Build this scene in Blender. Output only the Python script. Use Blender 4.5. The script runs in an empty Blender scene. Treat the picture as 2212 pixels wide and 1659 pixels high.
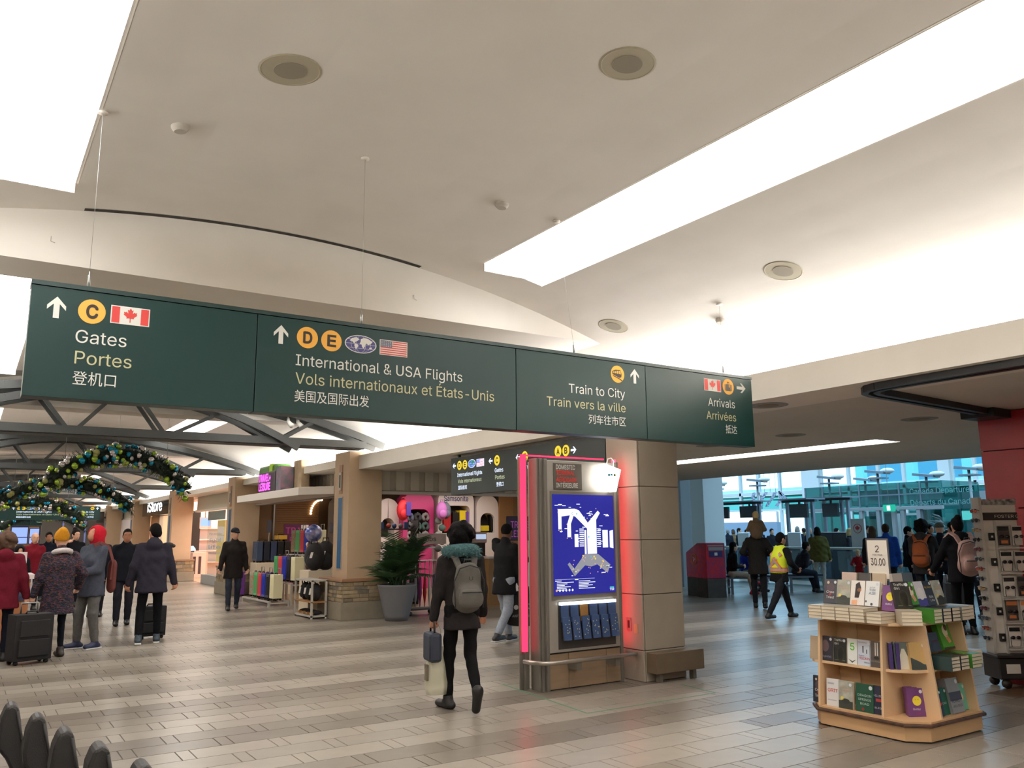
import bpy, bmesh, math, random, mathutils.geometry, mathutils
import numpy as np
from mathutils import Vector, Matrix, Euler
random.seed(7); np.random.seed(7)
S = bpy.context.scene
COL = S.collection
PI = math.pi

# ------------------------------------------------------------------ camera
CAM_F, CAM_YAW, CAM_PITCH, CAM_ROLL = 1790.0, math.radians(33.2), math.radians(10.15), math.radians(0.53)
fw = Vector((math.sin(CAM_YAW)*math.cos(CAM_PITCH), math.cos(CAM_YAW)*math.cos(CAM_PITCH), math.sin(CAM_PITCH)))
r0 = Vector((math.cos(CAM_YAW), -math.sin(CAM_YAW), 0)); u0 = r0.cross(fw)
rt = r0*math.cos(CAM_ROLL) - u0*math.sin(CAM_ROLL); up = u0*math.cos(CAM_ROLL) + r0*math.sin(CAM_ROLL)
cd = bpy.data.cameras.new('camera'); cam = bpy.data.objects.new('camera', cd); COL.objects.link(cam)
cd.sensor_width = 36; cd.lens = CAM_F/2212*36; cd.clip_end = 400; cd.clip_start = 0.05
cam.matrix_world = Matrix(((rt.x, up.x, -fw.x, 0), (rt.y, up.y, -fw.y, 0), (rt.z, up.z, -fw.z, 1.6), (0, 0, 0, 1)))
S.camera = cam

# ------------------------------------------------------------------ world / exposure
W = bpy.data.worlds.new('overcast_sky'); S.world = W; W.use_nodes = True
bg = W.node_tree.nodes['Background']; bg.inputs[0].default_value = (0.6, 0.82, 1.0, 1); bg.inputs[1].default_value = 3.3
S.view_settings.view_transform = 'Standard'; S.view_settings.look = 'None'
S.view_settings.gamma = 1; S.view_settings.use_curve_mapping = False
S.view_settings.exposure = 0.25
SLOT_POWER, COVE_POWER, SHOP_POWER = 10.5, 62.0, 1.0
try:
    S.cycles.use_denoising = True; S.cycles.max_bounces = 8; S.cycles.diffuse_bounces = 5; S.cycles.sample_clamp_indirect = 6
    S.cycles.caustics_reflective = False; S.cycles.caustics_refractive = False
except Exception: pass

# ------------------------------------------------------------------ materials
MATS = {}
def srgb(r, g, b):
    f = lambda c: (c/255/12.92) if c/255 <= 0.04045 else ((c/255+0.055)/1.055)**2.4
    return (f(r), f(g), f(b))
def mat(name, col=(.5, .5, .5), rough=.6, metal=0., emit=0., ecol=None, noise=0., nscale=8., bump=0., bscale=60., spec=.5, alpha=1., col2=None, stretch=None, trans=0.):
    if name in MATS: return MATS[name]
    m = bpy.data.materials.new(name); m.use_nodes = True; nt = m.node_tree; b = nt.nodes['Principled BSDF']
    b.inputs['Base Color'].default_value = (*col, 1); b.inputs['Roughness'].default_value = rough; b.inputs['Metallic'].default_value = metal
    b.inputs['Specular IOR Level'].default_value = spec
    if trans: b.inputs['Transmission Weight'].default_value = trans
    if alpha < 1: b.inputs['Alpha'].default_value = alpha
    if emit: b.inputs['Emission Color'].default_value = (*(ecol or col), 1); b.inputs['Emission Strength'].default_value = emit
    if noise or col2 or bump:
        tc = nt.nodes.new('ShaderNodeTexCoord'); vec = tc.outputs['Object']
        if stretch:
            mp = nt.nodes.new('ShaderNodeMapping'); mp.inputs['Scale'].default_value = stretch
            nt.links.new(vec, mp.inputs['Vector']); vec = mp.outputs['Vector']
    if noise or col2:
        n = nt.nodes.new('ShaderNodeTexNoise'); n.inputs['Scale'].default_value = nscale; n.inputs['Detail'].default_value = 5
        nt.links.new(vec, n.inputs['Vector'])
        mx = nt.nodes.new('ShaderNodeMix'); mx.data_type = 'RGBA'
        c2 = col2 or tuple(c*(1-noise) for c in col); c1 = col if col2 else tuple(min(1, c*(1+noise*.6)) for c in col)
        mx.inputs['A'].default_value = (*c2, 1); mx.inputs['B'].default_value = (*c1, 1)
        rp = nt.nodes.new('ShaderNodeMapRange'); rp.inputs['From Min'].default_value = .35; rp.inputs['From Max'].default_value = .65
        nt.links.new(n.outputs['Fac'], rp.inputs['Value']); nt.links.new(rp.outputs['Result'], mx.inputs['Factor'])
        nt.links.new(mx.outputs['Result'], b.inputs['Base Color'])
    if bump:
        n2 = nt.nodes.new('ShaderNodeTexNoise'); n2.inputs['Scale'].default_value = bscale; n2.inputs['Detail'].default_value = 4
        nt.links.new(vec, n2.inputs['Vector'])
        bp = nt.nodes.new('ShaderNodeBump'); bp.inputs['Strength'].default_value = bump; bp.inputs['Distance'].default_value = .02
        nt.links.new(n2.outputs['Fac'], bp.inputs['Height']); nt.links.new(bp.outputs['Normal'], b.inputs['Normal'])
    MATS[name] = m; return m
def emat(name, col, power):
    if name in MATS: return MATS[name]
    m = bpy.data.materials.new(name); m.use_nodes = True; nt = m.node_tree
    for n in list(nt.nodes):
        if n.type == 'BSDF_PRINCIPLED': nt.nodes.remove(n)
    e = nt.nodes.new('ShaderNodeEmission'); e.inputs[0].default_value = (*col, 1); e.inputs[1].default_value = power
    nt.links.new(e.outputs[0], nt.nodes['Material Output'].inputs[0]); MATS[name] = m; return m
def gmat(name, tint, gloss=.12, rough=.02):
    if name in MATS: return MATS[name]
    m = bpy.data.materials.new(name); m.use_nodes = True; nt = m.node_tree
    for n in list(nt.nodes):
        if n.type == 'BSDF_PRINCIPLED': nt.nodes.remove(n)
    t = nt.nodes.new('ShaderNodeBsdfTransparent'); t.inputs[0].default_value = (*tint, 1)
    g = nt.nodes.new('ShaderNodeBsdfGlossy'); g.inputs['Roughness'].default_value = rough; g.inputs['Color'].default_value = (.9, .95, 1, 1)
    x = nt.nodes.new('ShaderNodeMixShader'); x.inputs[0].default_value = gloss
    nt.links.new(t.outputs[0], x.inputs[1]); nt.links.new(g.outputs[0], x.inputs[2]); nt.links.new(x.outputs[0], nt.nodes['Material Output'].inputs[0])
    MATS[name] = m; return m

# ------------------------------------------------------------------ mesh builder
class MB:
    def __init__(s): s.v = []; s.f = []; s.m = []; s.mi = 0; s.sm = []; s.smooth = False
    def add(s, vs, fs):
        o = len(s.v); s.v += [tuple(v) for v in vs]
        for f in fs: s.f.append(tuple(i+o for i in f)); s.m.append(s.mi); s.sm.append(s.smooth)
        return s
    def box(s, x0, x1, y0, y1, z0, z1):
        return s.add([(x0, y0, z0), (x1, y0, z0), (x1, y1, z0), (x0, y1, z0), (x0, y0, z1), (x1, y0, z1), (x1, y1, z1), (x0, y1, z1)],
                     [(0, 3, 2, 1), (4, 5, 6, 7), (0, 1, 5, 4), (1, 2, 6, 5), (2, 3, 7, 6), (3, 0, 4, 7)])
    def cbox(s, c, d): return s.box(c[0]-d[0]/2, c[0]+d[0]/2, c[1]-d[1]/2, c[1]+d[1]/2, c[2]-d[2]/2, c[2]+d[2]/2)
    def obox(s, c, ax, ay, az):
        c, ax, ay, az = Vector(c), Vector(ax)/2, Vector(ay)/2, Vector(az)/2
        P = [c+ax*i+ay*j+az*k for k in (-1, 1) for i, j in ((-1, -1), (1, -1), (1, 1), (-1, 1))]
        return s.add(P, [(0, 3, 2, 1), (4, 5, 6, 7), (0, 1, 5, 4), (1, 2, 6, 5), (2, 3, 7, 6), (3, 0, 4, 7)])
    def bar(s, a, b, w, h, upv=(0, 0, 1)):
        a, b = Vector(a), Vector(b); d = b-a; u = Vector(upv)
        if abs(d.normalized().dot(u)) > .99: u = Vector((0, 1, 0))
        r = d.cross(u).normalized(); u = r.cross(d).normalized()
        return s.obox((a+b)/2, r*w, d, u*h)
    def prism(s, pts, ax, v0, v1):
        n = len(pts); mk = {'x': lambda p, v: (v, p[0], p[1]), 'y': lambda p, v: (p[0], v, p[1]), 'z': lambda p, v: (p[0], p[1], v)}[ax]
        return s.add([mk(p, v0) for p in pts]+[mk(p, v1) for p in pts], [tuple(range(n))[::-1], tuple(range(n, 2*n))]+[(i, (i+1) % n, n+(i+1) % n, n+i) for i in range(n)])
    def tube(s, pts, r, n=8, caps=True, closed=False):
        pts = [Vector(p) for p in pts]; rr = r if isinstance(r, (list, tuple)) else [r]*len(pts); vs = []; L = len(pts); nrm = None
        for i, p in enumerate(pts):
            if closed: d = pts[(i+1) % L]-pts[i-1]
            else: d = (pts[min(i+1, L-1)]-pts[max(i-1, 0)])
            d = d.normalized() if d.length > 1e-9 else Vector((0, 0, 1))
            if nrm is None: nrm = d.orthogonal().normalized()
            nrm = (nrm-d*nrm.dot(d)); nrm = nrm.normalized() if nrm.length > 1e-6 else d.orthogonal().normalized()
            bn = d.cross(nrm)
            for k in range(n): a = 2*PI*k/n; vs.append(p+(nrm*math.cos(a)+bn*math.sin(a))*rr[i])
        fs = [(i*n+k, i*n+(k+1) % n, ((i+1) % L)*n+(k+1) % n, ((i+1) % L)*n+k) for i in range(L if closed else L-1) for k in range(n)]
        if caps and not closed: fs += [tuple(range(n))[::-1], tuple(range((L-1)*n, L*n))]
        sm = s.smooth; s.smooth = True; s.add(vs, fs); s.smooth = sm; return s
    def cyl(s, a, b, r, r2=None, n=16): return s.tube([a, b], [r, r if r2 is None else r2], n)
    def lathe(s, prof, n=24, c=(0, 0, 0), smooth=True):
        vs = [(c[0]+r*math.cos(2*PI*k/n), c[1]+r*math.sin(2*PI*k/n), c[2]+z) for r, z in prof for k in range(n)]; L = len(prof)
        sm = s.smooth; s.smooth = smooth
        s.add(vs, [(i*n+k, i*n+(k+1) % n, (i+1)*n+(k+1) % n, (i+1)*n+k) for i in range(L-1) for k in range(n)]+[tuple(range(n))[::-1], tuple(range((L-1)*n, L*n))])
        s.smooth = sm; return s
    def ell(s, c, r, n=12, m=8):
        vs = []; 
        for i in range(1, m):
            t = PI*i/m
            for k in range(n): a = 2*PI*k/n; vs.append((c[0]+r[0]*math.sin(t)*math.cos(a), c[1]+r[1]*math.sin(t)*math.sin(a), c[2]+r[2]*math.cos(t)))
        top = len(vs); vs += [(c[0], c[1], c[2]+r[2]), (c[0], c[1], c[2]-r[2])]
        fs = [(i*n+k, (i+1)*n+k, (i+1)*n+(k+1) % n, i*n+(k+1) % n) for i in range(m-2) for k in range(n)]
        fs += [(top, k, (k+1) % n) for k in range(n)]+[(top+1, (m-2)*n+(k+1) % n, (m-2)*n+k) for k in range(n)]
        sm = s.smooth; s.smooth = True; s.add(vs, fs); s.smooth = sm; return s
    def mesh(s, name, mats):
        me = bpy.data.meshes.new(name); me.from_pydata(s.v, [], s.f)
        for m in (mats if isinstance(mats, (list, tuple)) else [mats]): me.materials.append(m)
        me.polygons.foreach_set('material_index', s.m); me.polygons.foreach_set('use_smooth', s.sm); me.update(); return me
    def build(s, name, mats, parent=None, loc=None, bevel=0, rz=None):
        o = link(name, s.mesh(name, mats), parent, loc)
        if rz is not None: o.rotation_euler.z = rz
        if bevel:
            b = o.modifiers.new('bevel', 'BEVEL'); b.width = bevel; b.segments = 2; b.limit_method = 'ANGLE'; b.angle_limit = .6
        return o
def link(name, data, parent=None, loc=None):
    o = bpy.data.objects.new(name, data); COL.objects.link(o)
    if parent: o.parent = parent
    if loc is not None: o.location = loc
    return o
def tag(o, label=None, cat=None, group=None, kind=None):
    if label: o['label'] = label
    if cat: o['category'] = cat
    if group: o['group'] = group
    if kind: o['kind'] = kind
    return o
def thing(name, label, cat, loc=(0, 0, 0), rz=0, group=None):
    o = link(name, None, None, loc); o.rotation_euler.z = rz; o.empty_display_size = .1
    return tag(o, label, cat, group)
def struct(o): o['kind'] = 'structure'; return o
def kids(o): return list(o.children)
def copy_tree(o, loc=None, rz=None, label=None, parent=None, depth=0):
    c = o.copy(); COL.objects.link(c); c.parent = parent
    if loc is not None: c.location = loc
    if rz is not None: c.rotation_euler.z = rz
    if label: c['label'] = label
    for ch in kids(o): copy_tree(ch, parent=c, depth=depth+1)
    return c
try: FONT = bpy.data.fonts.load(bpy.utils.system_resource('DATAFILES', path='fonts')+'/Inter.woff2')
except Exception: FONT = None
def text(body, size, loc, rot, m, parent, name='lettering', align='LEFT', bold=0.):
    """flat lettering as a mesh; every outline is filled on its own so overlapping strokes stay solid"""
    c = bpy.data.curves.new('t', 'FONT'); c.body = body; c.font = (FONT or c.font) if all(ord(q) < 0x2000 for q in body) else c.font
    c.size = size; c.align_x = align; c.resolution_u = 3; c.fill_mode = 'NONE'
    t = bpy.data.objects.new('t', c); me0 = bpy.data.meshes.new_from_object(t); bpy.data.objects.remove(t); bpy.data.curves.remove(c)
    nb = {}
    for e in me0.edges: nb.setdefault(e.vertices[0], []).append(e.vertices[1]); nb.setdefault(e.vertices[1], []).append(e.vertices[0])
    P = [Vector((v.co.x, v.co.y)) for v in me0.vertices]; seen = set(); loops = []
    for e in me0.edges:
        i = e.vertices[0]
        if i in seen: continue
        L = [i]; seen.add(i); j = e.vertices[1]
        while j not in seen:
            seen.add(j); L.append(j); nx = [q for q in nb[j] if q not in seen]
            if not nx: break
            j = nx[0]
        if len(L) > 2: loops.append([P[q] for q in L])
    bpy.data.meshes.remove(me0)
    area = lambda L: sum(p.x*q.y-q.x*p.y for p, q in zip(L, L[1:]+L[:1]))/2
    def inside(p, L):
        r = False
        for a, b in zip(L, L[1:]+L[:1]):
            if (a.y > p.y) != (b.y > p.y) and p.x < (b.x-a.x)*(p.y-a.y)/(b.y-a.y)+a.x: r = not r
        return r
    big = max(loops, key=lambda L: abs(area(L))); sg = 1 if area(big) > 0 else -1
    if bold:
        for k, L in enumerate(loops):
            n = len(L); Q = []
            for i in range(n):
                d = L[(i+1) % n]-L[i-1]; d = d.normalized() if d.length > 1e-9 else Vector((0, 0)); Q.append(L[i]+Vector((d.y, -d.x))*bold*size*sg)
            loops[k] = Q
    outs = [L for L in loops if area(L)*sg > 0]; holes = [L for L in loops if area(L)*sg <= 0]; b = MB()
    own = {}
    for h in holes:
        cand = [i for i, L in enumerate(outs) if inside(h[0], L)]
        for i in cand: own.setdefault(i, []).append(h)
    for i, L in enumerate(outs):
        pl = [L]+own.get(i, []); z = (i % 5)*.0002*size; flat = []; ed = []
        for l in pl: k0 = len(flat); flat += l; ed += [(k0+k, k0+(k+1) % len(l)) for k in range(len(l))]
        vs, _, tri = mathutils.geometry.delaunay_2d_cdt(flat, ed, [], 1, 1e-6)[:3]; fs = []
        for f in tri:
            cen = sum((vs[k] for k in f), Vector((0, 0)))/3
            if inside(cen, L) and not any(inside(cen, h) for h in pl[1:]):
                p, q, r = (vs[k] for k in f); fs.append(tuple(f) if (q.x-p.x)*(r.y-p.y) > (q.y-p.y)*(r.x-p.x) else tuple(f)[::-1])
        b.add([(q.x, q.y, z) for q in vs], fs)
    o = link(name, b.mesh(name, m), parent, loc); o.rotation_euler = rot; return o
def poly(name, pts, m, parent, loc, rot, z=0.):
    """flat printed shape in a text plane (pts in the plane's x,y); list of outlines allowed"""
    b = MB()
    for P in (pts if isinstance(pts[0][0], (list, tuple)) else [pts]): b.add([(p[0], p[1], z) for p in P], [tuple(range(len(P)))])
    o = b.build(name, m, parent, loc); o.rotation_euler = rot; return o
def disc_pts(cx, cy, r, n=28, ry=None): return [(cx+r*math.cos(2*PI*k/n), cy+(ry or r)*math.sin(2*PI*k/n)) for k in range(n)]

def AT(x, y, ax, v):
    """world point on the plane ax = v seen at a point of the photograph (a surveying aid: depth is always given)"""
    d = fw+rt*((x-1106)/CAM_F)+up*((829.5-y)/CAM_F); i = 'xyz'.index(ax); t = (v-(0, 0, 1.6)[i])/d[i]; return Vector((0, 0, 1.6))+d*t
# ================================================================== THE SETTING
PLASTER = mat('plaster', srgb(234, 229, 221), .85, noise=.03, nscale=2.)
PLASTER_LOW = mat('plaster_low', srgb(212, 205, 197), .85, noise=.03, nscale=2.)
WHITEP = mat('white_paint', srgb(235, 230, 220), .7)
DARKST = mat('dark_steel', srgb(52, 54, 53), .5, .0, spec=.3)
VX0, VZ0, VR = 2.2, 4.27, 22.9
def vz(x): return VZ0-(x-VX0)**2/VR
BAYS = [-9.3+8.2*k for k in range(9)]           # bulkhead positions along the concourse
SLOTS = ((-.2, .46), (3.95, 4.62))
def vault(y0, y1, name):
    b = MB(); b.smooth = False
    xs = sorted(set([-2.7+.35*i for i in range(29)]+[7.1]+[s for t in SLOTS for s in t])); ys0, ys1 = y0+1.85, y1-.6
    for x0, x1 in zip(xs, xs[1:]):
        if x1-x0 < 1e-4: continue
        hole = any(t[0]-1e-4 <= x0 and x1 <= t[1]+1e-4 for t in SLOTS)
        for a, c in (((y0, ys0), (ys1, y1)) if hole else ((y0, y1),)):
            b.add([(x0, a, vz(x0)), (x1, a, vz(x1)), (x1, c, vz(x1)), (x0, c, vz(x0))], [(3, 2, 1, 0)])
    struct(b.build(name, PLASTER))
    return ys0, ys1
SLOT_E = emat('slot_light', (1, .98, .955), SLOT_POWER)
slot_words = ['behind the camera', 'above the green overhead sign', 'in the bay behind the green sign', 'beyond the first steel truss', 'beyond the second steel truss', 'in the fifth bay', 'in the sixth bay', 'at the far end of the concourse']
for k, (y0, y1) in enumerate(zip(BAYS, BAYS[1:])):
    a, c = vault(y0, y1, 'ceiling')
    for j, (x0, x1) in enumerate(SLOTS):
        t = thing('recessed_light_strip', 'long %s light strip recessed in the vaulted ceiling %s' % (('left-hand', 'right-hand')[j], slot_words[k]), 'ceiling light', (0, 0, 0), 0, 'recessed ceiling light strips')
        d = MB(); d.add([(x0-.02, a, 4.34), (x1+.02, a, 4.34), (x1+.02, c, 4.34), (x0-.02, c, 4.34)], [(3, 2, 1, 0)]); d.build('diffuser', SLOT_E, t)
        h = MB()
        for xa, xb in ((x0-.02, x0), (x1, x1+.02)): h.box(xa, xb, a-.02, c+.02, vz((xa+xb)/2), 4.36)
        h.box(x0, x1, a-.02, a, vz((x0+x1)/2)-.02, 4.36); h.box(x0, x1, c, c+.02, vz((x0+x1)/2)-.02, 4.36); h.build('housing', WHITEP, t)
    if k:
        # bulkhead with an arched top edge and a flat soffit
        struct(MB().box(-2.7, 7.1, y0-.0, y0+.55, 3.69, 4.45).build('trim_1', PLASTER))
# cove lips, trough, aisle ceilings
COVE_E = emat('cove_light', (1, .972, .945), COVE_POWER)
for side, X, s in (('right', 6.4, 1), ('left', -2.0, -1)):
    for ya, yb, zb in ((-9.3, 15.6, 2.85), (15.6, 56.3, 2.96)):
        b = MB(); b.box(min(X, X+s*.07), max(X, X+s*.07), ya, yb, zb, 3.12); struct(b.build('trim_2', PLASTER))
        b = MB(); b.box(min(X+s*.07, X+s*.7), max(X+s*.07, X+s*.7), ya, yb, zb, zb+.04); struct(b.build('trim_3', PLASTER))
    b = MB(); b.box(min(X+s*.7, X+s*.75), max(X+s*.7, X+s*.75), -9.3, 56.3, 3.01, 3.5); struct(b.build('trim_4', PLASTER))
    t = thing('cove_light', 'continuous %s cove light hidden behind the ceiling lip' % side, 'cove light')
    for k, (y0, y1) in enumerate(zip(BAYS, BAYS[1:])):
        e = MB(); xa, xb = sorted((X+s*.4, X+s*.55)); e.box(xa, xb, y0+.2, y1-.2, 3.01, 3.03); e.build('lamp_tube', COVE_E, t)
# aisle ceiling on the right with its light slot, left aisle ceiling
b = MB()
AX = [7.1, 10.75, 11.35, 14.7]; AY = [-9.3, 7.0, 12.2, 15.6]
for i in range(3):
    for j in range(3):
        if i == 1 and j == 1: continue
        b.box(AX[i], AX[i+1], AY[j], AY[j+1], 2.85, 2.9)
b.box(14.7, 15.1, -9.3, 15.6, 2.85, 5.2)
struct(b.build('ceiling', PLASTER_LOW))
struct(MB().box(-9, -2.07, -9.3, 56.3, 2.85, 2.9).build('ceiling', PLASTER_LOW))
t = thing('recessed_light_strip', 'thin white light strip in the low side ceiling near the windows', 'ceiling light')
d = MB(); d.add([(10.75, 7, 2.865), (11.35, 7, 2.865), (11.35, 12.2, 2.865), (10.75, 12.2, 2.865)], [(3, 2, 1, 0)]); d.build('diffuser', emat('aisle_slot', (1, .97, .93), 9.), t)
h = MB(); h.box(10.72, 10.75, 7, 12.2, 2.86, 3.02); h.box(11.35, 11.38, 7, 12.2, 2.86, 3.02); h.box(10.75, 11.35, 6.97, 7, 2.86, 3.02); h.box(10.75, 11.35, 12.2, 12.23, 2.86, 3.02); h.build('housing', WHITEP, t)
# enclosing walls that the photograph does not show but the light needs
WALLP = mat('wall_paint', srgb(205, 196, 184), .8)
struct(MB().box(-9, 15.1, -9.5, -9.3, 0, 5).build('wall_back', WALLP))
struct(MB().box(-9.2, -9, -9.5, 56.5, 0, 5).build('wall_left', WALLP))
struct(MB().box(14.9, 15.1, -9.5, -1.0, 0, 5.2).build('wall_right', WALLP))
# ------------------------------------------------------------------ floor
JOINT = mat('floor_joint', srgb(74, 66, 58), .55)
TONES = [srgb(158, 149, 136), srgb(150, 141, 128), srgb(129, 120, 108), srgb(121, 112, 100), srgb(140, 131, 118)]
TM = [mat('tile_%d' % i, c, .3, noise=.07, nscale=5., spec=.45) for i, c in enumerate(TONES)]
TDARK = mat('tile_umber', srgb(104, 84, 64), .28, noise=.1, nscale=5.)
fm = bpy.data.materials.new('floor_far'); fm.use_nodes = True; nt = fm.node_tree; bs = nt.nodes['Principled BSDF']; bs.inputs['Roughness'].default_value = .3
tc = nt.nodes.new('ShaderNodeTexCoord'); br = nt.nodes.new('ShaderNodeTexBrick'); br.offset = .5
br.inputs['Color1'].default_value = (*TONES[0], 1); br.inputs['Color2'].default_value = (*TONES[2], 1); br.inputs['Mortar'].default_value = (*TONES[3], 1)
br.inputs['Scale'].default_value = 1; br.inputs['Brick Width'].default_value = .7; br.inputs['Row Height'].default_value = .2875; br.inputs['Mortar Size'].default_value = .003
wv = nt.nodes.new('ShaderNodeTexWave'); wv.bands_direction = 'Y'; wv.inputs['Scale'].default_value = .11; wv.inputs['Distortion'].default_value = .0; wv.inputs['Detail'].default_value = 0
mx = nt.nodes.new('ShaderNodeMix'); mx.data_type = 'RGBA'; mx.inputs['A'].default_value = (*TONES[1], 1); mx.inputs['B'].default_value = (*TONES[2], 1)
mx2 = nt.nodes.new('ShaderNodeMix'); mx2.data_type = 'RGBA'; mx2.inputs['Factor'].default_value = .35
nt.links.new(tc.outputs['Object'], br.inputs['Vector']); nt.links.new(tc.outputs['Object'], wv.inputs['Vector']); nt.links.new(wv.outputs['Fac'], mx.inputs['Factor'])
nt.links.new(mx.outputs['Result'], mx2.inputs['A']); nt.links.new(br.outputs['Color'], mx2.inputs['B']); nt.links.new(mx2.outputs['Result'], bs.inputs['Base Color'])
b = MB(); b.mi = 0; b.add([(-9, -9.3, -.006), (60, -9.3, -.006), (60, 70, -.006), (-9, 70, -.006)], [(0, 1, 2, 3)])
FLOOR = struct(b.build('floor', fm))
RP = .2875
def tone(k):
    L = {-9: 0, -8: 0, -7: 2, -6: 2, -5: 0, -4: 1, -3: 0, -2: 3, -1: 2, 0: 0, 1: 0, 2: 4, 3: 2, 4: 3, 5: 0, 6: 0, 7: 3, 8: 2}
    return L[k] if k in L else (0, 1, 3, 2, 4)[k % 5]
cell = {}
tiles = []
for k in range(-16, 54):
    y = 7.5+k*RP
    for i in range(-13, 40):
        x = 1.22+i*.7+(.355 if k % 2 else 0)
        for w0, w1 in ((0, .6), (.6, .7)):
            cx, cy = x+(w0+w1)/2, y+RP/2
            if not (-6.5 < cx < 19 and 2.4 < cy): continue
            # inside the picture?
            d = Vector((cx, cy, -1.6)); w = d.dot(fw); px = 1106+CAM_F*d.dot(rt)/w; py = 829.5-CAM_F*d.dot(up)/w
            if w < .5 or not (-900 < px < 3000 and py < 2300): continue
            if CAM_F*.6/w < 26: continue
            tiles.append((math.hypot(cx, cy)+(0 if -40 < px < 2250 and py < 1690 else 1000), x+w0, y, w1-w0, k))
tiles.sort()
TME = {}
rest = MB()
for n, (dist, x, y, w, k) in enumerate(tiles):
    tn = tone(k)+(random.choice((0, 0, 0, 1)) if tone(k) in (0, 2) else 0)
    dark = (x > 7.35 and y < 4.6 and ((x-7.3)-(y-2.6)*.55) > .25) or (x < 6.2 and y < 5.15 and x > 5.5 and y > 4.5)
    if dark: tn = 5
    if n < 300:
        key = (round(w, 2), tn)
        if key not in TME:
            g = .003; q = MB(); W0, D0 = w, RP
            q.add([(g, g, -.006), (W0-g, g, -.006), (W0-g, D0-g, -.006), (g, D0-g, -.006), (g+.002, g+.002, 0), (W0-g-.002, g+.002, 0), (W0-g-.002, D0-g-.002, 0), (g+.002, D0-g-.002, 0)],
                  [(4, 5, 6, 7), (0, 1, 5, 4), (1, 2, 6, 5), (2, 3, 7, 6), (3, 0, 4, 7)])
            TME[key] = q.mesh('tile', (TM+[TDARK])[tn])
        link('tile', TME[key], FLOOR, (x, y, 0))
    else:
        rest.mi = tn; g = .003
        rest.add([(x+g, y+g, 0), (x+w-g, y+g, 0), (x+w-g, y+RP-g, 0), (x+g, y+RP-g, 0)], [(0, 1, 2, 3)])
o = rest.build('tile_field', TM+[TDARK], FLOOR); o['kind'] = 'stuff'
# joints under the tiles
b = MB(); b.add([(-6.4, 2.5, -.005), (19, 2.5, -.005), (19, 22.9, -.005), (-6.4, 22.9, -.005)], [(0, 1, 2, 3)]); b.build('joint_bed', JOINT, FLOOR)
# ------------------------------------------------------------------ ceiling fittings
GRILLE = mat('grille_sand', srgb(176, 168, 146), .7); GRILLE2 = mat('grille_core', srgb(140, 132, 116), .8); DETW = mat('detector_grey', srgb(186, 180, 170), .6)
def ceiling_disc(x, y, r, label, zc=None, core=True, m=None):
    z = vz(x) if zc is None else zc; sl = -math.atan(2*(x-VX0)/VR) if zc is None else 0
    t = thing('ceiling_speaker' if core else 'smoke_detector', label, 'speaker' if core else 'detector', (x, y, z)); t.rotation_euler = (0, -sl, 0)
    MB().lathe([(0, .01), (r, .01), (r, -.003), (r*.93, -.006), (r*.9, -.004), (0, -.004)] if core else [(0, 0), (r, 0), (r, -.02), (r*.7, -.04), (0, -.04)], 28, smooth=False).build('rim', m or (GRILLE if core else DETW), t)
    if core: MB().lathe([(0, -.003), (r*.52, -.003), (r*.52, -.007), (0, -.007)], 24, smooth=False).build('grille', GRILLE2, t)
    return t
ceiling_disc(1.345, 4.36, .18, 'round sand-coloured ceiling speaker above the International Flights panel'); ceiling_disc(2.96, 3.28, .165, 'round sand-coloured ceiling speaker left of the right light strip')
ceiling_disc(5.62, 4.38, .165, 'round ceiling speaker right of the long right light strip'); ceiling_disc(5.62, 6.6, .165, 'round ceiling speaker just above the Train to City panel')
ceiling_disc(.94, 5.32, .055, 'small pale smoke detector near the left sign wire', core=False); ceiling_disc(3.4, 5.32, .055, 'small pale smoke detector left of the strip end', core=False)
ceiling_disc(6.03, 5.47, .05, 'small white disc detector above the Arrivals panel', core=False)
for x, y, n in ((6.75, 5.56, 'just right of the green sign end'), (9.16, 5.39, 'nearest the red column'), (9.18, 7.22, 'in front of the thin light strip'), (9.25, 8.75, 'beside the tan column')):
    ceiling_disc(x, y, .2, 'round ceiling speaker in the low ceiling %s' % n, 2.85, m=mat('grille_dim', srgb(150, 150, 150), .7))
t = thing('air_diffuser', 'thin dark slot air diffuser along the arched ceiling edge', 'air vent', (0, 7.06, 0))
xs = np.linspace(.58, 3.55, 19)
q = MB()
for a, c in zip(xs, xs[1:]): q.add([(a, -.035, vz(a)-.004), (c, -.035, vz(c)-.004), (c, .025, vz(c)-.004), (a, .025, vz(a)-.004)], [(3, 2, 1, 0)])
q.build('slot', mat('vent_black', srgb(44, 40, 36), .8), t)
for x, y in ((.37, 7.095), (3.5, 7.095)):
    t = thing('ceiling_hook', 'tiny %s hook on the white ceiling bulkhead' % ('left' if x < 1 else 'right'), 'hook', (x, y, 3.86)); MB().tube([(0, 0, .04), (0, -.01, .0), (.03, -.01, -.01)], .003, 5).build('wire', DETW, t)
# dark shutter track under the side ceiling
TRK = mat('track_black', srgb(46, 48, 52), .45, .3)
t = thing('shutter_track', 'dark rounded shutter track under the side ceiling near the red column', 'shutter track', (0, 0, 2.85))
path = [(6.52, -3, -.03), (6.52, 3.9, -.03), (6.53, 4.2, -.03), (6.58, 4.33, -.03), (6.68, 4.42, -.03), (6.85, 4.47, -.03), (8.3, 4.58, -.03), (9.25, 4.66, -.03)]
for off in (0, .1):
    q = MB()
    pts = []
    for i, p in enumerate(path):
        a, c = Vector(path[max(i-1, 0)]), Vector(path[min(i+1, len(path)-1)]); dd = (c-a).normalized(); nn = Vector((dd.y, -dd.x, 0)); pts.append(Vector(p)+nn*off)
    for p, c in zip(pts, pts[1:]): q.bar(p, c, .055, .06)
    q.build('rail', TRK, t)
MB().box(8.95, 9.35, 4.45, 4.8, -.09, .0).build('track_end', TRK, t)
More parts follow.
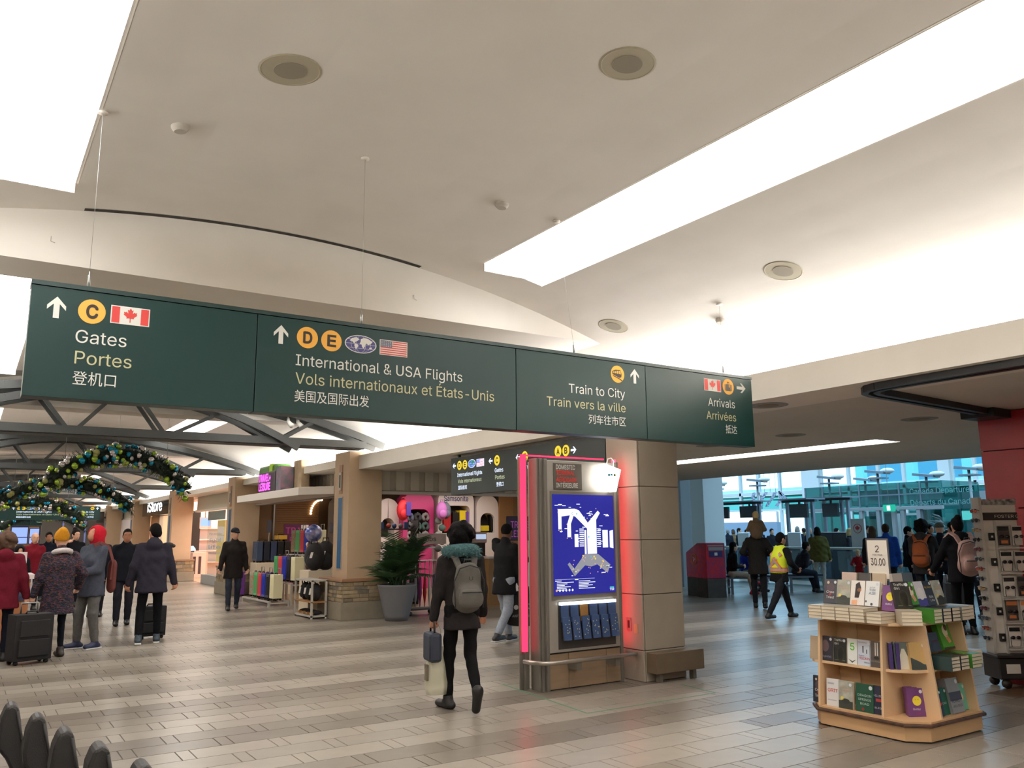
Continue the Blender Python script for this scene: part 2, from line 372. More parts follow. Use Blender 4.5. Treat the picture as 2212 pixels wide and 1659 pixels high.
# ================================================================== SIGNS
SGREEN = mat('sign_green', srgb(14, 48, 46), .42, noise=.05, nscale=3., spec=.35)
SGREEN2 = mat('sign_green_edge', srgb(16, 44, 43), .4)
SDARK = mat('sign_dark', srgb(16, 30, 30), .35)
SW = mat('sign_white', srgb(226, 224, 216), .5); SY = mat('sign_sand', srgb(198, 192, 148), .5)
SO = mat('sign_amber', srgb(240, 176, 70), .5); SK = mat('sign_black', srgb(38, 28, 20), .5)
SR = mat('sign_red', srgb(206, 62, 58), .5); SB = mat('sign_navy', srgb(64, 62, 120), .5); SGREY = mat('sign_canton', srgb(104, 106, 124), .5)
def emats():
    return dict(W=emat('lit_white', (.72, .82, 1), 1.5), Y=emat('lit_sand', (.75, .85, .55), .75), O=emat('lit_amber', (1, .68, .05), .95), K=mat('lit_black', (.02, .02, .01)),
                R=emat('lit_red', (.9, .2, .3), .8), B=emat('lit_blue', (.12, .2, .8), .9), G=emat('lit_green', (.1, .5, .3), .5), N=emat('lit_canton', (.25, .3, .9), .9))
PLAIN = dict(W=SW, Y=SY, O=SO, K=SK, R=SR, B=SB, G=SW, N=SGREY)
UP = (PI/2, 0, 0)
CAPU = {}
def capunit(body):
    k = all(ord(q) < 0x2000 for q in body)
    if k not in CAPU:
        o = text('H' if k else '口', 1., (0, 0, 0), (0, 0, 0), SW, None); CAPU[k] = max(v.co.y for v in o.data.vertices)-(0 if k else min(v.co.y for v in o.data.vertices))*.6; bpy.data.objects.remove(o)
    return CAPU[k]
def tfit(body, x0, x1, z, cap, m, par, d, align='L', bold=0., name='lettering'):
    """lettering fitted between x0 and x1 on its baseline z with the given capital height"""
    o = text(body, 1., (0, 0, 0), (0, 0, 0), m, par, name, 'LEFT', bold)
    co = np.empty(len(o.data.vertices)*3); o.data.vertices.foreach_get('co', co); co = co.reshape(-1, 3)
    w = co[:, 0].max()-co[:, 0].min(); co[:, 0] = (co[:, 0]-co[:, 0].min())*(x1-x0)/w
    co[:, 1] *= cap/capunit(body); o.data.vertices.foreach_set('co', co.ravel()); o.data.update()
    o.location = (x0, -d, z); o.rotation_euler = UP; return o
def shape(name, outl, m, par, u, v, d):
    return poly(name, outl, m, par, (u, -d, v), UP)
def arrow(par, u, v, h, m, d, ang=0):
    P = [(0, .5), (.38, .08), (.38, -.12), (.12, .16), (.12, -.5), (-.12, -.5), (-.12, .16), (-.38, -.12), (-.38, .08)]
    c, s = math.cos(ang), math.sin(ang)
    return shape('arrow', [(h*(x*c-y*s), h*(x*s+y*c)) for x, y in P], m, par, u, v, d)
def badge(par, ch, u, v, r, M, d):
    o = shape('gate_badge', disc_pts(0, 0, r), M['O'], par, u, v, d)
    if ch:
        t = tfit(ch, -r*.42, r*.46, -r*.52, r*1.04, M['K'], par, 0, bold=.028, name='letter'); t.parent = o; t.rotation_euler = (0, 0, 0); t.location = (-r*.42, -r*.52, .0015)
    return o
LEAF = [(0, .5), (.08, .34), (.165, .385), (.125, .14), (.235, .255), (.26, .2), (.385, .225), (.345, .105), (.4, .07), (.2, -.1), (.225, -.18), (.025, -.15), (.03, -.42)]
LEAF = LEAF+[(-x, y) for x, y in LEAF[::-1][:-1]]
def sub(o, name, outl, m, z): return poly(name, outl, m, o, (0, 0, 0), (0, 0, 0), z)
def rect(x0, x1, y0, y1): return [(x0, y0), (x1, y0), (x1, y1), (x0, y1)]
def flag_ca(par, u, v, w, h, M, d):
    o = shape('canada_flag', rect(-w/2, w/2, -h/2, h/2), M['W'], par, u, v, d); e = .006
    sub(o, 'stripe', [rect(-w/2+e, -w*.27, -h/2+e, h/2-e), rect(w*.27, w/2-e, -h/2+e, h/2-e)], M['R'], .001)
    sub(o, 'maple_leaf', [(x*h*.88, y*h*.88) for x, y in LEAF], M['R'], .001); return o
def flag_us(par, u, v, w, h, M, d):
    o = shape('usa_flag', rect(-w/2, w/2, -h/2, h/2), M['W'], par, u, v, d); e = .005; s = (h-2*e)/13
    sub(o, 'stripe', [rect(-w/2+e, w/2-e, -h/2+e+2*i*s, -h/2+e+(2*i+1)*s) for i in range(7)], M['R'], .001)
    k = sub(o, 'canton', rect(-w/2+e, -w*.06, -h*.0+e*.5, h/2-e), M['N'], .002)
    sub(k, 'star', [disc_pts(-w/2+e+w*.05+i*w*.075, h*.08+j*h*.1, h*.025, 6) for i in range(6) for j in range(4)], M['W'], .003); return o
def globe(par, u, v, rx, ry, M, d, green=False):
    o = shape('globe_emblem', disc_pts(0, 0, rx, 32, ry), M['W'], par, u, v, d)
    sub(o, 'sea', disc_pts(0, 0, rx*.94, 32, ry*.92), M['B'], .001)
    L = [[(-.75, .3), (-.6, .62), (-.3, .8), (-.12, .6), (-.2, .4), (-.38, .2), (-.4, 0), (-.52, .1), (-.58, .25)],
         [(-.4, 0), (-.22, -.05), (-.15, -.25), (-.28, -.5), (-.32, -.75), (-.38, -.5), (-.44, -.2)],
         [(-.02, .3), (.0, .62), (.2, .8), (.5, .72), (.78, .4), (.66, .15), (.5, .0), (.38, .15), (.3, .05), (.28, -.2), (.18, -.5), (.08, -.3), (.05, -.02), (-.08, .05)],
         [(.58, -.3), (.76, -.25), (.72, -.45), (.56, -.45)]]
    sub(o, 'continent', [[(x*rx*.94, y*ry*.92) for x, y in P] for P in L], M['G'], .002)
    g = MB()
    for a in (-.66, -.33, .33, .66):
        pts = [(a*rx*math.cos(t)*.94, ry*.92*math.sin(t)) for t in np.linspace(-PI/2, PI/2, 9)]
        for p, q in zip(pts, pts[1:]): g.add([(p[0]-.001, p[1], .0015), (p[0]+.001, p[1], .0015), (q[0]+.001, q[1], .0015), (q[0]-.001, q[1], .0015)], [(0, 1, 2, 3)])
    for c in (-.5, 0, .5):
        hw = rx*.94*math.sqrt(1-c*c); g.add([(-hw, c*ry*.92-.001, .0015), (hw, c*ry*.92-.001, .0015), (hw, c*ry*.92+.001, .0015), (-hw, c*ry*.92+.001, .0015)], [(0, 1, 2, 3)])
    g.build('grid_line', M['W'], o); return o
def train_icon(par, u, v, r, M, d, front=False):
    o = badge(par, None, u, v, r, M, d)
    if front:
        sub(o, 'train_symbol', [rect(-.4*r, .4*r, -.3*r, .55*r)], M['K'], .001); sub(o, 'train_window', [rect(-.28*r, .28*r, .1*r, .42*r), disc_pts(-.2*r, -.12*r, .09*r, 8), disc_pts(.2*r, -.12*r, .09*r, 8)], M['O'], .002)
        sub(o, 'rail', [[(-.25*r, -.3*r), (-.5*r, -.7*r), (-.38*r, -.7*r), (-.12*r, -.3*r)], [(.25*r, -.3*r), (.5*r, -.7*r), (.38*r, -.7*r), (.12*r, -.3*r)]], M['K'], .001)
    else:
        sub(o, 'train_symbol', [[(-.78*r, .3*r), (-.3*r, .5*r), (.42*r, .5*r), (.6*r, .05*r), (.55*r, -.3*r), (.3*r, -.42*r), (-.78*r, -.05*r)], [(-.7*r, -.15*r), (.35*r, -.5*r), (.75*r, -.72*r), (.6*r, -.76*r), (.25*r, -.58*r), (-.7*r, -.25*r)]], M['K'], .001)
        sub(o, 'train_window', [rect(-.66*r, -.46*r, .1*r, .28*r), rect(-.38*r, -.18*r, .08*r, .32*r), rect(-.1*r, .12*r, .05*r, .38*r), [(.2*r, .05*r), (.5*r, .0), (.38*r, .4*r), (.2*r, .4*r)]], M['O'], .002)
    return o
def bag_icon(par, u, v, r, M, d):
    o = badge(par, None, u, v, r, M, d)
    sub(o, 'suitcase_symbol', [rect(-.42*r, .42*r, -.55*r, .32*r), rect(-.2*r, -.12*r, .32*r, .6*r), rect(.12*r, .2*r, .32*r, .6*r), rect(-.2*r, .2*r, .54*r, .62*r), rect(-.62*r, -.5*r, -.5*r, .28*r), rect(.5*r, .62*r, -.5*r, .28*r)], M['K'], .001)
    sub(o, 'suitcase_tag', [[(.1*r, .3*r), (.26*r, .3*r), (.26*r, -.05*r), (.18*r, -.12*r), (.1*r, -.05*r)]], M['O'], .002); return o
def text_block(par, M, d, parts):
    if 1 in parts:
        arrow(par, .33, 2.876, .125, M['W'], d); badge(par, 'C', .51, 2.876, .072, M, d); flag_ca(par, .714, 2.877, .212, .108, M, d)
        tfit('Gates', .437, .704, 2.687, .074, M['W'], par, d); tfit('Portes', .442, .739, 2.564, .074, M['Y'], par, d); tfit('登机口', .439, .663, 2.45, .066, M['W'], par, d)
    if 2 in parts:
        arrow(par, 1.614, 2.878, .125, M['W'], d); badge(par, 'D', 1.791, 2.878, .072, M, d); badge(par, 'E', 1.957, 2.876, .072, M, d)
        globe(par, 2.167, 2.877, .116, .063, M, d); flag_us(par, 2.413, 2.876, .212, .108, M, d)
        tfit('International & USA Flights', 1.718, 2.966, 2.686, .073, M['W'], par, d); tfit('Vols internationaux et États-Unis', 1.72, 3.24, 2.565, .073, M['Y'], par, d)
        tfit('美国及国际出发', 1.718, 2.237, 2.452, .066, M['W'], par, d)
    if 3 in parts:
        train_icon(par, 4.454, 2.89, .073, M, d); arrow(par, 4.643, 2.89, .125, M['W'], d)
        tfit('Train to City', 3.943, 4.528, 2.692, .073, M['W'], par, d); tfit('Train vers la ville', 3.724, 4.529, 2.573, .071, M['Y'], par, d); tfit('列车往市区', 4.135, 4.528, 2.462, .064, M['W'], par, d)
    if 4 in parts:
        flag_ca(par, 5.574, 2.897, .216, .112, M, d); bag_icon(par, 5.778, 2.9, .074, M, d); arrow(par, 5.951, 2.902, .12, M['W'], d, -PI/2)
        tfit('Arrivals', 5.508, 5.853, 2.704, .074, M['W'], par, d); tfit('Arrivées', 5.478, 5.86, 2.583, .073, M['Y'], par, d); tfit('抵达', 5.715, 5.863, 2.474, .066, M['W'], par, d)
WIRE = mat('steel_wire', srgb(170, 172, 170), .35, .8)
SG = thing('overhead_sign', 'large dark green hanging direction sign for gates, train and arrivals', 'sign', (0, 5.2, 0))
edges = [.197, 1.46, 3.44, 4.765, 6.1]
for a, c in zip(edges, edges[1:]):
    p = MB().box(a+.003, c-.003, .0, .13, 2.362, 2.993).build('sign_panel', SGREEN, SG, bevel=.002)
MB().box(.197, 6.1, -.006, .136, 2.996, 3.022).build('top_rail', SGREEN2, SG)
text_block(SG, PLAIN, .002, (1, 2, 3, 4))
for x, zt in ((.487, vz(.487)), (2.193, vz(2.193)), (4.05, 9), (5.79, vz(5.79))):
    xt = 3.9 if zt == 9 else x; zt = vz(xt)
    w = MB(); w.tube([(x, .06, 3.09), (xt, .06, zt)], .0011, 5).build('hanging_wire', WIRE, SG)
    w = MB(); w.tube([(x, .06, 3.02), (x, .06, 3.04), (x, .06, 3.045), (x, .06, 3.105), (x, .06, 3.11), (x, .06, 3.13)], [.003, .003, .009, .009, .003, .003], 8).build('turnbuckle', WIRE, SG)
    w = MB(); w.lathe([(.0, 0), (.03, 0), (.03, .012), (.0, .012)], 14, (xt, .06, zt-.012)).build('ceiling_rose', WHITEP, SG)
# second sign, turned along the concourse, backlit
EM = emats()
S2 = thing('illuminated_sign', 'dark backlit direction sign for gates A to E beside the map pillar', 'sign', (6.6, 0, 0), -PI/2)
MB().box(-11.93, -7.98, 0, .14, 2.2, 2.8).build('sign_box', SDARK, S2, bevel=.003)
MB().box(-11.8, -11.76, .05, .09, 2.8, 2.85).box(-8.14, -8.1, .05, .09, 2.8, 2.85).build('ceiling_bracket', SDARK, S2)
d = .002
arrow(S2, -11.82, 2.67, .105, EM['W'], d, PI/2); badge(S2, 'D', -11.65, 2.668, .074, EM, d); badge(S2, 'E', -11.475, 2.668, .074, EM, d); globe(S2, -11.257, 2.67, .118, .066, EM, d); flag_us(S2, -11.0, 2.666, .225, .118, EM, d)
tfit('International Flights', -11.72, -10.943, 2.487, .06, EM['W'], S2, d); tfit('Vols internationaux', -11.7, -10.963, 2.384, .058, EM['Y'], S2, d); tfit('国际航班', -11.685, -11.41, 2.284, .055, EM['W'], S2, d)
arrow(S2, -10.696, 2.668, .112, EM['W'], d, PI/2); badge(S2, 'C', -10.514, 2.664, .078, EM, d); tfit('Gates', -10.578, -10.344, 2.487, .06, EM['W'], S2, d); tfit('Portes', -10.567, -10.306, 2.383, .058, EM['Y'], S2, d); tfit('登机口', -10.534, -10.336, 2.28, .055, EM['W'], S2, d)
arrow(S2, -9.946, 2.662, .115, EM['W'], d, PI/2); train_icon(S2, -9.77, 2.66, .078, EM, d, True); tfit('Canada Line', -9.828, -9.4, 2.484, .06, EM['W'], S2, d)
badge(S2, 'A', -8.97, 2.665, .077, EM, d); badge(S2, 'B', -8.795, 2.662, .077, EM, d); arrow(S2, -8.628, 2.655, .12, EM['W'], d, -PI/2)
# far green sign repeated down the concourse
S3 = thing('overhead_sign', 'distant lit green overhead sign behind the garlands reading International', 'sign', (0, 39.0, 0)); S3.scale = (1, 1, .88); S3.location.z = .2
for a, c in zip(edges[:3], edges[1:4]): MB().box(a+.003, c-.003, 0, .13, 2.362, 2.993).build('sign_panel', SGREEN, S3)
text_block(S3, EM, .004, (2, 3))
S4 = thing('overhead_sign', 'farthest small green overhead sign above the blue screens', 'sign', (-.45, 52.0, 0)); S4.scale = (1.0, 1, .7); S4.location.z = .55
for a, c in zip(edges[:3], edges[1:4]): MB().box(a+.003, c-.003, 0, .13, 2.362, 2.993).build('sign_panel', SGREEN, S4)
text_block(S4, EM, .004, (3,))
# ================================================================== MAP PILLAR, COLUMN, PILLARS, TRUSSES
KMET = mat('kiosk_metal', srgb(172, 166, 156), .45, .25, noise=.04); KDK = mat('kiosk_trim', srgb(124, 118, 109), .45, .3); KWOOD = mat('kiosk_wood', srgb(150, 126, 100), .5, noise=.12, nscale=3., stretch=(1, 1, 6))
RED_E = emat('red_neon', (1, .03, .085), 2.2); RED_H = emat('red_neon_hidden', (1, .03, .06), 7.)
K = thing('map_pillar', 'grey metal terminal map pillar edged with glowing red light', 'information kiosk', (5.12, 7.22, 0))
MB().box(.03, .99, .0, .12, .37, 2.36).build('front_panel', KMET, K, bevel=.006)
MB().box(0, .035, -.01, .13, 0, 2.37).build('side_post', KDK, K, bevel=.004)
MB().box(.985, 1.02, -.01, .13, 0, 2.37).build('side_post', KDK, K, bevel=.004)
MB().box(-.035, .0, .03, .22, 0, 2.38).box(-.06, -.035, .05, .2, 0, 2.38).build('side_fin', KDK, K, bevel=.003)
MB().box(.02, 1.0, .16, .34, 0, 2.36).build('back_panel', KMET, K, bevel=.006)
r = MB(); r.box(-.15, -.095, .2, .235, .38, 2.43); r.box(-.095, 1.02, .235, .26, 2.415, 2.43); r.build('red_light_edge', RED_E, K); MB().box(1.025, 1.045, .06, .11, .38, 2.405).build('red_light_edge', RED_H, K)
r = MB(); r.box(-.175, -.06, .235, .25, 0, 2.4); r.box(-.14, -.115, .2, .235, 0, .37); r.build('light_channel', KDK, K)
MB().box(.12, .50, -.012, 0, 2.05, 2.33).build('title_plate', mat('kiosk_plate', srgb(104, 98, 90), .4, .3), K, bevel=.003)
TW = mat('kiosk_letter_white', srgb(206, 202, 194), .5); TR = mat('kiosk_letter_red', srgb(206, 50, 42), .5)
for s_, m_, z_, x_ in (('DOMESTIC', TW, 2.265, .405), ('TERMINAL', TR, 2.205, .4), ('AÉROGARE', TR, 2.13, .425), ('INTÉRIEURE', TW, 2.07, .44)):
    tfit(s_, .15, x_, z_, .047, m_, K, .014, bold=.02)
# glowing bag lamp
L = MB(); c, s_ = math.cos(-.25), math.sin(-.25); q = [(-.105, -.14), (.105, -.14), (.12, .12), (-.12, .12)]
L.prism([(.81+x*c-y*s_, 2.19+x*s_+y*c) for x, y in q], 'y', -.14, -.02)
lamp = L.build('bag_lamp', emat('lamp_white', (1, .98, .94), 5.), K, bevel=.008)
MB().tube([(.81+x*c-y*s_, -.08, 2.19+x*s_+y*c) for x, y in [(-.05, .12), (-.045, .2), (0, .225), (.045, .2), (.05, .12)]], .006, 6).build('bag_handle', SW, K)
for dx, cc in ((-.035, (.05, .3, .35)), (.0, (.03, .45, .65)), (.045, (.25, .3, .05))):
    MB().box(.81+dx-.014, .81+dx+.014, -.146, -.141, 2.205+(-.006 if dx else .0), 2.225).build('bag_print', mat('bag_print%g' % dx, cc), K)
# map screen
MB().box(.07, .95, -.008, 0, .90, 2.03).build('screen_frame', KDK, K, bevel=.003)
MAPB = bpy.data.materials.new('map_blue'); MAPB.use_nodes = True; nt = MAPB.node_tree; b_ = nt.nodes['Principled BSDF']; b_.inputs['Base Color'].default_value = (.01, .01, .06, 1)
b_.inputs['Roughness'].default_value = .15; b_.inputs['Emission Color'].default_value = (.018, .02, .24, 1); b_.inputs['Emission Strength'].default_value = 1.0
scr = MB().box(.095, .93, -.014, -.008, .945, 1.995).build('map_screen', MAPB, K)
MWH = emat('map_white', (.85, .9, 1), 1.15); MGR = emat('map_grey', (.32, .32, .36), .85); MYE = emat('map_yellow', (.9, .7, .15), .8); MOR = emat('map_orange', (.9, .5, .35), .8); MCY = emat('map_cyan', (.1, .6, .7), .8)
def mp(name, P, m, z=.016):   # map coordinates 0..1 across, 0..1 down
    P = P if isinstance(P[0][0], (list, tuple)) else [P]
    return poly(name, [[(.095+x*.835, 1.995-y*1.05) for x, y in q] for q in P], m, K, (0, -z, 0), UP)
mp('map_concourse', [[(.08, .148), (.35, .142), (.42, .16), (.56, .285), (.73, .16), (.765, .185), (.7, .255), (.7, .6), (.545, .6), (.545, .345), (.36, .225), (.33, .215), (.285, .295), (.285, .43), (.225, .43), (.225, .3), (.27, .21), (.135, .222), (.135, .35), (.085, .35)],
    [(.5, .36), (.53, .36), (.53, .6), (.5, .6)], [(.34, .4), (.4, .4), (.4, .53), (.34, .53)], [(.8, .36), (.89, .36), (.89, .54), (.8, .54)], [(.92, .37), (.98, .36), (.98, .55), (.92, .54)]], MWH)
mp('map_pier', [[(.5, .6), (.72, .605), (.92, .715), (.87, .8), (.7, .71), (.6, .73), (.5, .715), (.33, .82), (.22, .7), (.25, .68), (.325, .745)]], MGR)
rs = random.Random(3); dots = []; lines = []
for _ in range(46):
    x, y = rs.choice([(rs.uniform(.02, .48), rs.uniform(.08, .14)), (rs.uniform(.35, .52), rs.uniform(.3, .5)), (rs.uniform(.7, .78), rs.uniform(.3, .52)), (rs.uniform(.1, .22), rs.uniform(.23, .4)), (rs.uniform(.42, .62), rs.uniform(.12, .25)), (rs.uniform(.22, .45), rs.uniform(.6, .85)), (rs.uniform(.72, .95), rs.uniform(.61, .84)), (rs.uniform(.8, .95), rs.uniform(.17, .22))])
    w = rs.uniform(.02, .06); lines.append(rect(x, x+w, y, y+.007))
for i in range(10): lines.append(rect(.42, .49, .345+i*.019, .353+i*.019)); lines.append(rect(.705, .77, .345+i*.02, .352+i*.02))
for i in range(6): lines.append(rect(.045, .045+rs.uniform(.12, .3), .895-.022+i*.0145, .901-.022+i*.0145)); lines.append(rect(.39, .39+rs.uniform(.14, .3), .88-.014+i*.0145, .886-.014+i*.0145))
lines += [rect(.02, .65, .845, .847), rect(.02, .12, .857, .863)]
mp('map_caption', lines, MWH)
mp('map_marker', [disc_pts(rs.uniform(.3, .9), rs.uniform(.63, .8), .008, 8, .006) for _ in range(22)]+[disc_pts(x, y, .008, 8, .006) for x, y in ((.08, .15), (.08, .18), (.09, .36), (.13, .36), (.22, .3), (.22, .44), (.29, .44), (.38, .15), (.55, .24), (.64, .2), (.7, .14))], MOR, .0175)
mp('map_marker', [disc_pts(x, y, .014, 8, .011) for x, y in ((.47, .62), (.65, .63), (.67, .65), (.8, .68), (.76, .73))], MYE, .0178); mp('map_marker', [disc_pts(x, y, .01, 8, .008) for x, y in ((.38, .195), (.57, .43), (.6, .63))], MCY, .0178)
mp('legend_icon', [disc_pts(.04+.05*i, .953, .014, 10, .012) for i in range(1, 6)], MWH); mp('legend_icon', [disc_pts(.04, .953, .014, 10, .012)], MOR)
for ch, x, y in (('C', .3, .205), ('B', .31, .79), ('A', .85, .745)): tfit(ch, .095+x*.835, .095+(x+.025)*.835, 1.995-y*1.05, .028, mat('map_ink', (.03, .03, .08)), K, .0178)
tfit('YVR', .845, .905, .968, .024, MWH, K, .0165, bold=.01)
MB().box(.848, .905, -.0165, -.0145, .994, 1.008).build('logo_bar', MCY, K)
# brochure bay
MB().box(.16, .9, -.05, -.002, .845, .875).build('brochure_light', emat('brochure_lamp', (.9, .96, 1), 2.2), K)
MB().box(.15, .92, -.004, .0, .40, .88).build('brochure_recess', mat('recess', srgb(60, 56, 52), .6), K)
BRO = mat('brochure_blue', srgb(52, 74, 116), .5, col2=srgb(64, 86, 128), nscale=9.)
for j in range(6):
    for row in (0, 1):
        x = .215+j*.128; z0 = .50-.0*row if row == 0 else .665
        if row == 1 and j == 2: mm = mat('brochure_gold', srgb(150, 110, 60), .5)
        else: mm = BRO
        B = thing('brochure', 'folded blue visitor brochure, %s one in the %s row of the map pillar' % (('leftmost', 'second', 'third', 'fourth', 'fifth', 'rightmost')[j], ('front', 'back')[row]) if mm is BRO else 'folded gold visitor brochure in the back row of the map pillar', 'brochure', (5.12+x, 7.22, 0), 0, 'brochures in the map pillar')
        yf = -.066 if row == 0 else -.03
        m0 = MB(); m0.obox((0, yf, z0+.11), (.1, 0, 0), (0, .012, 0), (0, .03 if row == 0 else .012, .23 if row == 0 else .2)); m0.build('leaflet', mm, B)
        if row == 0:
            rs2 = random.Random(j); pr = []
            for _ in range(9): a, e = rs2.uniform(-.04, .035), rs2.uniform(-.09, .08); pr.append(rect(a, a+.01, e, e+.01))
            poly('brochure_print', pr, SY, B, (0, yf-.0068, z0+.11), (PI/2-.13, 0, 0))
            MB().obox((0, yf-.009, z0+.06), (.118, 0, 0), (0, .003, 0), (0, .012, .12)).build('acrylic_pocket', gmat('acrylic', (.92, .94, .96), .08), B)
# timber base and rail
for a, c in ((.03, .285), (.29, .79), (.795, .99)): MB().box(a, c, .012, .12, .01, .355).build('base_panel', KWOOD, K, bevel=.003)
MB().box(.03, .99, .02, .12, 0, .37).build('base_core', mat('base_dark', srgb(38, 32, 28), .7), K)
rail = [(-.2, .12, .3), (-.19, -.0, .3), (-.13, -.12, .3), (-.03, -.16, .3), (.9, -.16, .3), (1.08, -.14, .3), (1.14, -.05, .3), (1.16, .1, .3)]
MB().tube(rail, .022, 10).build('guard_rail', mat('brushed_steel', srgb(176, 168, 158), .3, .8), K)
for x in (.29, .8): MB().box(x-.015, x+.045, -.15, .015, .2, .285).build('rail_bracket', KDK, K)
# tan panelled column
CPAN = mat('column_panel', srgb(164, 153, 137), .6, noise=.04, nscale=4.); CJ = mat('column_joint', srgb(96, 82, 66), .7)
C = struct(MB().box(6.285, 6.875, 7.045, 7.56, 0, 2.85).build('column', CJ))
zs = [.0, .325, .915, 1.505, 2.095, 2.85]
for a, c in zip(zs, zs[1:]):
    MB().box(6.3, 6.884, 7.03, 7.05, a+.004, c-.004).build('panel', CPAN, C, bevel=.004); MB().box(6.27, 6.29, 7.034, 7.57, a+.004, c-.004).build('panel', CPAN, C, bevel=.004)
    MB().box(6.875, 6.89, 7.034, 7.57, a+.004, c-.004).build('panel', CPAN, C, bevel=.004)
t = thing('column_bumper', 'brown box bumper on short legs at the foot of the column', 'bumper', (6.27, 6.93, 0))
MB().box(.03, .74, -.06, .1, .1, .31).build('box_body', mat('bumper_brown', srgb(108, 92, 72), .55, noise=.08), t, bevel=.006)
for x in (.12, .62): MB().box(x, x+.05, 0, .06, 0, .1).build('leg', KDK, t)
t = thing('wall_outlet', 'pair of small outlet plates low on the column side', 'outlet', (6.268, 7.2, 0))
MB().box(-.006, 0, .02, .09, .52, .66).build('plate', mat('outlet_steel', srgb(150, 130, 120), .4, .4), t); MB().box(-.009, -.005, .04, .07, .55, .63).build('socket', SK, t); MB().box(-.006, 0, -.09, -.03, .5, .6).build('plate', mat('outlet_tan', srgb(190, 160, 120), .5), t)

TAPE = mat('green_tape', srgb(96, 140, 110), .5)
t = thing('floor_tape', 'faint green tape outline on the floor around the map pillar', 'floor tape', (0, 0, 0))
pts = [AT(p[0], p[1], 'z', 0) for p in ((1085, 1478), (1268, 1541), (1545, 1497), (1470, 1478))]
for p0, p1 in zip(pts, pts[1:]):
    d_ = (p1-p0).normalized(); n_ = Vector((-d_.y, d_.x, 0))*.012; MB().add([p0-n_, p1-n_, p1+n_, p0+n_], [(0, 1, 2, 3)]).build('strip', TAPE, t, (0, 0, .0015))
# ------------------------------------------------------------------ store-front pillars and trusses
PBEIGE = mat('pillar_beige', srgb(182, 156, 126), .6, noise=.03, nscale=3.); PCAP = mat('pillar_cap', srgb(140, 104, 74), .5); PLINTH = mat('plinth', srgb(134, 124, 106), .7, noise=.08)
STONES = [mat('ledge_stone%d' % i, srgb(*c), .85, noise=.15, nscale=12., bump=.4, bscale=30.) for i, c in enumerate([(148, 130, 102), (128, 114, 92), (162, 144, 116), (116, 106, 90), (140, 120, 88)])]
BLUEP = mat('blue_panel', srgb(24, 84, 128), .4); CHROME = mat('panel_frame', srgb(176, 172, 164), .35, .5)
def pillar(y, detail):
    P = struct(MB().box(6.2, 6.9, y+.1, y+.85, .72, 3.2).build('pillar', PBEIGE, bevel=.006))
    MB().box(6.05, 7.02, y-.05, y+1.2, .7, .76).build('cap', PCAP, P, bevel=.008)
    MB().box(6.08, 7.0, y-.02, y+1.15, 0, .7).build('core', PLINTH, P)
    MB().box(6.04, 7.03, y-.06, y+1.2, 0, .33).build('plinth', PLINTH, P, bevel=.008)
    rs = random.Random(int(y)); z = .335
    meshes = []
    for row in range(5 if detail else 3):
        h = (.36/5 if detail else .12)
        for face in (0, 1):
            L = 1.15 if face == 0 else .92; u = 0
            while u < L-.02:
                w = min(rs.uniform(.14, .34), L-u); 
                if L-u-w < .08: w = L-u
                dpt = rs.uniform(.012, .035); m = rs.choice(STONES)
                b = MB()
                if face == 0: b.box(6.08-dpt, 6.085, y-.02+u+.004, y-.02+u+w-.004, z+.004, z+h-.004)
                else: b.box(6.08+u+.004, 6.08+u+w-.004, y-.02-dpt, y-.015, z+.004, z+h-.004)
                b.build('stone', m, P); u += w
        z += h
    MB().box(6.19, 6.2, y+.38, y+.62, .92, 2.32).build('panel_frame', CHROME, P); MB().box(6.185, 6.192, y+.41, y+.59, .94, 2.3).build('blue_panel', BLUEP, P)
    MB().box(6.188, 6.2, y+.42, y+.58, 2.38, 2.95).build('niche', PCAP, P)
    MB().box(6.17, 6.19, y+.44, y+.56, 2.45, 2.8).build('sign_plate', CHROME, P); MB().box(6.166, 6.172, y+.47, y+.53, 2.5, 2.75).build('plate_mark', DARKST, P)
for i, y in enumerate((15.2, 23.4, 31.6, 39.8, 48.0)): pillar(y, i < 2)
def truss(y, label, webs=True):
    t = thing('roof_truss', label, 'truss', (0, y, 0))
    f1 = lambda x: 4.05-.0394*(x-2.2)**2
    f2 = lambda x: 3.95-.093*(x-2.0)**2
    for dy in (-.28, .16):
        b = MB(); xs = np.linspace(-2.28, 6.68, 25)
        for a, c in zip(xs, xs[1:]): b.bar((a, dy, f1(a)), (c, dy, f1(c)), .07, .13)
        b.build('top_arch', DARKST, t)
        b = MB(); xs = np.linspace(-.95, 4.95, 19)
        for a, c in zip(xs, xs[1:]): b.bar((a, dy-.12, f2(a)), (c, dy-.12, f2(c)), .06, .12)
        b.build('inner_arch', DARKST, t)
        MB().box(-1.9, 6.3, dy-.06, dy+.06, 3.2, 3.33).build('bottom_chord', DARKST, t)
        if webs:
            nodes = [(-.9, -.1), (-.9, -1.6), (1.3, .82), (1.3, 1.95), (2.75, 2.2), (2.75, 3.6), (4.6, 3.9), (4.6, 5.3)]
            for xb, xt in nodes:
                zt = max(f1(xt), 3.4) if xt > 4 or xt < 0 else f2(xt)
                MB().bar((xb+(-.08 if xt < xb else .08), dy, 3.3), (xt, dy, zt), .05, .06).build('web', DARKST, t)
    MB().box(-1.9, 6.3, -.24, .12, 3.19, 3.2).build('cover_plate', DARKST, t)
for i, (y, n) in enumerate(((15.05, 'nearest dark steel arched roof truss, just behind the green sign'), (23.2, 'second dark steel arched roof truss behind the nearest one'), (31.4, 'third dark steel arched roof truss along the concourse'), (39.6, 'fourth dark steel arched roof truss along the concourse'), (47.8, 'farthest dark steel arched roof truss along the concourse'))): truss(y, n)
t = thing('spotlight', 'pair of small white spotlights clamped to the nearest truss', 'spotlight', (4.9, 14.9, 3.62))
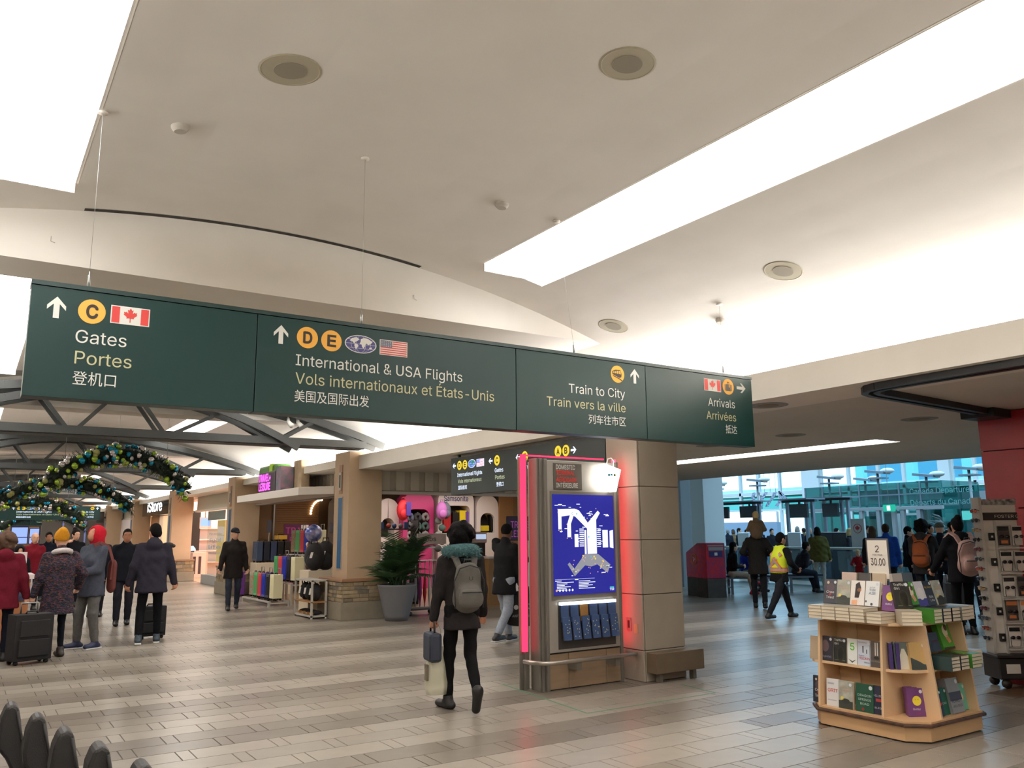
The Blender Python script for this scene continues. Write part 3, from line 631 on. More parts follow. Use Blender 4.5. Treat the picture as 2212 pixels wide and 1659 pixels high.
for dx in (-.08, .1): MB().tube([(dx, 0, .1), (dx, -.02, .02), (dx+.05, -.1, -.07)], [.02, .035, .05], 10).build('lamp_head', SW, t)
MB().bar((-.12, 0, .1), (.14, 0, .1), .02, .02).build('clamp', DARKST, t)
# garlands
NEED = mat('garland_needles', srgb(22, 38, 24), .8)
BALL = [mat('bauble_teal', srgb(20, 120, 150), .18, .7), mat('bauble_lime', srgb(140, 170, 50), .2, .6), mat('bauble_silver', srgb(200, 195, 195), .15, .9), mat('bauble_olive', srgb(140, 140, 80), .35, .4)]
BM = {}
def garland(y, xc, zc, w, label, nb, rad, seed, skew=0.):
    rs = random.Random(seed)
    t = thing('garland', label, 'garland', (xc, y, zc), 0, 'christmas garlands under the trusses')
    def P(s):   # s -1..1
        return Vector((s*w/2, 0, .62*(1-abs(s)**2.3)-.62+skew*s))
    core = MB(); pts = [P(s) for s in np.linspace(-1, 1, 25)]; core.tube(pts, rad*.62, 9); core.build('core', NEED, t)
    nd = MB()
    for _ in range(1500):
        s = rs.uniform(-1.02, 1.02); a = rs.uniform(0, 2*PI); c = P(s); d = Vector((rs.uniform(-.5, .5), math.cos(a), math.sin(a))).normalized()
        p = c+d*rad*.5; q = c+d*rad*rs.uniform(.95, 1.25)+Vector((rs.uniform(-.05, .05), 0, 0)); sd = d.cross(Vector((1, .2, .1))).normalized()*.018
        nd.add([p-sd, p+sd, q+sd*.3, q-sd*.3], [(0, 1, 2, 3)])
    for s in (-.7, 0, .7):
        p = P(s); MB().cyl(p+Vector((0, 0, rad*.4)), (p.x, p.y, vz(xc+p.x)-zc), .004, n=5).build('hanging_wire', WIRE, t)
    o = nd.build('needles', NEED, t); o['kind'] = 'stuff'
    for i in range(nb):
        s = rs.uniform(-1, 1); a = rs.uniform(PI*.55, PI*1.45) if rs.random() < .85 else rs.uniform(0, 2*PI); c = P(s); r = rs.choice((.038, .042, .048, .06))*rad/.2; k = rs.choice((0, 0, 1, 1, 2, 2, 3))
        d = Vector((0, math.cos(a), math.sin(a)))
        if (k, r) not in BM: BM[(k, r)] = MB().ell((0, 0, 0), (r, r, r), 12, 8).mesh('bauble', BALL[k])
        link('bauble', BM[(k, r)], t, c+d*rad*1.0)
garland(16.8, 2.27, 3.06, 2.45, 'nearest bauble-covered christmas garland arch over the concourse', 125, .2, 1, .02)
garland(25.0, 2.15, 2.98, 3.3, 'second bauble-covered christmas garland arch, partly behind the first', 100, .22, 2)
garland(31.0, 1.6, 2.72, 3.4, 'third christmas garland arch, hanging just above the distant green sign', 75, .24, 3)
garland(46.0, 3.2, 2.6, 3.6, 'farthest small christmas garland below the distant green sign', 40, .26, 4)
# ================================================================== SHOPS ALONG THE RIGHT SIDE
SLATM = mat('fascia_slat', srgb(214, 205, 188), .7); FASC = mat('fascia_back', srgb(192, 184, 168), .8); WOODW = mat('shop_wood', srgb(160, 112, 62), .55, noise=.18, nscale=2., stretch=(.6, 1, 14)); BROWNW = mat('shop_brown', srgb(122, 94, 66), .6, noise=.05)
CANOPY = mat('canopy', srgb(214, 206, 196), .6); SHOPF = mat('shop_floor', srgb(150, 122, 84), .4); GREYW = mat('shop_grey', srgb(150, 144, 142), .6)
def shop_front(y0, y1, label, slats=True):
    f = struct(MB().box(7.04, 7.12, y0, y1, 2.44, 3.3).build('wall_right', FASC)); f['label'] = label
    if slats:
        n = int((y1-y0)/.235); m = MB().box(7.0, 7.045, 0, .13, 2.5, 3.0).mesh('slat', SLATM)
        for i in range(n): link('slat', m, f, (0, y0+.06+i*.235, 0))
    MB().box(6.98, 7.12, y0, y1, 2.42, 2.49).build('rail', CANOPY, f)
    return f
shop_front(16.1, 23.45, 'ribbed luggage shop fascia'); shop_front(24.4, 27.4, 'ribbed fascia of the pink shop'); shop_front(27.4, 31.7, 'plain fascia', False); shop_front(32.6, 39.9, 'fascia', False); shop_front(40.8, 56, 'fascia', False)
# return front that faces the camera (y = 15.5)
f = struct(MB().box(6.95, 15.0, 15.56, 15.64, 2.4, 2.86).build('wall_front', FASC))
m = MB().box(0, .19, 15.52, 15.565, 2.46, 2.86).mesh('slat', SLATM)
for i in range(24): link('slat', m, f, (6.98+i*.33, 0, 0))
MB().box(6.95, 15.0, 15.48, 15.6, 2.38, 2.44).build('rail', CANOPY, f)
struct(MB().box(10.9, 15.1, 15.56, 15.7, 0, 2.4).build('wall_front', BROWNW))
struct(MB().box(15.0, 15.1, 15.6, 56.5, 0, 5.2).build('wall_right', WALLP))
struct(MB().box(7.12, 15.0, 15.6, 56.4, 2.91, 2.95).build('ceiling', WHITEP))
struct(MB().box(-9, 15, 56.3, 56.5, 0, 5).build('wall_front', BROWNW))
struct(MB().box(7.0, 15, 24.0, 24.12, 0, 2.91).build('wall_1', BROWNW)); struct(MB().box(7.0, 15, 36.4, 36.5, 0, 2.91).build('wall_2', mat('peach_wall', srgb(236, 208, 190), .6)))
struct(MB().box(7.0, 15, 40.4, 40.5, 0, 2.91).build('wall_3', mat('cream_wall', srgb(232, 214, 190), .6)))
struct(MB().add([(6.5, 16, .002), (15, 15.7, .002), (15, 24, .002), (6.9, 24, .002)], [(0, 1, 2, 3)]).build('floor', SHOPF)); struct(MB().add([(7.0, 24.2, .002), (15, 24.2, .002), (15, 36.4, .002), (7.0, 36.4, .002)], [(0, 1, 2, 3)]).build('floor', mat('pink_floor', srgb(230, 170, 140), .3)))
def ceil_panel(x0, x1, y0, y1, p, label, col=(1, .93, .84)):
    t = thing('shop_ceiling_light', label, 'ceiling light'); MB().add([(x0, y0, 2.895), (x1, y0, 2.895), (x1, y1, 2.895), (x0, y1, 2.895)], [(3, 2, 1, 0)]).build('diffuser', emat('shop_light_%g_%g' % (p, y0), col, p), t)
    MB().box(x0-.02, x1+.02, y0-.02, y1+.02, 2.897, 2.91).build('frame', WHITEP, t)
ceil_panel(8.2, 13.5, 20.3, 21.5, 5.0, 'bright ceiling panel over the luggage wall in the shop'); ceil_panel(7.6, 8.4, 17, 20, 3., 'ceiling panel just inside the luggage shop front')
ceil_panel(7.6, 13, 25.5, 31, 7.0, 'bright ceiling panel in the pink cosmetics shop', (1, .9, .84)); ceil_panel(7.6, 13, 33.5, 39.5, 5.0, 'bright ceiling panel inside the electronics shop', (1, .88, .72)); ceil_panel(7.4, 10, 41, 55, 2.5, 'ceiling panel in the farthest shop')
# canopy
t = thing('entrance_canopy', 'pale angled canopy ledge over the luggage shop entrance', 'canopy', (0, 0, 0))
MB().prism([(5.9, 22.15), (5.9, 17.35), (6.4, 16.6), (7.0, 16.6), (7.0, 22.15)], 'z', 2.42, 2.59).build('slab', CANOPY, t, bevel=.008)
MB().box(6.75, 6.98, 17.6, 23.4, 2.4, 2.44).build('shutter_rail', mat('alu', srgb(170, 166, 160), .4, .5), t)
# shop sign on the canopy
GRN = mat('sign_case_green', srgb(62, 116, 32), .3, noise=.3, nscale=3.)
t = thing('shop_sign', 'green and black luggage-shaped box sign with pink neon letters', 'sign', (6.0, 0, 2.59), -PI/2)
MB().box(-21.0, -19.62, .1, .5, 0, .68).build('green_case', GRN, t, bevel=.06); MB().box(-20.1, -19.85, .09, .51, .36, .69).build('lime_strap', mat('lime', srgb(170, 220, 40), .4), t)
MB().box(-20.6, -19.3, -.02, .3, .0, .5).build('black_case', mat('case_black', srgb(34, 16, 32), .4), t, bevel=.05)
MB().box(-19.25, -18.9, .0, .3, 0, .56).build('picture_card', mat('card_teal', srgb(70, 96, 104), .5, col2=srgb(150, 110, 130), nscale=4.), t); MB().box(-19.0, -18.5, .32, .55, 0, .7).build('tan_case', mat('case_tan', srgb(170, 152, 124), .6, noise=.15), t, bevel=.03)
NEONP = emat('neon_pink', (1, .08, .85), 2.6)
tfit('TRAVEL+', -20.52, -19.6, .27, .17, NEONP, t, .022, bold=.03); tfit('LEISURE', -20.52, -19.62, .06, .17, NEONP, t, .022, bold=.03)
# interior back walls
o = struct(MB().box(7.42, 8.75, 23.9, 23.96, 0, 2.8).build('wall_1', BROWNW))
m = MB().box(7.42, 8.75, 23.86, 23.9, 0, .055).mesh('slat', WOODW)
for i in range(24): link('slat', m, o, (0, 0, 1.35+i*.062))
MB().box(7.39, 7.43, 23.8, 23.96, 0, 2.8).build('edge_strip', CHROME, o)
struct(MB().box(7.0, 7.39, 23.88, 23.98, 0, 2.85).build('wall_1', mat('shop_panel', srgb(140, 104, 66), .6)))
def arch_unit(x0, x1, y, z0, z1, body, label, dark, nz0, nz1, r=.22):
    """display bay with rounded shoulders and a rounded niche"""
    t = thing('display_bay', label, 'display unit', (0, y, 0))
    def rr(a, b, c, d, rad, n=6): return [(b-rad+rad*math.cos(q), d-rad+rad*math.sin(q)) for q in np.linspace(0, PI/2, n)]+[(a+rad+rad*math.cos(q), d-rad+rad*math.sin(q)) for q in np.linspace(PI/2, PI, n)]+[(a, c), (b, c)]
    out = rr(x0, x1, z0, z1, r*1.6); inn = rr(x0+.14, x1-.14, nz0, nz1, r)
    b = MB(); n = len(out); V = [(p[0], 0, p[1]) for p in out]+[(p[0], 0, p[1]) for p in inn]+[(p[0], .5, p[1]) for p in out]+[(p[0], .45, p[1]) for p in inn]
    F = [(i, n+i, n+(i+1) % n, (i+1) % n) for i in range(n)]+[(i, (i+1) % n, 2*n+(i+1) % n, 2*n+i) for i in range(n)]+[(n+i, 3*n+i, 3*n+(i+1) % n, n+(i+1) % n) for i in range(n)]
    b.add(V, F); b.build('arch_frame', body, t)
    MB().box(x0+.05, x1-.05, .45, .5, z0, z1-.1).build('back_panel', dark, t); MB().box(x0+.14, x1-.14, .02, .45, nz0-.03, nz0).build('shelf', body, t)
    return t
DK = mat('niche_dark', srgb(62, 54, 56), .7); PINKU = mat('pink_unit', srgb(196, 60, 120), .5); WHU = mat('white_unit', srgb(226, 214, 210), .55)
arch_unit(8.75, 10.0, 22.6, 0, 2.72, GREYW, 'grey arched display bay with two children\'s cases', DK, 1.62, 2.3); arch_unit(10.05, 10.75, 22.6, 0, 2.62, WHU, 'white arched display bay behind the palm', DK, 1.5, 2.05)
arch_unit(10.75, 11.75, 22.3, 0, 2.8, PINKU, 'pink arched display bay full of neck pillows', DK, 1.35, 2.3, .2); arch_unit(11.95, 13.2, 22.4, 0, 2.82, WHU, 'white arched luggage display bay lettered with a brand name', DK, 1.6, 2.42, .15)
arch_unit(13.3, 14.1, 22.4, 0, 2.75, WHU, 'white arched display bay beside the timber panel', DK, 1.6, 2.2)
tb = [o for o in bpy.data.objects if o.get('label', '').startswith('white arched luggage display')][0]
tfit('Samsonite', 12.15, 13.0, 2.56, .16, mat('brand_blue', srgb(40, 40, 120), .5), tb, .004, bold=.01)
struct(MB().box(14.1, 14.6, 22.3, 22.4, 0, 2.8).build('wall_1', mat('shop_panel', srgb(140, 104, 66), .6))); struct(MB().box(14.6, 15, 22.3, 22.4, 0, 2.8).build('wall_1', BROWNW))
lamp = thing('festoon_light', 'curved row of warm bulbs at the top of the timber wall', 'light string', (0, 23.8, 0))
eb = emat('bulb_warm', (1, .8, .5), 4.); bm_ = MB().ell((0, 0, 0), (.035, .035, .035), 8, 6).mesh('bulb', eb)
for i in range(9): a = i/8*PI/2; link('bulb', bm_, lamp, (8.5+.32*(1-math.cos(a)), .035, 2.2+.4*math.sin(a)))
# ------------------------------------------------------------------ suitcases
SCM = {}
def case_mesh(w, d, h, soft):
    k = (w, d, h, soft)
    if k in SCM: return SCM[k]
    b = MB(); b.box(-w/2, w/2, -d/2, d/2, .045, h)
    if not soft:
        for i in range(4): x = -w/2+w*(i+.75)/4.5; b.box(x, x+w*.07, -d/2-.008, d/2+.008, .1, h-.06)
    else: b.box(-w*.4, w*.4, -d/2-.03, -d/2, .1, h*.5); b.box(-w*.38, w*.38, -d/2-.02, -d/2, h*.55, h*.88)
    sh = b.mesh('shell', mat('tmp', (.5, .5, .5))); 
    hd = MB().tube([(-.1, d*.3, h), (-.1, d*.3, h+.13), (.1, d*.3, h+.13), (.1, d*.3, h)], .011, 6).mesh('handle', mat('handle_grey', srgb(150, 150, 150), .4, .6))
    gr = MB().tube([(-.07, -d*.05, h), (-.06, -d*.05, h+.03), (.06, -d*.05, h+.03), (.07, -d*.05, h)], .012, 6).mesh('grip', mat('grip_black', srgb(30, 30, 30), .6))
    wh = MB().tube([(0, -.02, .025), (0, .02, .025)], .025, 10).mesh('wheel', mat('wheel_black', srgb(28, 28, 28), .6))
    SCM[k] = (sh, hd, gr, wh); return SCM[k]
def suitcase(loc, rz, col, label, size=(.38, .24, .58), soft=False, group='suitcases in the luggage shop', handle=False, m=None):
    w, d, h = size; sh, hd, gr, wh = case_mesh(w, d, h, soft)
    t = thing('suitcase', label, 'suitcase', loc, rz, group)
    s = link('shell', sh, t); s.material_slots[0].link = 'OBJECT'; s.material_slots[0].material = m or mat('case_%d_%d_%d' % col, srgb(*col), .35 if not soft else .8)
    bv = s.modifiers.new('bevel', 'BEVEL'); bv.width = .035; bv.segments = 3
    link('grip', gr, t)
    if handle: link('handle', hd, t)
    for sx in (-1, 1):
        for sy in (-1, 1): link('wheel', wh, t, (sx*(w/2-.05), sy*(d/2-.04), 0))
    return t
def prow(px0, px1, pyb, y, n):   # n places between two picture columns on the plane y
    return [AT(px0+(px1-px0)*(i+.5)/n, pyb, 'y', y) for i in range(n)]
# plinth with the dark cases, left in the opening
pl = thing('display_plinth', 'white display plinth under the row of dark suitcases', 'plinth', (0, 0, 0)); MB().box(6.63, 7.62, 22.65, 23.25, .0, .86).build('body', mat('plinth_white', srgb(214, 198, 172), .6), pl, bevel=.01)
dk = [((58, 72, 96), 'slate blue ribbed'), ((30, 32, 44), 'black ribbed'), ((50, 62, 92), 'blue ribbed'), ((26, 24, 24), 'black smooth'), ((48, 42, 34), 'dark brown')]
for (c, n), x in zip(dk, (6.73, 6.92, 7.11, 7.3, 7.49)): suitcase((x, 22.95, .86), PI/2, c, '%s suitcase on the white plinth in the luggage shop' % n, (.42, .16, .56), False, handle=c == (26, 24, 24))
suitcase((7.35, 22.95, 1.42), .0, (220, 170, 50), 'small yellow case on top of the dark suitcase row', (.3, .2, .16))
suitcase((6.55, 20.9, 0), 1.2, (214, 80, 150), 'bright pink suitcase standing beside the shop rack', (.42, .26, .66)); suitcase((6.42, 21.3, 0), 1.3, (196, 70, 136), 'pink suitcase just behind the walking man', (.4, .24, .62)); suitcase((6.28, 22.9, 0), 1.3, (92, 40, 120), 'purple suitcase left of the walking man', (.42, .26, .64))
suitcase((6.95, 21.3, .34), .1, (206, 90, 140), 'pale pink suitcase lying on the low shelf', (.5, .3, .34))
# tiered racks of colourful cabin cases
RK = mat('rack_white', srgb(200, 194, 184), .4, .3)
FLORAL = mat('floral_teal', srgb(104, 176, 150), .5, col2=srgb(200, 96, 80), nscale=22.); FLORAL2 = mat('floral_rust', srgb(120, 140, 110), .5, col2=srgb(170, 84, 60), nscale=22.)
def rack(loc, L, label, h=.12, rz=0):
    t = thing('luggage_rack', label, 'rack', loc, rz)
    MB().box(0, L, -.03, .03, h-.03, h).box(0, L, .4, .46, h-.03, h).build('rail', RK, t)
    for x in (0, L-.05): MB().box(x, x+.05, -.03, .46, h-.06, h-.0301).build('cross_bar', RK, t); MB().box(x, x+.05, -.03, .02, 0, h-.06).box(x, x+.05, .41, .46, 0, h-.06).build('leg', RK, t)
    return t
rack((6.32, 19.0, 0), 2.1, 'low white metal rack in the front row of colourful cases', .12, PI/2); rack((6.82, 19.0, 0), 2.0, 'white metal rack carrying the middle row of colourful cases', .5, PI/2); rack((7.35, 19.0, 0), 2.0, 'tall white metal rack carrying the back row of colourful cases', 1.12, PI/2)
cols = [(None, 'floral teal'), ((84, 170, 104), 'green'), ((206, 70, 80), 'coral red'), ((30, 50, 170), 'royal blue'), ((24, 24, 34), 'black'), ((240, 232, 190), 'cream')]
for r, (x0, z, nm, k0) in enumerate(((6.12, .12, 'front', 0), (6.6, .5, 'middle', 1), (7.12, 1.12, 'top back', 0))):
    for i, (c, n) in enumerate(cols[k0:]):
        suitcase((x0, 20.9-.32*(i+k0), z), -PI/2, c or (0, 0, 0), '%s slim cabin case in the %s rack row' % (n, nm), (.28, .22, .58), False, handle=(i % 2 == 1), m=None if c else (FLORAL if r == 0 else FLORAL2))
# black soft bags on a plinth by the stone pillar
pl = thing('display_plinth', 'cream display box holding two black duffel bags', 'plinth', (0, 0, 0)); MB().box(6.02, 6.62, 16.9, 17.45, .0, .86).build('body', mat('plinth_white', srgb(214, 198, 172), .6), pl, bevel=.01)
fr = thing('luggage_stand', 'grey metal frame stand with black backpacks next to the stone pillar', 'rack', (5.7, 15.8, 0)); 
for x in (0, .28):
    for y in (0, .95): MB().box(x, x+.035, y, y+.035, 0, .72).build('post', RK, fr)
MB().box(0, .315, 0, .985, .7, .73).build('top_frame', RK, fr); MB().box(0, .315, 0, .985, .3, .32).build('shelf', WOODW, fr); MB().box(0, .315, 0, .985, .03, .06).build('base_frame', RK, fr)
BLK = mat('bag_black', srgb(24, 22, 24), .8); TAGW = mat('tag_white', srgb(230, 226, 220), .6)
def duffel(loc, rz, s, label, m=BLK, tagc=True):
    t = thing('travel_bag', label, 'bag', loc, rz, 'bags in the luggage shop')
    b = MB(); b.ell((0, 0, .27*s), (.2*s, .15*s, .28*s), 12, 10); b.build('body', m, t); MB().tube([(-.06*s, -.05, .5*s), (-.05*s, -.06, .6*s), (.05*s, -.06, .6*s), (.06*s, -.05, .5*s)], .012, 6).build('handle', BLK, t)
    MB().ell((0, -.12*s, .2*s), (.14*s, .06*s, .14*s), 10, 6).build('pocket', m, t)
    if tagc: MB().obox((-.03, -.19*s, .3*s), (.05, 0, 0), (0, .004, 0), (.03, 0, .12)).build('tag', TAGW, t)
duffel((6.17, 17.0, .86), -.5, 1.05, 'left black duffel bag with a white tag by the pillar'); duffel((6.45, 17.1, .86), -.4, 1.1, 'right black duffel bag with a white tag by the pillar')
for i, y in enumerate((16.0, 16.3, 16.6)): duffel((5.86, y, .32), -1.2, .62, '%s black backpack in the metal stand' % ('nearest', 'middle', 'farthest')[i])
for i, y in enumerate((15.95, 16.15, 16.38, 16.6)): 
    t = thing('shoe', '%s dark item with a tan sole on the bottom of the metal stand' % ('nearest', 'second', 'third', 'farthest')[i], 'shoe', (5.86, y, .06), 0, 'items at the bottom of the stand'); MB().ell((0, 0, .045), (.12, .05, .045), 10, 6).build('upper', BLK, t); MB().box(-.13, -.07, -.04, .04, .01, .05).build('toe', WOODW, t)
# key-ring tower
t = thing('keyring_stand', 'narrow stand crammed with colourful key rings and plush tags', 'display stand', (6.5, 18.0, 0)); MB().cyl((0, 0, 0), (0, 0, 1.5), .03).build('pole', RK, t); MB().lathe([(0, 0), (.2, 0), (.2, .03), (0, .03)], 16).build('base', RK, t)
rs = random.Random(5); KC = [mat('key_%d' % i, srgb(*c), .5) for i, c in enumerate([(220, 214, 206), (120, 60, 40), (200, 120, 60), (60, 90, 140), (160, 40, 60), (40, 40, 40)])]; km = [MB().ell((0, 0, 0), (.035, .03, .045), 8, 6).mesh('key_ring', k) for k in KC]
for i in range(90): a = rs.uniform(0, 2*PI); link('key_ring', rs.choice(km), t, (.13*math.cos(a), .13*math.sin(a), rs.uniform(.5, 1.4)))
t = thing('foil_balloon', 'round patterned foil balloon above the key-ring stand', 'balloon', (6.5, 18.0, 1.62)); MB().ell((0, 0, 0), (.2, .1, .19), 16, 10).build('body', mat('balloon', srgb(200, 190, 210), .25, .3, col2=srgb(60, 90, 170), nscale=7.), t); MB().cyl((0, 0, -.3), (0, 0, -.17), .006, n=6).build('stick', RK, t)
# purple shop poster and price post
t = thing('shop_poster', 'purple lettered poster behind the colourful cases', 'poster', (7.5, 23.0, 0)); MB().box(-.05, .9, 0, .03, 1.28, 1.88).build('board', mat('poster_purple', srgb(92, 16, 70), .5), t); pk = mat('poster_pink', srgb(190, 60, 140), .5)
tfit('TRAVEL', .0, .86, 1.62, .17, pk, t, .004, bold=.01); tfit('LEISURE', .0, .86, 1.36, .17, pk, t, .004, bold=.01)
MB().box(.1, .14, .03, .06, 0, 1.28).box(.7, .74, .03, .06, 0, 1.28).build('leg', RK, t)
t = thing('display_card', 'white cut-out card in front of the purple poster', 'sign', (7.6, 22.3, 0)); MB().box(.1, .3, 0, .02, 1.35, 1.85).box(-.05, .35, 0, .02, 1.2, 1.35).build('card', WHU, t); MB().cyl((.15, .02, 0), (.15, .02, 1.2), .02).build('pole', RK, t)
t = thing('price_post', 'small framed price sign on a pole beside the grey bay', 'sign', (7.55, 19.4, 0)); MB().box(-.14, .14, 0, .02, 1.62, 1.86).build('frame', mat('frame_grey', srgb(80, 76, 84), .5), t); MB().cyl((0, .01, 0), (0, .01, 1.62), .012, n=8).build('pole', RK, t)
t = thing('price_post', 'tall thin price sign above the dark suitcases', 'sign', (7.1, 23.2, 0)); MB().box(-.06, .06, 0, .02, 1.65, 2.0).build('frame', mat('frame_grey', srgb(80, 76, 84), .5), t); MB().cyl((0, .01, 0), (0, .01, 1.65), .012, n=8).build('pole', RK, t)
# children's cases in the grey bay, goods in the other bays
KID1 = mat('kid_orange', srgb(220, 140, 60), .4, col2=srgb(40, 80, 150), nscale=9.); KID2 = mat('kid_blue', srgb(60, 120, 200), .4, col2=srgb(200, 90, 80), nscale=6.)
t = thing('backpack', 'orange and blue patterned child backpack in the grey bay', 'backpack', (9.12, 22.78, 1.62)); MB().ell((0, 0, .25), (.2, .12, .26), 14, 10).build('body', KID1, t); MB().ell((0, -.08, .16), (.15, .08, .13), 12, 8).build('pocket', KID2, t)
suitcase((9.58, 22.8, 1.62), 0, (1, 1, 1), 'blue patterned child suitcase in the grey bay', (.46, .24, .62), m=KID2)
for x, c, n, h in ((12.3, (200, 50, 56), 'red', .66), (12.62, (36, 34, 34), 'black', .62), (12.86, (245, 214, 40), 'glossy yellow', .68), (13.08, (120, 80, 170), 'violet', .64)): suitcase((x, 22.6, 1.6), .15, c, '%s suitcase on the brand display bay shelf' % n, (.27, .24, h))
suitcase((13.62, 22.62, 1.6), 0, (230, 205, 40), 'yellow duffel case low in the last white bay', (.4, .24, .22)); suitcase((13.95, 22.6, 1.6), 0, (26, 24, 24), 'tall black case in the last white bay', (.16, .2, .62))
def backpack_small(loc, c, label, s=1):
    t = thing('backpack', label, 'backpack', loc, 0, 'bags hanging in the luggage shop'); m = mat('bp_%d_%d_%d' % c, srgb(*c), .6)
    MB().ell((0, 0, .28*s), (.2*s, .13*s, .3*s), 14, 10).build('body', m, t); MB().tube([(-.05*s, 0, .55*s), (-.04*s, 0, .64*s), (.04*s, 0, .64*s), (.05*s, 0, .55*s)], .012, 6).build('handle', m, t); MB().ell((0, -.1*s, .18*s), (.15*s, .06*s, .14*s), 10, 8).build('pocket', m, t); return t
bp = backpack_small((10.55, 21.9, 1.98), (200, 30, 44), 'red backpack hanging left of the pink bay'); MB().tube([(0, 0, .63), (.1, .2, .66), (.3, .45, .66)], .008, 5).build('hook', RK, bp); MB().box(.02, .16, -.18, -.16, .12, .5).build('tag', mat('tag_violet', srgb(70, 50, 140), .5), bp)
backpack_small((11.83, 21.95, 2.0), (180, 100, 170), 'lilac quilted backpack right of the pink bay', .9); backpack_small((12.02, 22.05, 2.02), (90, 96, 110), 'grey quilted backpack beside the lilac one', .85)
PLC = [(110, 110, 106), (70, 96, 92), (130, 128, 124), (96, 100, 120), (60, 60, 62), (150, 146, 142)]
rs = random.Random(9)
words = ['top left', 'top middle', 'top right', 'middle left', 'centre', 'middle right', 'lower left', 'lower middle', 'lower right']
for i in range(9):
    c = rs.choice(PLC); t = thing('neck_pillow', '%s grey neck pillow in the pink bay' % words[i], 'pillow', (10.98+(i % 3)*.26, 22.35, 1.42+.27*(2-i//3)), 0, 'neck pillows in the pink bay')
    MB().tube([(.09*math.cos(a), .02*math.sin(3*a), .09*math.sin(a)+.11) for a in np.linspace(-1.2, PI+1.2, 9)], .052, 8).build('cushion', mat('pillow_%d_%d_%d' % c, srgb(*c), .85), t); MB().cyl((0, 0, .2), (0, 0, .26), .006, n=5).build('loop', RK, t)
for i in range(5):
    c = PLC[i]; t = thing('neck_pillow', '%s hanging pillow right of the pink bay' % ('first', 'second', 'third', 'fourth', 'fifth')[i], 'pillow', (11.8+.13*(i % 2), 22.1, 1.95-.2*i), 0, 'pillows right of the pink bay'); MB().ell((0, 0, 0), (.12, .08, .1), 10, 8).build('cushion', mat('pillow_%d_%d_%d' % c, srgb(*c), .85), t); MB().tube([(0, 0, .08), (0, 0, .14), (.02, .32, .14)], .006, 5).build('loop', RK, t)
t = thing('price_board', 'white lettered price board behind the umbrella rack', 'sign', (8.9, 17.3, 1.35)); MB().box(-.2, .55, 0, .04, 0, .24).build('board', WHU, t, bevel=.005); tfit('tobs', -.05, .28, .07, .1, SK, t, .003); MB().cyl((.2, .02, -1.35), (.2, .02, 0), .012, n=8).build('pole', RK, t)
# dark counter shelf and shelf rack with souvenirs behind the palm
t = thing('souvenir_shelf', 'dark shelf rack of small souvenirs behind the palm', 'shelf unit', (7.0, 17.6, 0))
for z in (.05, .45, .85, 1.25, 1.68): MB().box(0, 1.9, 0, .4, z, z+.03).build('shelf', DK, t)
for x in (0, 1.87): MB().box(x, x+.03, 0, .4, 0, 1.9).build('upright', DK, t)
rs = random.Random(11); SC = [mat('souv_%d' % i, srgb(*c), .5) for i, c in enumerate([(200, 190, 180), (190, 70, 50), (60, 80, 130), (220, 120, 80), (120, 116, 112), (70, 60, 60), (230, 220, 210)])]; sm_ = [MB().ell((0, 0, .06), (.06, .05, .06), 8, 6).mesh('souvenir', k) for k in SC]+[MB().box(-.05, .05, -.03, .03, 0, .15).mesh('souvenir', k) for k in SC]
nm = ['bottom', 'second', 'third', 'fourth', 'top']
for r, z in enumerate((.08, .48, .88, 1.28, 1.71)):
    for i in range(12):
        k = rs.randrange(14); o = link('souvenir', sm_[k], None, (7.1+i*.155, 17.8+rs.uniform(-.05, .05), z))
        tag(o, '%s %s souvenir, %s from left on the %s shelf behind the palm' % (('pale', 'red', 'blue', 'orange', 'grey', 'dark', 'white')[k % 7], 'round' if k < 7 else 'boxed', ('1st', '2nd', '3rd', '4th', '5th', '6th', '7th', '8th', '9th', '10th', '11th', '12th')[i], nm[r]), 'souvenir', 'souvenirs on the %s shelf' % nm[r])
# umbrella rack
t = thing('umbrella_rack', 'wheeled chrome rack hung with folded umbrellas by the palm', 'rack', (7.75, 15.35, 0), .0)
MB().box(-.28, .38, -.18, .18, .1, .13).build('base', DK, t)
for x in (-.25, .35): MB().cyl((x, 0, .12), (x, 0, 1.32), .014, n=8).build('upright', RK, t)
MB().box(-.27, .37, -.02, .02, 1.3, 1.33).build('top_bar', RK, t); MB().box(-.27, .37, -.16, .16, 1.05, 1.065).build('hook_tray', RK, t)
for x in (-.24, .34):
    for y in (-.15, .15): MB().tube([(x, y-.015, .04), (x, y+.015, .04)], .04, 10).build('wheel', DK, t)
UC = [(26, 24, 26), (150, 150, 156), (130, 40, 110), (170, 30, 50), (200, 196, 190), (40, 60, 110), (26, 24, 26), (120, 120, 124), (180, 60, 70), (90, 40, 100), (60, 60, 60), (210, 200, 190)]
for i, c in enumerate(UC):
    x = -.22+.105*(i % 6); y = -.1 if i < 6 else .1
    u = thing('folded_umbrella', '%s folded umbrella in the %s row of the chrome rack' % (('first', 'second', 'third', 'fourth', 'fifth', 'sixth')[i % 6], 'front' if i < 6 else 'rear'), 'umbrella', (7.75+x, 15.35+y, .16), 0, 'folded umbrellas on the rack')
    mm = mat('umb_%d_%d_%d' % c, srgb(*c), .7); MB().tube([(0, 0, 0), (0, 0, .06), (0, 0, .25), (0, 0, .62)], [.008, .012, .04, .02], 8).build('canopy', mm, u); MB().cyl((0, 0, .6), (0, 0, .9), .008, n=6).build('shaft', RK, u)
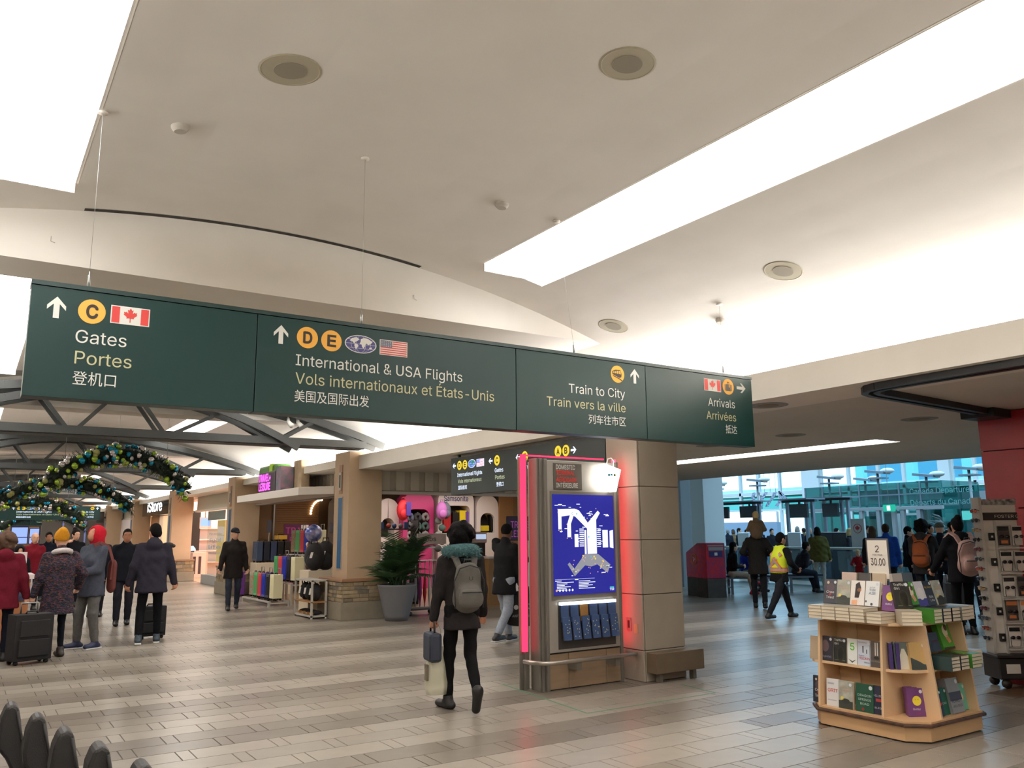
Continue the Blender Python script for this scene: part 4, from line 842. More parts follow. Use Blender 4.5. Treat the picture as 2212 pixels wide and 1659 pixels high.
# cash desk, printer and till wall seen beside the walking man
t = thing('cash_desk', 'cream cash desk with a printed front in the luggage shop', 'counter', (10.0, 16.3, 0)); MB().box(0, 1.5, 0, .6, 0, 1.02).build('body', mat('desk_wood', srgb(150, 112, 66), .5), t); MB().box(-.03, 1.53, -.03, .63, 1.02, 1.06).build('top', WHU, t)
t = thing('till_machine', 'cream office machine on a dark base behind the walking woman', 'machine', (9.75, 17.2, 0)); MB().box(0, .75, 0, .5, 1.36, 1.62).build('body', WHU, t, bevel=.02); MB().box(0, .7, 0, .5, 1.06, 1.36).build('base', DK, t); MB().box(.08, .35, -.01, .01, 1.45, 1.55).build('slot', SK, t); MB().box(.45, .72, -.01, .01, 1.45, 1.56).build('display', emat('till_disp', (.5, .6, .8), .8), t); MB().box(0, .75, .02, .48, 0, 1.06).build('stand', DK, t)
t = thing('wall_poster', 'dark purple neon-lettered board beside the map pillar', 'sign', (9.95, 15.5, 0)); MB().box(0, .75, -.03, 0, 1.42, 1.95).build('board', mat('board_purple', srgb(46, 14, 50), .4), t, bevel=.01); nn = mat('neon_dim', srgb(150, 60, 150), .5, emit=.25, ecol=(.6, .1, .5)); tfit('TRAVEL', .1, .7, 1.7, .14, nn, t, .032); tfit('LEISURE', .1, .7, 1.5, .14, nn, t, .032); MB().box(.3, .4, 0, .06, 1.5, 1.8).build('bracket', DK, t)
t = thing('chalk_board', 'white standing board with a dark top beside the map pillar', 'sign', (9.35, 14.2, 0)); MB().box(0, .7, 0, .03, .1, 1.0).build('board', WHU, t); MB().box(0, .7, -.01, .04, 1.0, 1.1).build('header', mat('board_purple', srgb(46, 14, 50), .4), t); MB().box(.05, .1, .03, .3, 0, .1).box(.6, .65, .03, .3, 0, .1).build('foot', DK, t)
# palm in its pot
t = thing('potted_palm', 'leafy palm in a tall grey tapered pot by the stone pillar', 'plant', (6.94, 14.62, 0))
MB().lathe([(0, 0), (.21, 0), (.24, .1), (.36, .62), (.375, .66), (.35, .66), (.33, .6), (0, .6)], 28).build('pot', mat('pot_grey', srgb(112, 112, 116), .5), t); MB().lathe([(0, .585), (.335, .585), (.335, .62), (0, .62)], 20).build('soil', mat('soil', srgb(50, 38, 28), .9), t)
FR = [mat('palm_a', srgb(34, 60, 30), .6), mat('palm_b', srgb(48, 78, 40), .6)]
rs = random.Random(2)
for i in range(44):
    a = rs.uniform(0, 2*PI); e = rs.uniform(.55, 1.3); L = rs.uniform(.75, 1.1)*(.55 if math.sin(a) > .2 and e < 1.1 else 1); base = Vector((rs.uniform(-.12, .12), rs.uniform(-.12, .12), .6)); h = Vector((math.cos(a), math.sin(a), 0))
    P = [base+h*(L*s*math.cos(e)*(.3+.7*s))+Vector((0, 0, L*(s*math.sin(e)*1.15-.42*s*s*math.cos(e)))) for s in np.linspace(0, 1, 9)]
    b = MB(); b.tube(P, [.012-.0012*k for k in range(9)], 4)
    for k in range(3, 9):
        for sd in (-1, 1):
            for q in (0, .33, .66):
                if k == 8 and q: continue
                p = P[k].lerp(P[min(k+1, 8)], q); ax = (P[min(k+1, 8)]-P[k-1]).normalized(); side = ax.cross(Vector((0, 0, 1))).normalized()*sd; tip = p+(side*.9+ax*.75+Vector((0, 0, -.25)))*rs.uniform(.2, .32); w = ax*.013
                b.add([p-w, p+w, p.lerp(tip, .5)+w*1.1, tip, p.lerp(tip, .5)-w*1.1], [(0, 1, 2, 3, 4)])
    b.build('frond', FR[i % 2], t)
# ------------------------------------------------------------------ farther shops
PINKC = mat('pink_counter', srgb(238, 196, 180), .5)
t = thing('shop_counter', 'pale pink counter with a shelf opening in the bright shop', 'counter', (0, 0, 0)); p, q = AT(414, 1247, 'z', 0), AT(447, 1247, 'z', 0); X0, X1, Y = AT(414, 1240, 'y', 33.6).x, AT(447, 1240, 'y', 33.6).x, 33.6
MB().box(X0, X1, Y, Y+.8, 0, .95).build('body', PINKC, t, bevel=.01); MB().box(X0+.22, X0+.32, Y-.01, Y+.01, .15, .8).build('niche', DK, t); MB().box(X0+.02, X0+.12, Y-.01, Y+.01, .15, .8).build('niche', DK, t)
t = thing('product_stand', 'dark tilted screen stand in the bright pink shop', 'display stand', (7.3, 34.4, 0)); MB().box(-.1, .3, -.1, .3, 0, 1.0).build('body', DK, t); MB().obox((.1, .1, 1.08), (.5, 0, .05), (0, .4, .1), (-.02, 0, .08)).build('screen', emat('stand_screen', (.6, .75, 1), 1.2), t)
t = thing('shop_screen', 'hanging blue and white screen in the pink shop', 'screen', (AT(431, 1140, 'y', 33).x, 33, AT(431, 1142, 'y', 33).z)); MB().box(0, .42, 0, .06, 0, .42).build('casing', WHU, t); MB().box(.03, .39, -.005, 0, .1, .38).build('display', emat('scr_blue', (.35, .5, 1), 1.3), t); MB().cyl((.2, .03, .42), (.2, .03, 1.1), .02, n=8).build('hanger', RK, t)
t = thing('glass_storefront', 'clear glass shop front with pale lettering beside the pillar', 'glass front', (7.0, 27.6, 0))
MB().box(0, .015, 0, 2.2, .3, 2.1).build('pane', gmat('shop_glass', (.86, .93, .92), .1), t); MB().box(-.12, .1, -.1, 2.3, 0, .3).build('kerb', mat('kerb_grey', srgb(150, 150, 148), .6), t); MB().box(-.005, .02, 0, 2.2, 2.1, 2.4).build('header', mat('glass_header', srgb(96, 110, 106), .4), t)
for k, (w_, z_) in enumerate((('the mobile', 1.6), ('digital', 1.38), ('life', 1.15), ('destination', .98))): o = tfit(w_, 0, 1.6, z_, .13 if k in (1, 2) else .08, mat('frost', srgb(110, 150, 190), .6), t, .006); o.rotation_euler = (PI/2, 0, -PI/2); o.location = (-.008, 1.9, z_)
MB().box(.35, .37, -.2, 2.3, .7, 2.1).build('yellow_panel', mat('panel_yellow', srgb(236, 190, 110), .5, emit=.35, ecol=(.9, .6, .25)), t)
t = thing('black_display', 'tall black display panel in the bright shop', 'display stand', (AT(408, 1150, 'y', 34.9).x, 34.9, 0)); MB().box(0, .42, 0, .1, 1.0, 2.55).build('panel', SK, t); MB().box(.05, .35, 0, .3, 0, 1.0).build('base', PINKC, t)
t = thing('makeup_shelf', 'white lit shelves of small products in the pink shop', 'shelf unit', (7.6, 35.6, 0)); MB().box(0, 3, .5, .6, 0, 2.4).build('back', WHU, t)
for z in (.5, .95, 1.4, 1.85): MB().box(0, 3, 0, .5, z, z+.04).build('shelf', WHU, t)
# electronics shop sign and front
t = thing('shop_sign', 'glossy black shop sign with large glowing white letters', 'sign', (6.5, 0, 2.42), -PI/2); MB().box(-39.6, -33.2, 0, .25, 0, .72).build('box', mat('gloss_black', (.005, .006, .012), .08), t, bevel=.01)
tfit('iStore', -38.4, -35.3, .16, .42, emat('lit_pure', (.9, .97, 1), 3.), t, .006, bold=.012); tfit('traveler', -36.2, -35.2, .6, .07, EM['W'], t, .006)
t = thing('shop_partition', 'orange wall panel under the glossy black shop sign', 'partition', (6.95, 38.0, 0)); MB().box(0, .1, 0, 2.0, 0, 2.42).build('panel', mat('orange_wall', srgb(214, 158, 112), .6), t); MB().box(-.02, .12, -.02, 0, 0, 2.42).build('edge', CANOPY, t)
t = thing('window_sign', 'small glowing white emblem in a dark shop window', 'sign', (6.9, 41.8, 0)); MB().box(0, .05, 0, 2.2, .2, 2.4).build('window', mat('gloss_black', (.005, .006, .012), .08), t); MB().ell((-.02, .9, 1.25), (.03, .5, .32), 14, 8).build('emblem', emat('lit_pure', (.9, .97, 1), 3.), t)
t = thing('shop_partition', 'cream wall panel beside the small glowing emblem', 'partition', (6.9, 44.5, 0)); MB().box(0, .1, 0, 4, 0, 2.4).build('panel', WHU, t); MB().box(-.03, .12, -.1, 0, 0, 2.6).build('edge', CANOPY, t)
# far end: flight screens, blue banner
BZ = mat('screen_bezel', srgb(40, 40, 52), .4)
for k, (x0, x1, z0, z1) in enumerate(((1.95, 2.62, 1.6, 2.05), (2.72, 3.1, 1.6, 1.98), (1.95, 2.62, 1.28, 1.56), (2.72, 3.1, 1.28, 1.56))):
    t = thing('flight_screen', '%s glowing blue flight information screen at the far end' % ('upper left', 'upper right', 'lower left', 'lower right')[k], 'screen', (0, 47.0, 0), 0, 'flight screens at the far end'); MB().box(x0-.04, x1+.04, 0, .08, z0-.03, z1+.03).build('bezel', BZ, t); MB().box(x0, x1, -.005, 0, z0, z1).build('display', emat('fids', (.3, .42, 1), 1.1), t)
t = thing('screen_stand', 'dark frame carrying the four flight screens', 'stand', (0, 47.1, 0)); MB().box(1.9, 1.98, 0, .08, 0, 2.1).box(3.1, 3.18, 0, .08, 0, 2.1).build('post', BZ, t); MB().box(1.9, 3.18, .02, .08, 2.08, 2.14).build('top_bar', BZ, t)
t = thing('blue_banner', 'glowing blue banner with a white round emblem at far left', 'sign', (0, 46.0, 0)); MB().box(-1.2, 1.6, 0, .1, 1.8, 2.12).build('panel', emat('banner_blue', (.02, .1, .8), 1.), t); poly('emblem', disc_pts(1.35, 1.96, .15), EM['W'], t, (0, -.01, 0), UP); MB().cyl((.2, .05, 2.12), (.2, .05, 3.1), .02, n=6).build('hanger', BZ, t)
for k in range(3):
    t = thing('shop_shutter', '%s grey shutter bay at the far end of the concourse' % ('left', 'middle', 'right')[k], 'shutter', (3.4+k*1.05, 50, 0)); MB().box(0, .95, 0, .1, 0, 2.5).build('curtain', mat('shutter_grey', srgb(104, 100, 94), .6), t); MB().box(.95, 1.02, -.05, .12, 0, 2.6).build('post', mat('post_blue', srgb(120, 130, 180), .5, emit=.2, ecol=(.3, .4, 1)), t)
t = thing('speaker_box', 'black loudspeaker box mounted near the far pillar', 'speaker', (5.74, 48.3, 2.3)); MB().box(0, .35, 0, .3, 0, .55).build('cabinet', SK, t); MB().box(.35, .45, .1, .2, .2, .3).build('bracket', DK, t)
# ================================================================== PEOPLE (bodies grown as smooth implicit surfaces)
def _cap(P, a, b, ra, rb, sy):
    a, b = np.array(a, np.float32), np.array(b, np.float32); d = b-a; q = P-a; t = np.clip((q@d)/max(float(d@d), 1e-9), 0, 1); r = q-t[..., None]*d
    if sy is not None: r = r/np.array(sy, np.float32)
    return (np.sqrt((r*r).sum(-1))-(ra+(rb-ra)*t))*(1 if sy is None else min(sy))
def _ell(P, c, r):
    r = np.array(r, np.float32); q = (P-np.array(c, np.float32))/r; k0 = np.sqrt((q*q).sum(-1))+1e-6; k1 = np.sqrt(((q/r)**2).sum(-1))+1e-6
    return k0*(k0-1)/k1
def sdf_eval(P, prims, k):
    f = None
    for p in prims:
        op = p[0]
        if op in ('c', '-c'): g = _cap(P, *p[1:5], p[5] if len(p) > 5 else None)
        elif op in ('e', '-e'): g = _ell(P, p[1], p[2])
        elif op == 'h': g = (P-np.array(p[1], np.float32))@np.array(p[2], np.float32)      # keep the half space where g < 0
        if op == 'h' or op[0] == '-': f = np.maximum(f, g if op == 'h' else -g); continue
        if f is None: f = g
        else: h = np.clip(.5+.5*(f-g)/k, 0, 1); f = f+(g-f)*h-k*h*(1-h)
    return f
def sdf_mesh(prims, res, k=.04, fold=0., seed=0, flip=None):
    lo, hi = np.full(3, 9e9), np.full(3, -9e9)
    for p in prims:
        if p[0] == 'c':
            m = max(p[3], p[4]); a, b = np.array(p[1]), np.array(p[2]); lo = np.minimum(lo, np.minimum(a, b)-m*1.3); hi = np.maximum(hi, np.maximum(a, b)+m*1.3)
        elif p[0] == 'e': lo = np.minimum(lo, np.array(p[1])-np.array(p[2])); hi = np.maximum(hi, np.array(p[1])+np.array(p[2]))
    lo -= res*2+k*.3; hi += res*2+k*.3; n = np.ceil((hi-lo)/res).astype(int)+1
    ax = [lo[i]+res*np.arange(n[i]) for i in range(3)]; P = np.stack(np.meshgrid(*ax, indexing='ij'), -1).astype(np.float32)
    f = sdf_eval(P, prims, k)
    if fold:
        x, y, z = P[..., 0], P[..., 1], P[..., 2]; s = seed*1.7
        f = f+fold*(np.sin(z*38+x*17+s)*np.sin(x*23-y*19+s*2)+.6*np.sin(z*21-y*33+s*3)*np.sin(x*41+z*9))
    # naive surface nets
    ins = f < 0; c = [ins[i:n[0]-1+i, j:n[1]-1+j, l:n[2]-1+l] for i in (0, 1) for j in (0, 1) for l in (0, 1)]
    cnt = sum(q.astype(np.int8) for q in c); act = (cnt > 0) & (cnt < 8); idx = np.full(act.shape, -1, np.int64); cells = np.argwhere(act); idx[act] = np.arange(len(cells))
    acc = np.zeros((len(cells), 3)); num = np.zeros(len(cells)); cor = [(i, j, l) for i in (0, 1) for j in (0, 1) for l in (0, 1)]
    for a in range(8):
        for b in range(a+1, 8):
            d = np.subtract(cor[b], cor[a])
            if abs(d).sum() != 1: continue
            fa = f[tuple((cells+cor[a]).T)]; fb = f[tuple((cells+cor[b]).T)]; m = (fa < 0) != (fb < 0); t = np.where(m, fa/np.where(m, fa-fb, 1), 0)
            acc += np.where(m[:, None], np.array(cor[a])+t[:, None]*d, 0); num += m
    V = lo+res*(cells+acc/num[:, None]); F = []
    for a in range(3):
        u, v = (a+1) % 3, (a+2) % 3; sl0 = [slice(None)]*3; sl1 = [slice(None)]*3; sl0[a] = slice(0, -1); sl1[a] = slice(1, None)
        A, B = ins[tuple(sl0)], ins[tuple(sl1)]
        for cross, rev in ((A & ~B, False), (~A & B, True)):
            e = np.argwhere(cross); e = e[(e[:, u] > 0) & (e[:, v] > 0) & (e[:, u] < n[u]-1) & (e[:, v] < n[v]-1)]
            if not len(e): continue
            du = np.zeros(3, int); du[u] = 1; dv = np.zeros(3, int); dv[v] = 1
            q = np.stack([idx[tuple((e-du-dv).T)], idx[tuple((e-dv).T)], idx[tuple(e.T)], idx[tuple((e-du).T)]], 1)
            F.append(q[:, ::-1] if rev else q)
    F = np.concatenate(F); F = F[(F >= 0).all(1)]
    return V, F
def np_mesh(name, parts, mats):
    """parts: list of (V, F, material index)"""
    V = np.concatenate([p[0] for p in parts]); o = 0; FF = []; MI = []
    for v, f, m in parts: FF.append(f+o); MI.append(np.full(len(f), m, np.int32)); o += len(v)
    F = np.concatenate(FF); me = bpy.data.meshes.new(name); me.vertices.add(len(V)); me.vertices.foreach_set('co', V.astype(np.float32).ravel())
    me.loops.add(F.size); me.loops.foreach_set('vertex_index', F.astype(np.int32).ravel()); me.polygons.add(len(F)); me.polygons.foreach_set('loop_start', np.arange(0, F.size, 4, dtype=np.int32))
    me.polygons.foreach_set('material_index', np.concatenate(MI)); me.polygons.foreach_set('use_smooth', np.ones(len(F), bool))
    for m in mats: me.materials.append(m)
    me.update(calc_edges=True); me.validate(); return me
def ik(a, t, l1, l2, hint):
    a, t = Vector(a), Vector(t); d = t-a; L = min(d.length, (l1+l2)*.999); d = d.normalized(); x = (l1*l1-l2*l2+L*L)/(2*L); h = math.sqrt(max(l1*l1-x*x, 0)); hv = Vector(hint); hv = (hv-d*hv.dot(d)).normalized()
    return a+d*x+hv*h, a+d*L
SKIN = [mat('skin_light', srgb(208, 160, 132), .55), mat('skin_mid', srgb(176, 122, 92), .55), mat('skin_dark', srgb(104, 70, 52), .55)]
HAIRM = {n: mat('hair_'+n, srgb(*c), .8, bump=.5, bscale=120., spec=.12) for n, c in dict(black=(14, 12, 12), brown=(56, 38, 28), dark=(26, 20, 18), grey=(140, 134, 128), auburn=(84, 64, 52), blond=(196, 168, 120)).items()}
def fabric(c, key=None, rough=.85): return mat('cloth_%d_%d_%d' % c, srgb(*c), rough, noise=.12, nscale=30., bump=.25, bscale=160., spec=.12)
def hand_prims(w, d, palm_n, curl, s, side):
    """five-fingered hand from the wrist w along d; curl 0 flat .. 1 fist"""
    d = Vector(d).normalized(); pn = Vector(palm_n); pn = (pn-d*pn.dot(d)).normalized(); sd = d.cross(pn)*side; w = Vector(w); P = []
    kn = w+d*.085*s
    P.append(('c', w, kn, .026*s, .03*s)); P.append(('c', w+sd*.015*s, kn+sd*.028*s, .02*s, .018*s)); P.append(('c', w-sd*.012*s, kn-sd*.028*s, .02*s, .016*s))
    for i, (o, L) in enumerate(((.034, .07), (.012, .08), (-.011, .075), (-.033, .058))):
        a = kn+sd*o*s; a1 = .35*curl+.1; a2 = a1+1.5*curl; a3 = a2+1.0*curl
        for f_, an, r in ((.45, a1+1.0*curl, .0105), (.32, a2+.8*curl, .0095), (.23, a3+.6*curl, .0085)):
            b = a+(d*math.cos(an)+pn*math.sin(an))*L*f_*s; P.append(('c', a, b, r*s, r*.92*s)); a = b
    a = w+d*.02*s+sd*.03*s; b = a+(d*.6+sd*.75+pn*.3*curl).normalized()*.045*s; c = b+(d*.9+sd*.2*(1-curl)+pn*.5*curl).normalized()*.032*s
    P.append(('c', a, b, .014*s, .012*s)); P.append(('c', b, c, .0115*s, .0095*s)); return P
def person(label, loc, face, H=1.75, skin=0, coat=(40, 40, 44), legs=(30, 30, 34), shoes=(26, 24, 26), sole=None, hair='dark', hstyle='short', bulk=1., coat_len=.78, leg_w=1., hands=None, feet=None, knee=None, elbow=None,
           lean=0., hip=None, head=(0, 0), res=.022, coat_m=None, legs_m=None, sleeve=1., collar=True, hood=None, hat=None, look_fold=.004, scale_head=1., group=None, bald=False, sit=False, beltz=None, skip_legs=False, curl=.45, mask=False, zoff=0.):
    """local frame: +y forward, +x to the person's right; metres for H = 1.75, scaled"""
    k = H/1.75; t = thing('person', label, 'person', (loc[0], loc[1], loc[2] if len(loc) > 2 else 0), -face, group); t.scale = (k, k, k)
    hp = Vector(hip or (0, 0, .93)); L = Vector((0, math.sin(lean), math.cos(lean)))
    if not sit and not skip_legs:
        for s in (1, -1):
            q = Vector((feet or {}).get(s, (s*.09, 0, .08))); hp.z = min(hp.z, q.z+math.sqrt(max(.8575**2-(q.x-s*.09-hp.x)**2-(q.y-hp.y)**2, .2)))
    ch = hp+L*.34; sh = hp+L*.475; nk = hp+L*.55; hc = nk+Vector((0, .03+.06*math.sin(lean), .155))+Vector((0, math.sin(head[1])*.05, 0))
    rgt = Vector((1, 0, 0)); S_ = {1: sh+rgt*.18, -1: sh-rgt*.18}
    hands = hands or {}; feet = feet or {}; sid = (1, -1); J = {}
    for s in sid:
        tgt = Vector(hands.get(s, (s*.25, .05, hp.z-.1))); hint = Vector((elbow or {}).get(s, (s*.5, -1, -.2))); J['el', s], J['wr', s] = ik(S_[s], tgt, .29, .26, hint)
        ft = Vector(feet.get(s, (s*.09, 0, .08))); hint = Vector((knee or {}).get(s, (s*.1, 1, 0))); J['hip', s] = hp+rgt*.09*s; J['kn', s], J['an', s] = ik(J['hip', s], ft, .43, .43, hint)
    b = bulk; V3 = lambda v: (v.x, v.y, v.z)
    # ---- body: head, neck, torso, arms and legs as one surface
    sh_ = scale_head; hx, hy = head
    R = Euler((-hy, 0, -hx)).to_matrix(); hd = lambda x, y, z: V3(hc+R @ (Vector((x, y, z))*sh_))
    B = [('c', V3(nk-L*.05), V3(hc-Vector((0, .02, .06))), .058, .052), ('e', hd(0, -.012, .03), (.078*sh_, .095*sh_, .095*sh_)), ('e', hd(0, .012, -.04), (.062*sh_, .08*sh_, .085*sh_)), ('e', hd(0, .045, -.085), (.036*sh_, .035*sh_, .03*sh_)),
         ('c', hd(0, .088, .005), hd(0, .105, -.03), .009*sh_, .014*sh_), ('e', hd(0, .082, -.066), (.024*sh_, .012*sh_, .01*sh_)), ('e', hd(.078, -.01, -.015), (.012*sh_, .022*sh_, .032*sh_)), ('e', hd(-.078, -.01, -.015), (.012*sh_, .022*sh_, .032*sh_)),
         ('e', hd(0, .07, .03), (.055*sh_, .025*sh_, .012*sh_)),
         ('c', V3(hp), V3(ch), .12, .125, (1.15, .8, 1)), ('c', V3(S_[1]-L*.02), V3(S_[-1]-L*.02), .042, .042)]
    for s in sid:
        B += [('c', V3(S_[s]), V3(J['el', s]), .048, .036), ('c', V3(J['el', s]), V3(J['wr', s]), .036, .026)]
        if not skip_legs: B += [('c', V3(J['hip', s]), V3(J['kn', s]), .06, .038*leg_w), ('c', V3(J['kn', s]), V3(J['an', s]), .038*leg_w, .024)]
    parts = [(*sdf_mesh(B, res*.75, .025), 0)]
    for s in sid:
        d = (J['wr', s]-J['el', s]).normalized(); pn = Vector((-s*.6, .6, .1)) if hands.get(('p', s)) is None else Vector(hands[('p', s)])
        cu = hands.get(('c', s), curl); parts.append((*sdf_mesh(hand_prims(J['wr', s]-d*.01, d, pn, cu, 1., s), .0075 if res < .026 else .011, .008), 0))
    for s in sid:   # eyes and brows
        e = MB(); e.ell(hd(s*.03, .073, .005), (.0125*sh_, .008*sh_, .006*sh_), 8, 5); parts.append((np.array(e.v), np.array([(f if len(f) == 4 else (*f, f[-1])) for f in e.f]), 1))
        e = MB(); e.ell(hd(s*.031, .079, .026), (.02*sh_, .008*sh_, .0045*sh_), 8, 5); parts.append((np.array(e.v), np.array([(f if len(f) == 4 else (*f, f[-1])) for f in e.f]), 2))
    e = MB(); e.ell(hd(0, .0905, -.067), (.021*sh_, .006*sh_, .0035*sh_), 8, 5); parts.append((np.array(e.v), np.array([(f if len(f) == 4 else (*f, f[-1])) for f in e.f]), 3))
    for i, p in enumerate(parts):
        f = p[1]; bad = f[:, 2] == f[:, 3]
        if bad.any(): f = f.copy(); parts[i] = (p[0], f[~bad], p[2])
    link('body', np_mesh('body', parts, [SKIN[skin], mat('eye_dark', srgb(40, 32, 30), .3), HAIRM.get(hair if hair != 'grey' else 'dark', HAIRM['dark']), mat('lip', srgb(150, 90, 80), .5)]), t)
    # ---- coat
    cz = hp.z-(.93-coat_len) if not sit else hp.z+.03
    lowpt = hp+Vector((0, 0, cz-hp.z)); cb = fabric(coat) if coat_m is None else coat_m; w = b; wa = .55+.45*b
    Cc = [('c', V3(hp+L*.1), V3(ch), .128*w, .138*w, (1.18, .86, 1)), ('c', V3(lowpt), V3(hp+L*.12), .128*w+(.025 if not sit else -.02), .12*w, (1.2, .95, 1)), ('c', V3(S_[1]-L*.02-rgt*.03), V3(nk-L*.025), .055*wa, .06), ('c', V3(S_[-1]-L*.02+rgt*.03), V3(nk-L*.025), .055*wa, .06), ('c', V3(ch), V3(sh-L*.03), .132*w, .1*wa, (1.2, .85, 1))]
    for s in sid:
        el, wr = J['el', s], J['wr', s]; we = el+(wr-el)*sleeve
        Cc += [('c', V3(S_[s]), V3(el), .064*wa, .057*wa), ('c', V3(el), V3(we), .057*wa, .045*wa)]
    if collar: Cc += [('c', V3(nk-L*.03+Vector((0, -.01, 0))), V3(nk+L*.03+Vector((0, -.01, 0))), .075, .07)]
    if hood == 'down': Cc += [('e', V3(nk+Vector((0, -.1, -.03))), (.12, .075, .1))]
    Cc += [('h', V3(lowpt+Vector((0, 0, -.005))), (0, 0, -1))] if not sit else []
    link('jacket', np_mesh('jacket', [(*sdf_mesh(Cc, res, .035, look_fold, hash(label) % 50), 0)], [cb]), t)
    # ---- trousers
    if not skip_legs:
        lw = leg_w; T = [('c', V3(hp+rgt*.055), V3(hp-rgt*.055), .115, .115, (1, .95, 1))]
        for s in sid:
            kn, an = J['kn', s], J['an', s]; e_ = an+(kn-an)*.1
            T += [('c', V3(J['hip', s]), V3(kn), .088*(.5+.5*lw), .064*lw), ('c', V3(kn), V3(e_), .064*lw, .05*lw)]
        link('trousers', np_mesh('trousers', [(*sdf_mesh(T, res, .025, look_fold, 3), 0)], [legs_m or fabric(legs)]), t)
        for s in sid:
            an = J['an', s]; kn = J['kn', s]; v = (an-kn).normalized(); fd = Vector((0, 1, 0)) if ('f', s) not in feet else Vector(feet[('f', s)])
            fd = (fd).normalized(); heel = an-fd*.05+v*.02 if abs(fd.z) > .3 else Vector((an.x, an.y, .0))-fd*.05+Vector((0, 0, max(an.z-.045, .035)))
            toe = heel+fd*.2
            Q = [('c', V3(an+(kn-an)*.06), V3(heel+fd*.03), .05, .045), ('c', V3(heel), V3(toe), .043, .038, (1.1, 1, .95)), ('c', V3(heel+fd*.05+Vector((0, 0, .03))), V3(toe-fd*.05), .045, .03)]
            if sole is None and abs(fd.z) < .3: Q.append(('h', V3(heel-Vector((0, 0, .036))), (0, 0, -1)))
            o = link('shoe', np_mesh('shoe', [(*sdf_mesh(Q, min(res*.7, .014), .02), 0)], [mat('shoe_%d_%d_%d' % shoes, srgb(*shoes), .5)]), t)
            if sole is not None:
                m2 = MB(); off = Vector((0, 0, -.036)) if abs(fd.z) < .3 else -fd.cross(Vector((1, 0, 0))).normalized()*.035*(-1)
                c0 = heel+fd*.085+off; ax = Vector((1, 0, 0))-fd*fd.x; ax = ax.normalized(); m2.obox(c0, ax*.088, fd*.275, ax.cross(fd).normalized()*.024); m2.build('sole', mat('sole_%d_%d_%d' % sole, srgb(*sole), .5), o, bevel=.008)
    # ---- hair / hats
    hm = HAIRM[hair]; r2 = min(res*.7, .015); Hp = None
    up_ = [('e', hd(0, -.018, .035), (.087*sh_, .104*sh_, .103*sh_))]
    front = ('h', hd(0, .04, .015), V3(R @ Vector((0, .8, -.6))))
    if hstyle == 'short' and not bald: Hp = up_+[('e', hd(0, -.06, -.02), (.076*sh_, .055*sh_, .07*sh_)), ('-e', hd(0, .09, -.02), (.075*sh_, .07*sh_, .085*sh_)), ('h', hd(0, 0, -.075), V3(R @ Vector((0, 0, -1))))]
    elif hstyle == 'buzz': Hp = [('e', hd(0, -.014, .033), (.082*sh_, .099*sh_, .098*sh_)), ('-e', hd(0, .09, -.02), (.075*sh_, .068*sh_, .09*sh_)), ('h', hd(0, 0, -.02), V3(R @ Vector((0, .3, -1))))]
    elif hstyle == 'curly': Hp = [('e', hd(0, -.03, .035), (.125*sh_, .13*sh_, .12*sh_)), ('e', hd(0, -.05, -.03), (.115*sh_, .1*sh_, .09*sh_)), ('-e', hd(0, .12, -.03), (.08*sh_, .09*sh_, .1*sh_))]
    elif hstyle == 'bob': Hp = up_+[('e', hd(0, -.045, -.05), (.105*sh_, .09*sh_, .11*sh_)), ('-e', hd(0, .1, -.04), (.07*sh_, .09*sh_, .1*sh_))]
    elif hstyle == 'long': Hp = up_+[('c', hd(0, -.05, 0), hd(0, -.085, -.24), .09*sh_, .07*sh_, (1.1, .7, 1)), ('-e', hd(0, .1, -.04), (.068*sh_, .09*sh_, .1*sh_))]
    elif hstyle == 'bun': Hp = up_+[('e', hd(0, -.06, -.01), (.08*sh_, .06*sh_, .08*sh_)), ('e', hd(0, -.07, .13), (.05, .05, .045)), ('-e', hd(0, .1, -.02), (.075*sh_, .075*sh_, .095*sh_))]
    if hstyle == 'curly':
        rc = random.Random(len(label)); neg = Hp.pop()
        for _ in range(70 if res < .02 else 34):
            v_ = Vector((rc.gauss(0, 1), rc.gauss(-.3, 1), rc.gauss(.1, 1))).normalized(); rr_ = rc.uniform(.02, .03)*sh_; Hp.append(('e', hd(v_.x*.118, -.035+v_.y*.12, .02+v_.z*.115), (rr_, rr_, rr_)))
        Hp.append(neg)
    if Hp: link('hair', np_mesh('hair', [(*sdf_mesh(Hp, r2, .02 if hstyle != 'curly' else .008, .011 if hstyle == 'curly' else .0025, 5), 0)], [hm]), t)
    if hat:
        kind, hc_ = hat; m = fabric(hc_)
        if kind == 'beanie': Q = [('e', hd(0, -.015, .05), (.098*sh_, .115*sh_, .115*sh_)), ('e', hd(0, -.07, .1), (.07*sh_, .075*sh_, .085*sh_)), ('h', hd(0, .02, .005), V3(R @ Vector((0, .25, -1))))]
        elif kind == 'hood': Q = [('e', hd(0, -.02, .03), (.115*sh_, .13*sh_, .125*sh_)), ('c', hd(0, -.05, -.03), V3(nk+Vector((0, -.05, 0))), .11*sh_, .1), ('-e', hd(0, .13, -.02), (.078*sh_, .1*sh_, .105*sh_))]
        elif kind == 'cap': Q = [('e', hd(0, -.012, .045), (.094*sh_, .11*sh_, .095*sh_)), ('h', hd(0, 0, .028), V3(R @ Vector((0, 0, -1)))), ('c', hd(-.03, .08, .04), hd(-.025, .15, .03), .022, .016), ('c', hd(.03, .08, .04), hd(.025, .15, .03), .022, .016), ('c', hd(0, .08, .045), hd(0, .165, .032), .025, .016)]
        link({'beanie': 'knit_hat', 'hood': 'hood', 'cap': 'cap'}[kind], np_mesh('hat', [(*sdf_mesh(Q, r2, .02, .002), 0)], [m]), t)
    t['hc'] = list(hc)
    return t, dict(hc=hc, nk=nk, sh=sh, ch=ch, hp=hp, J=J, S=S_, k=k)
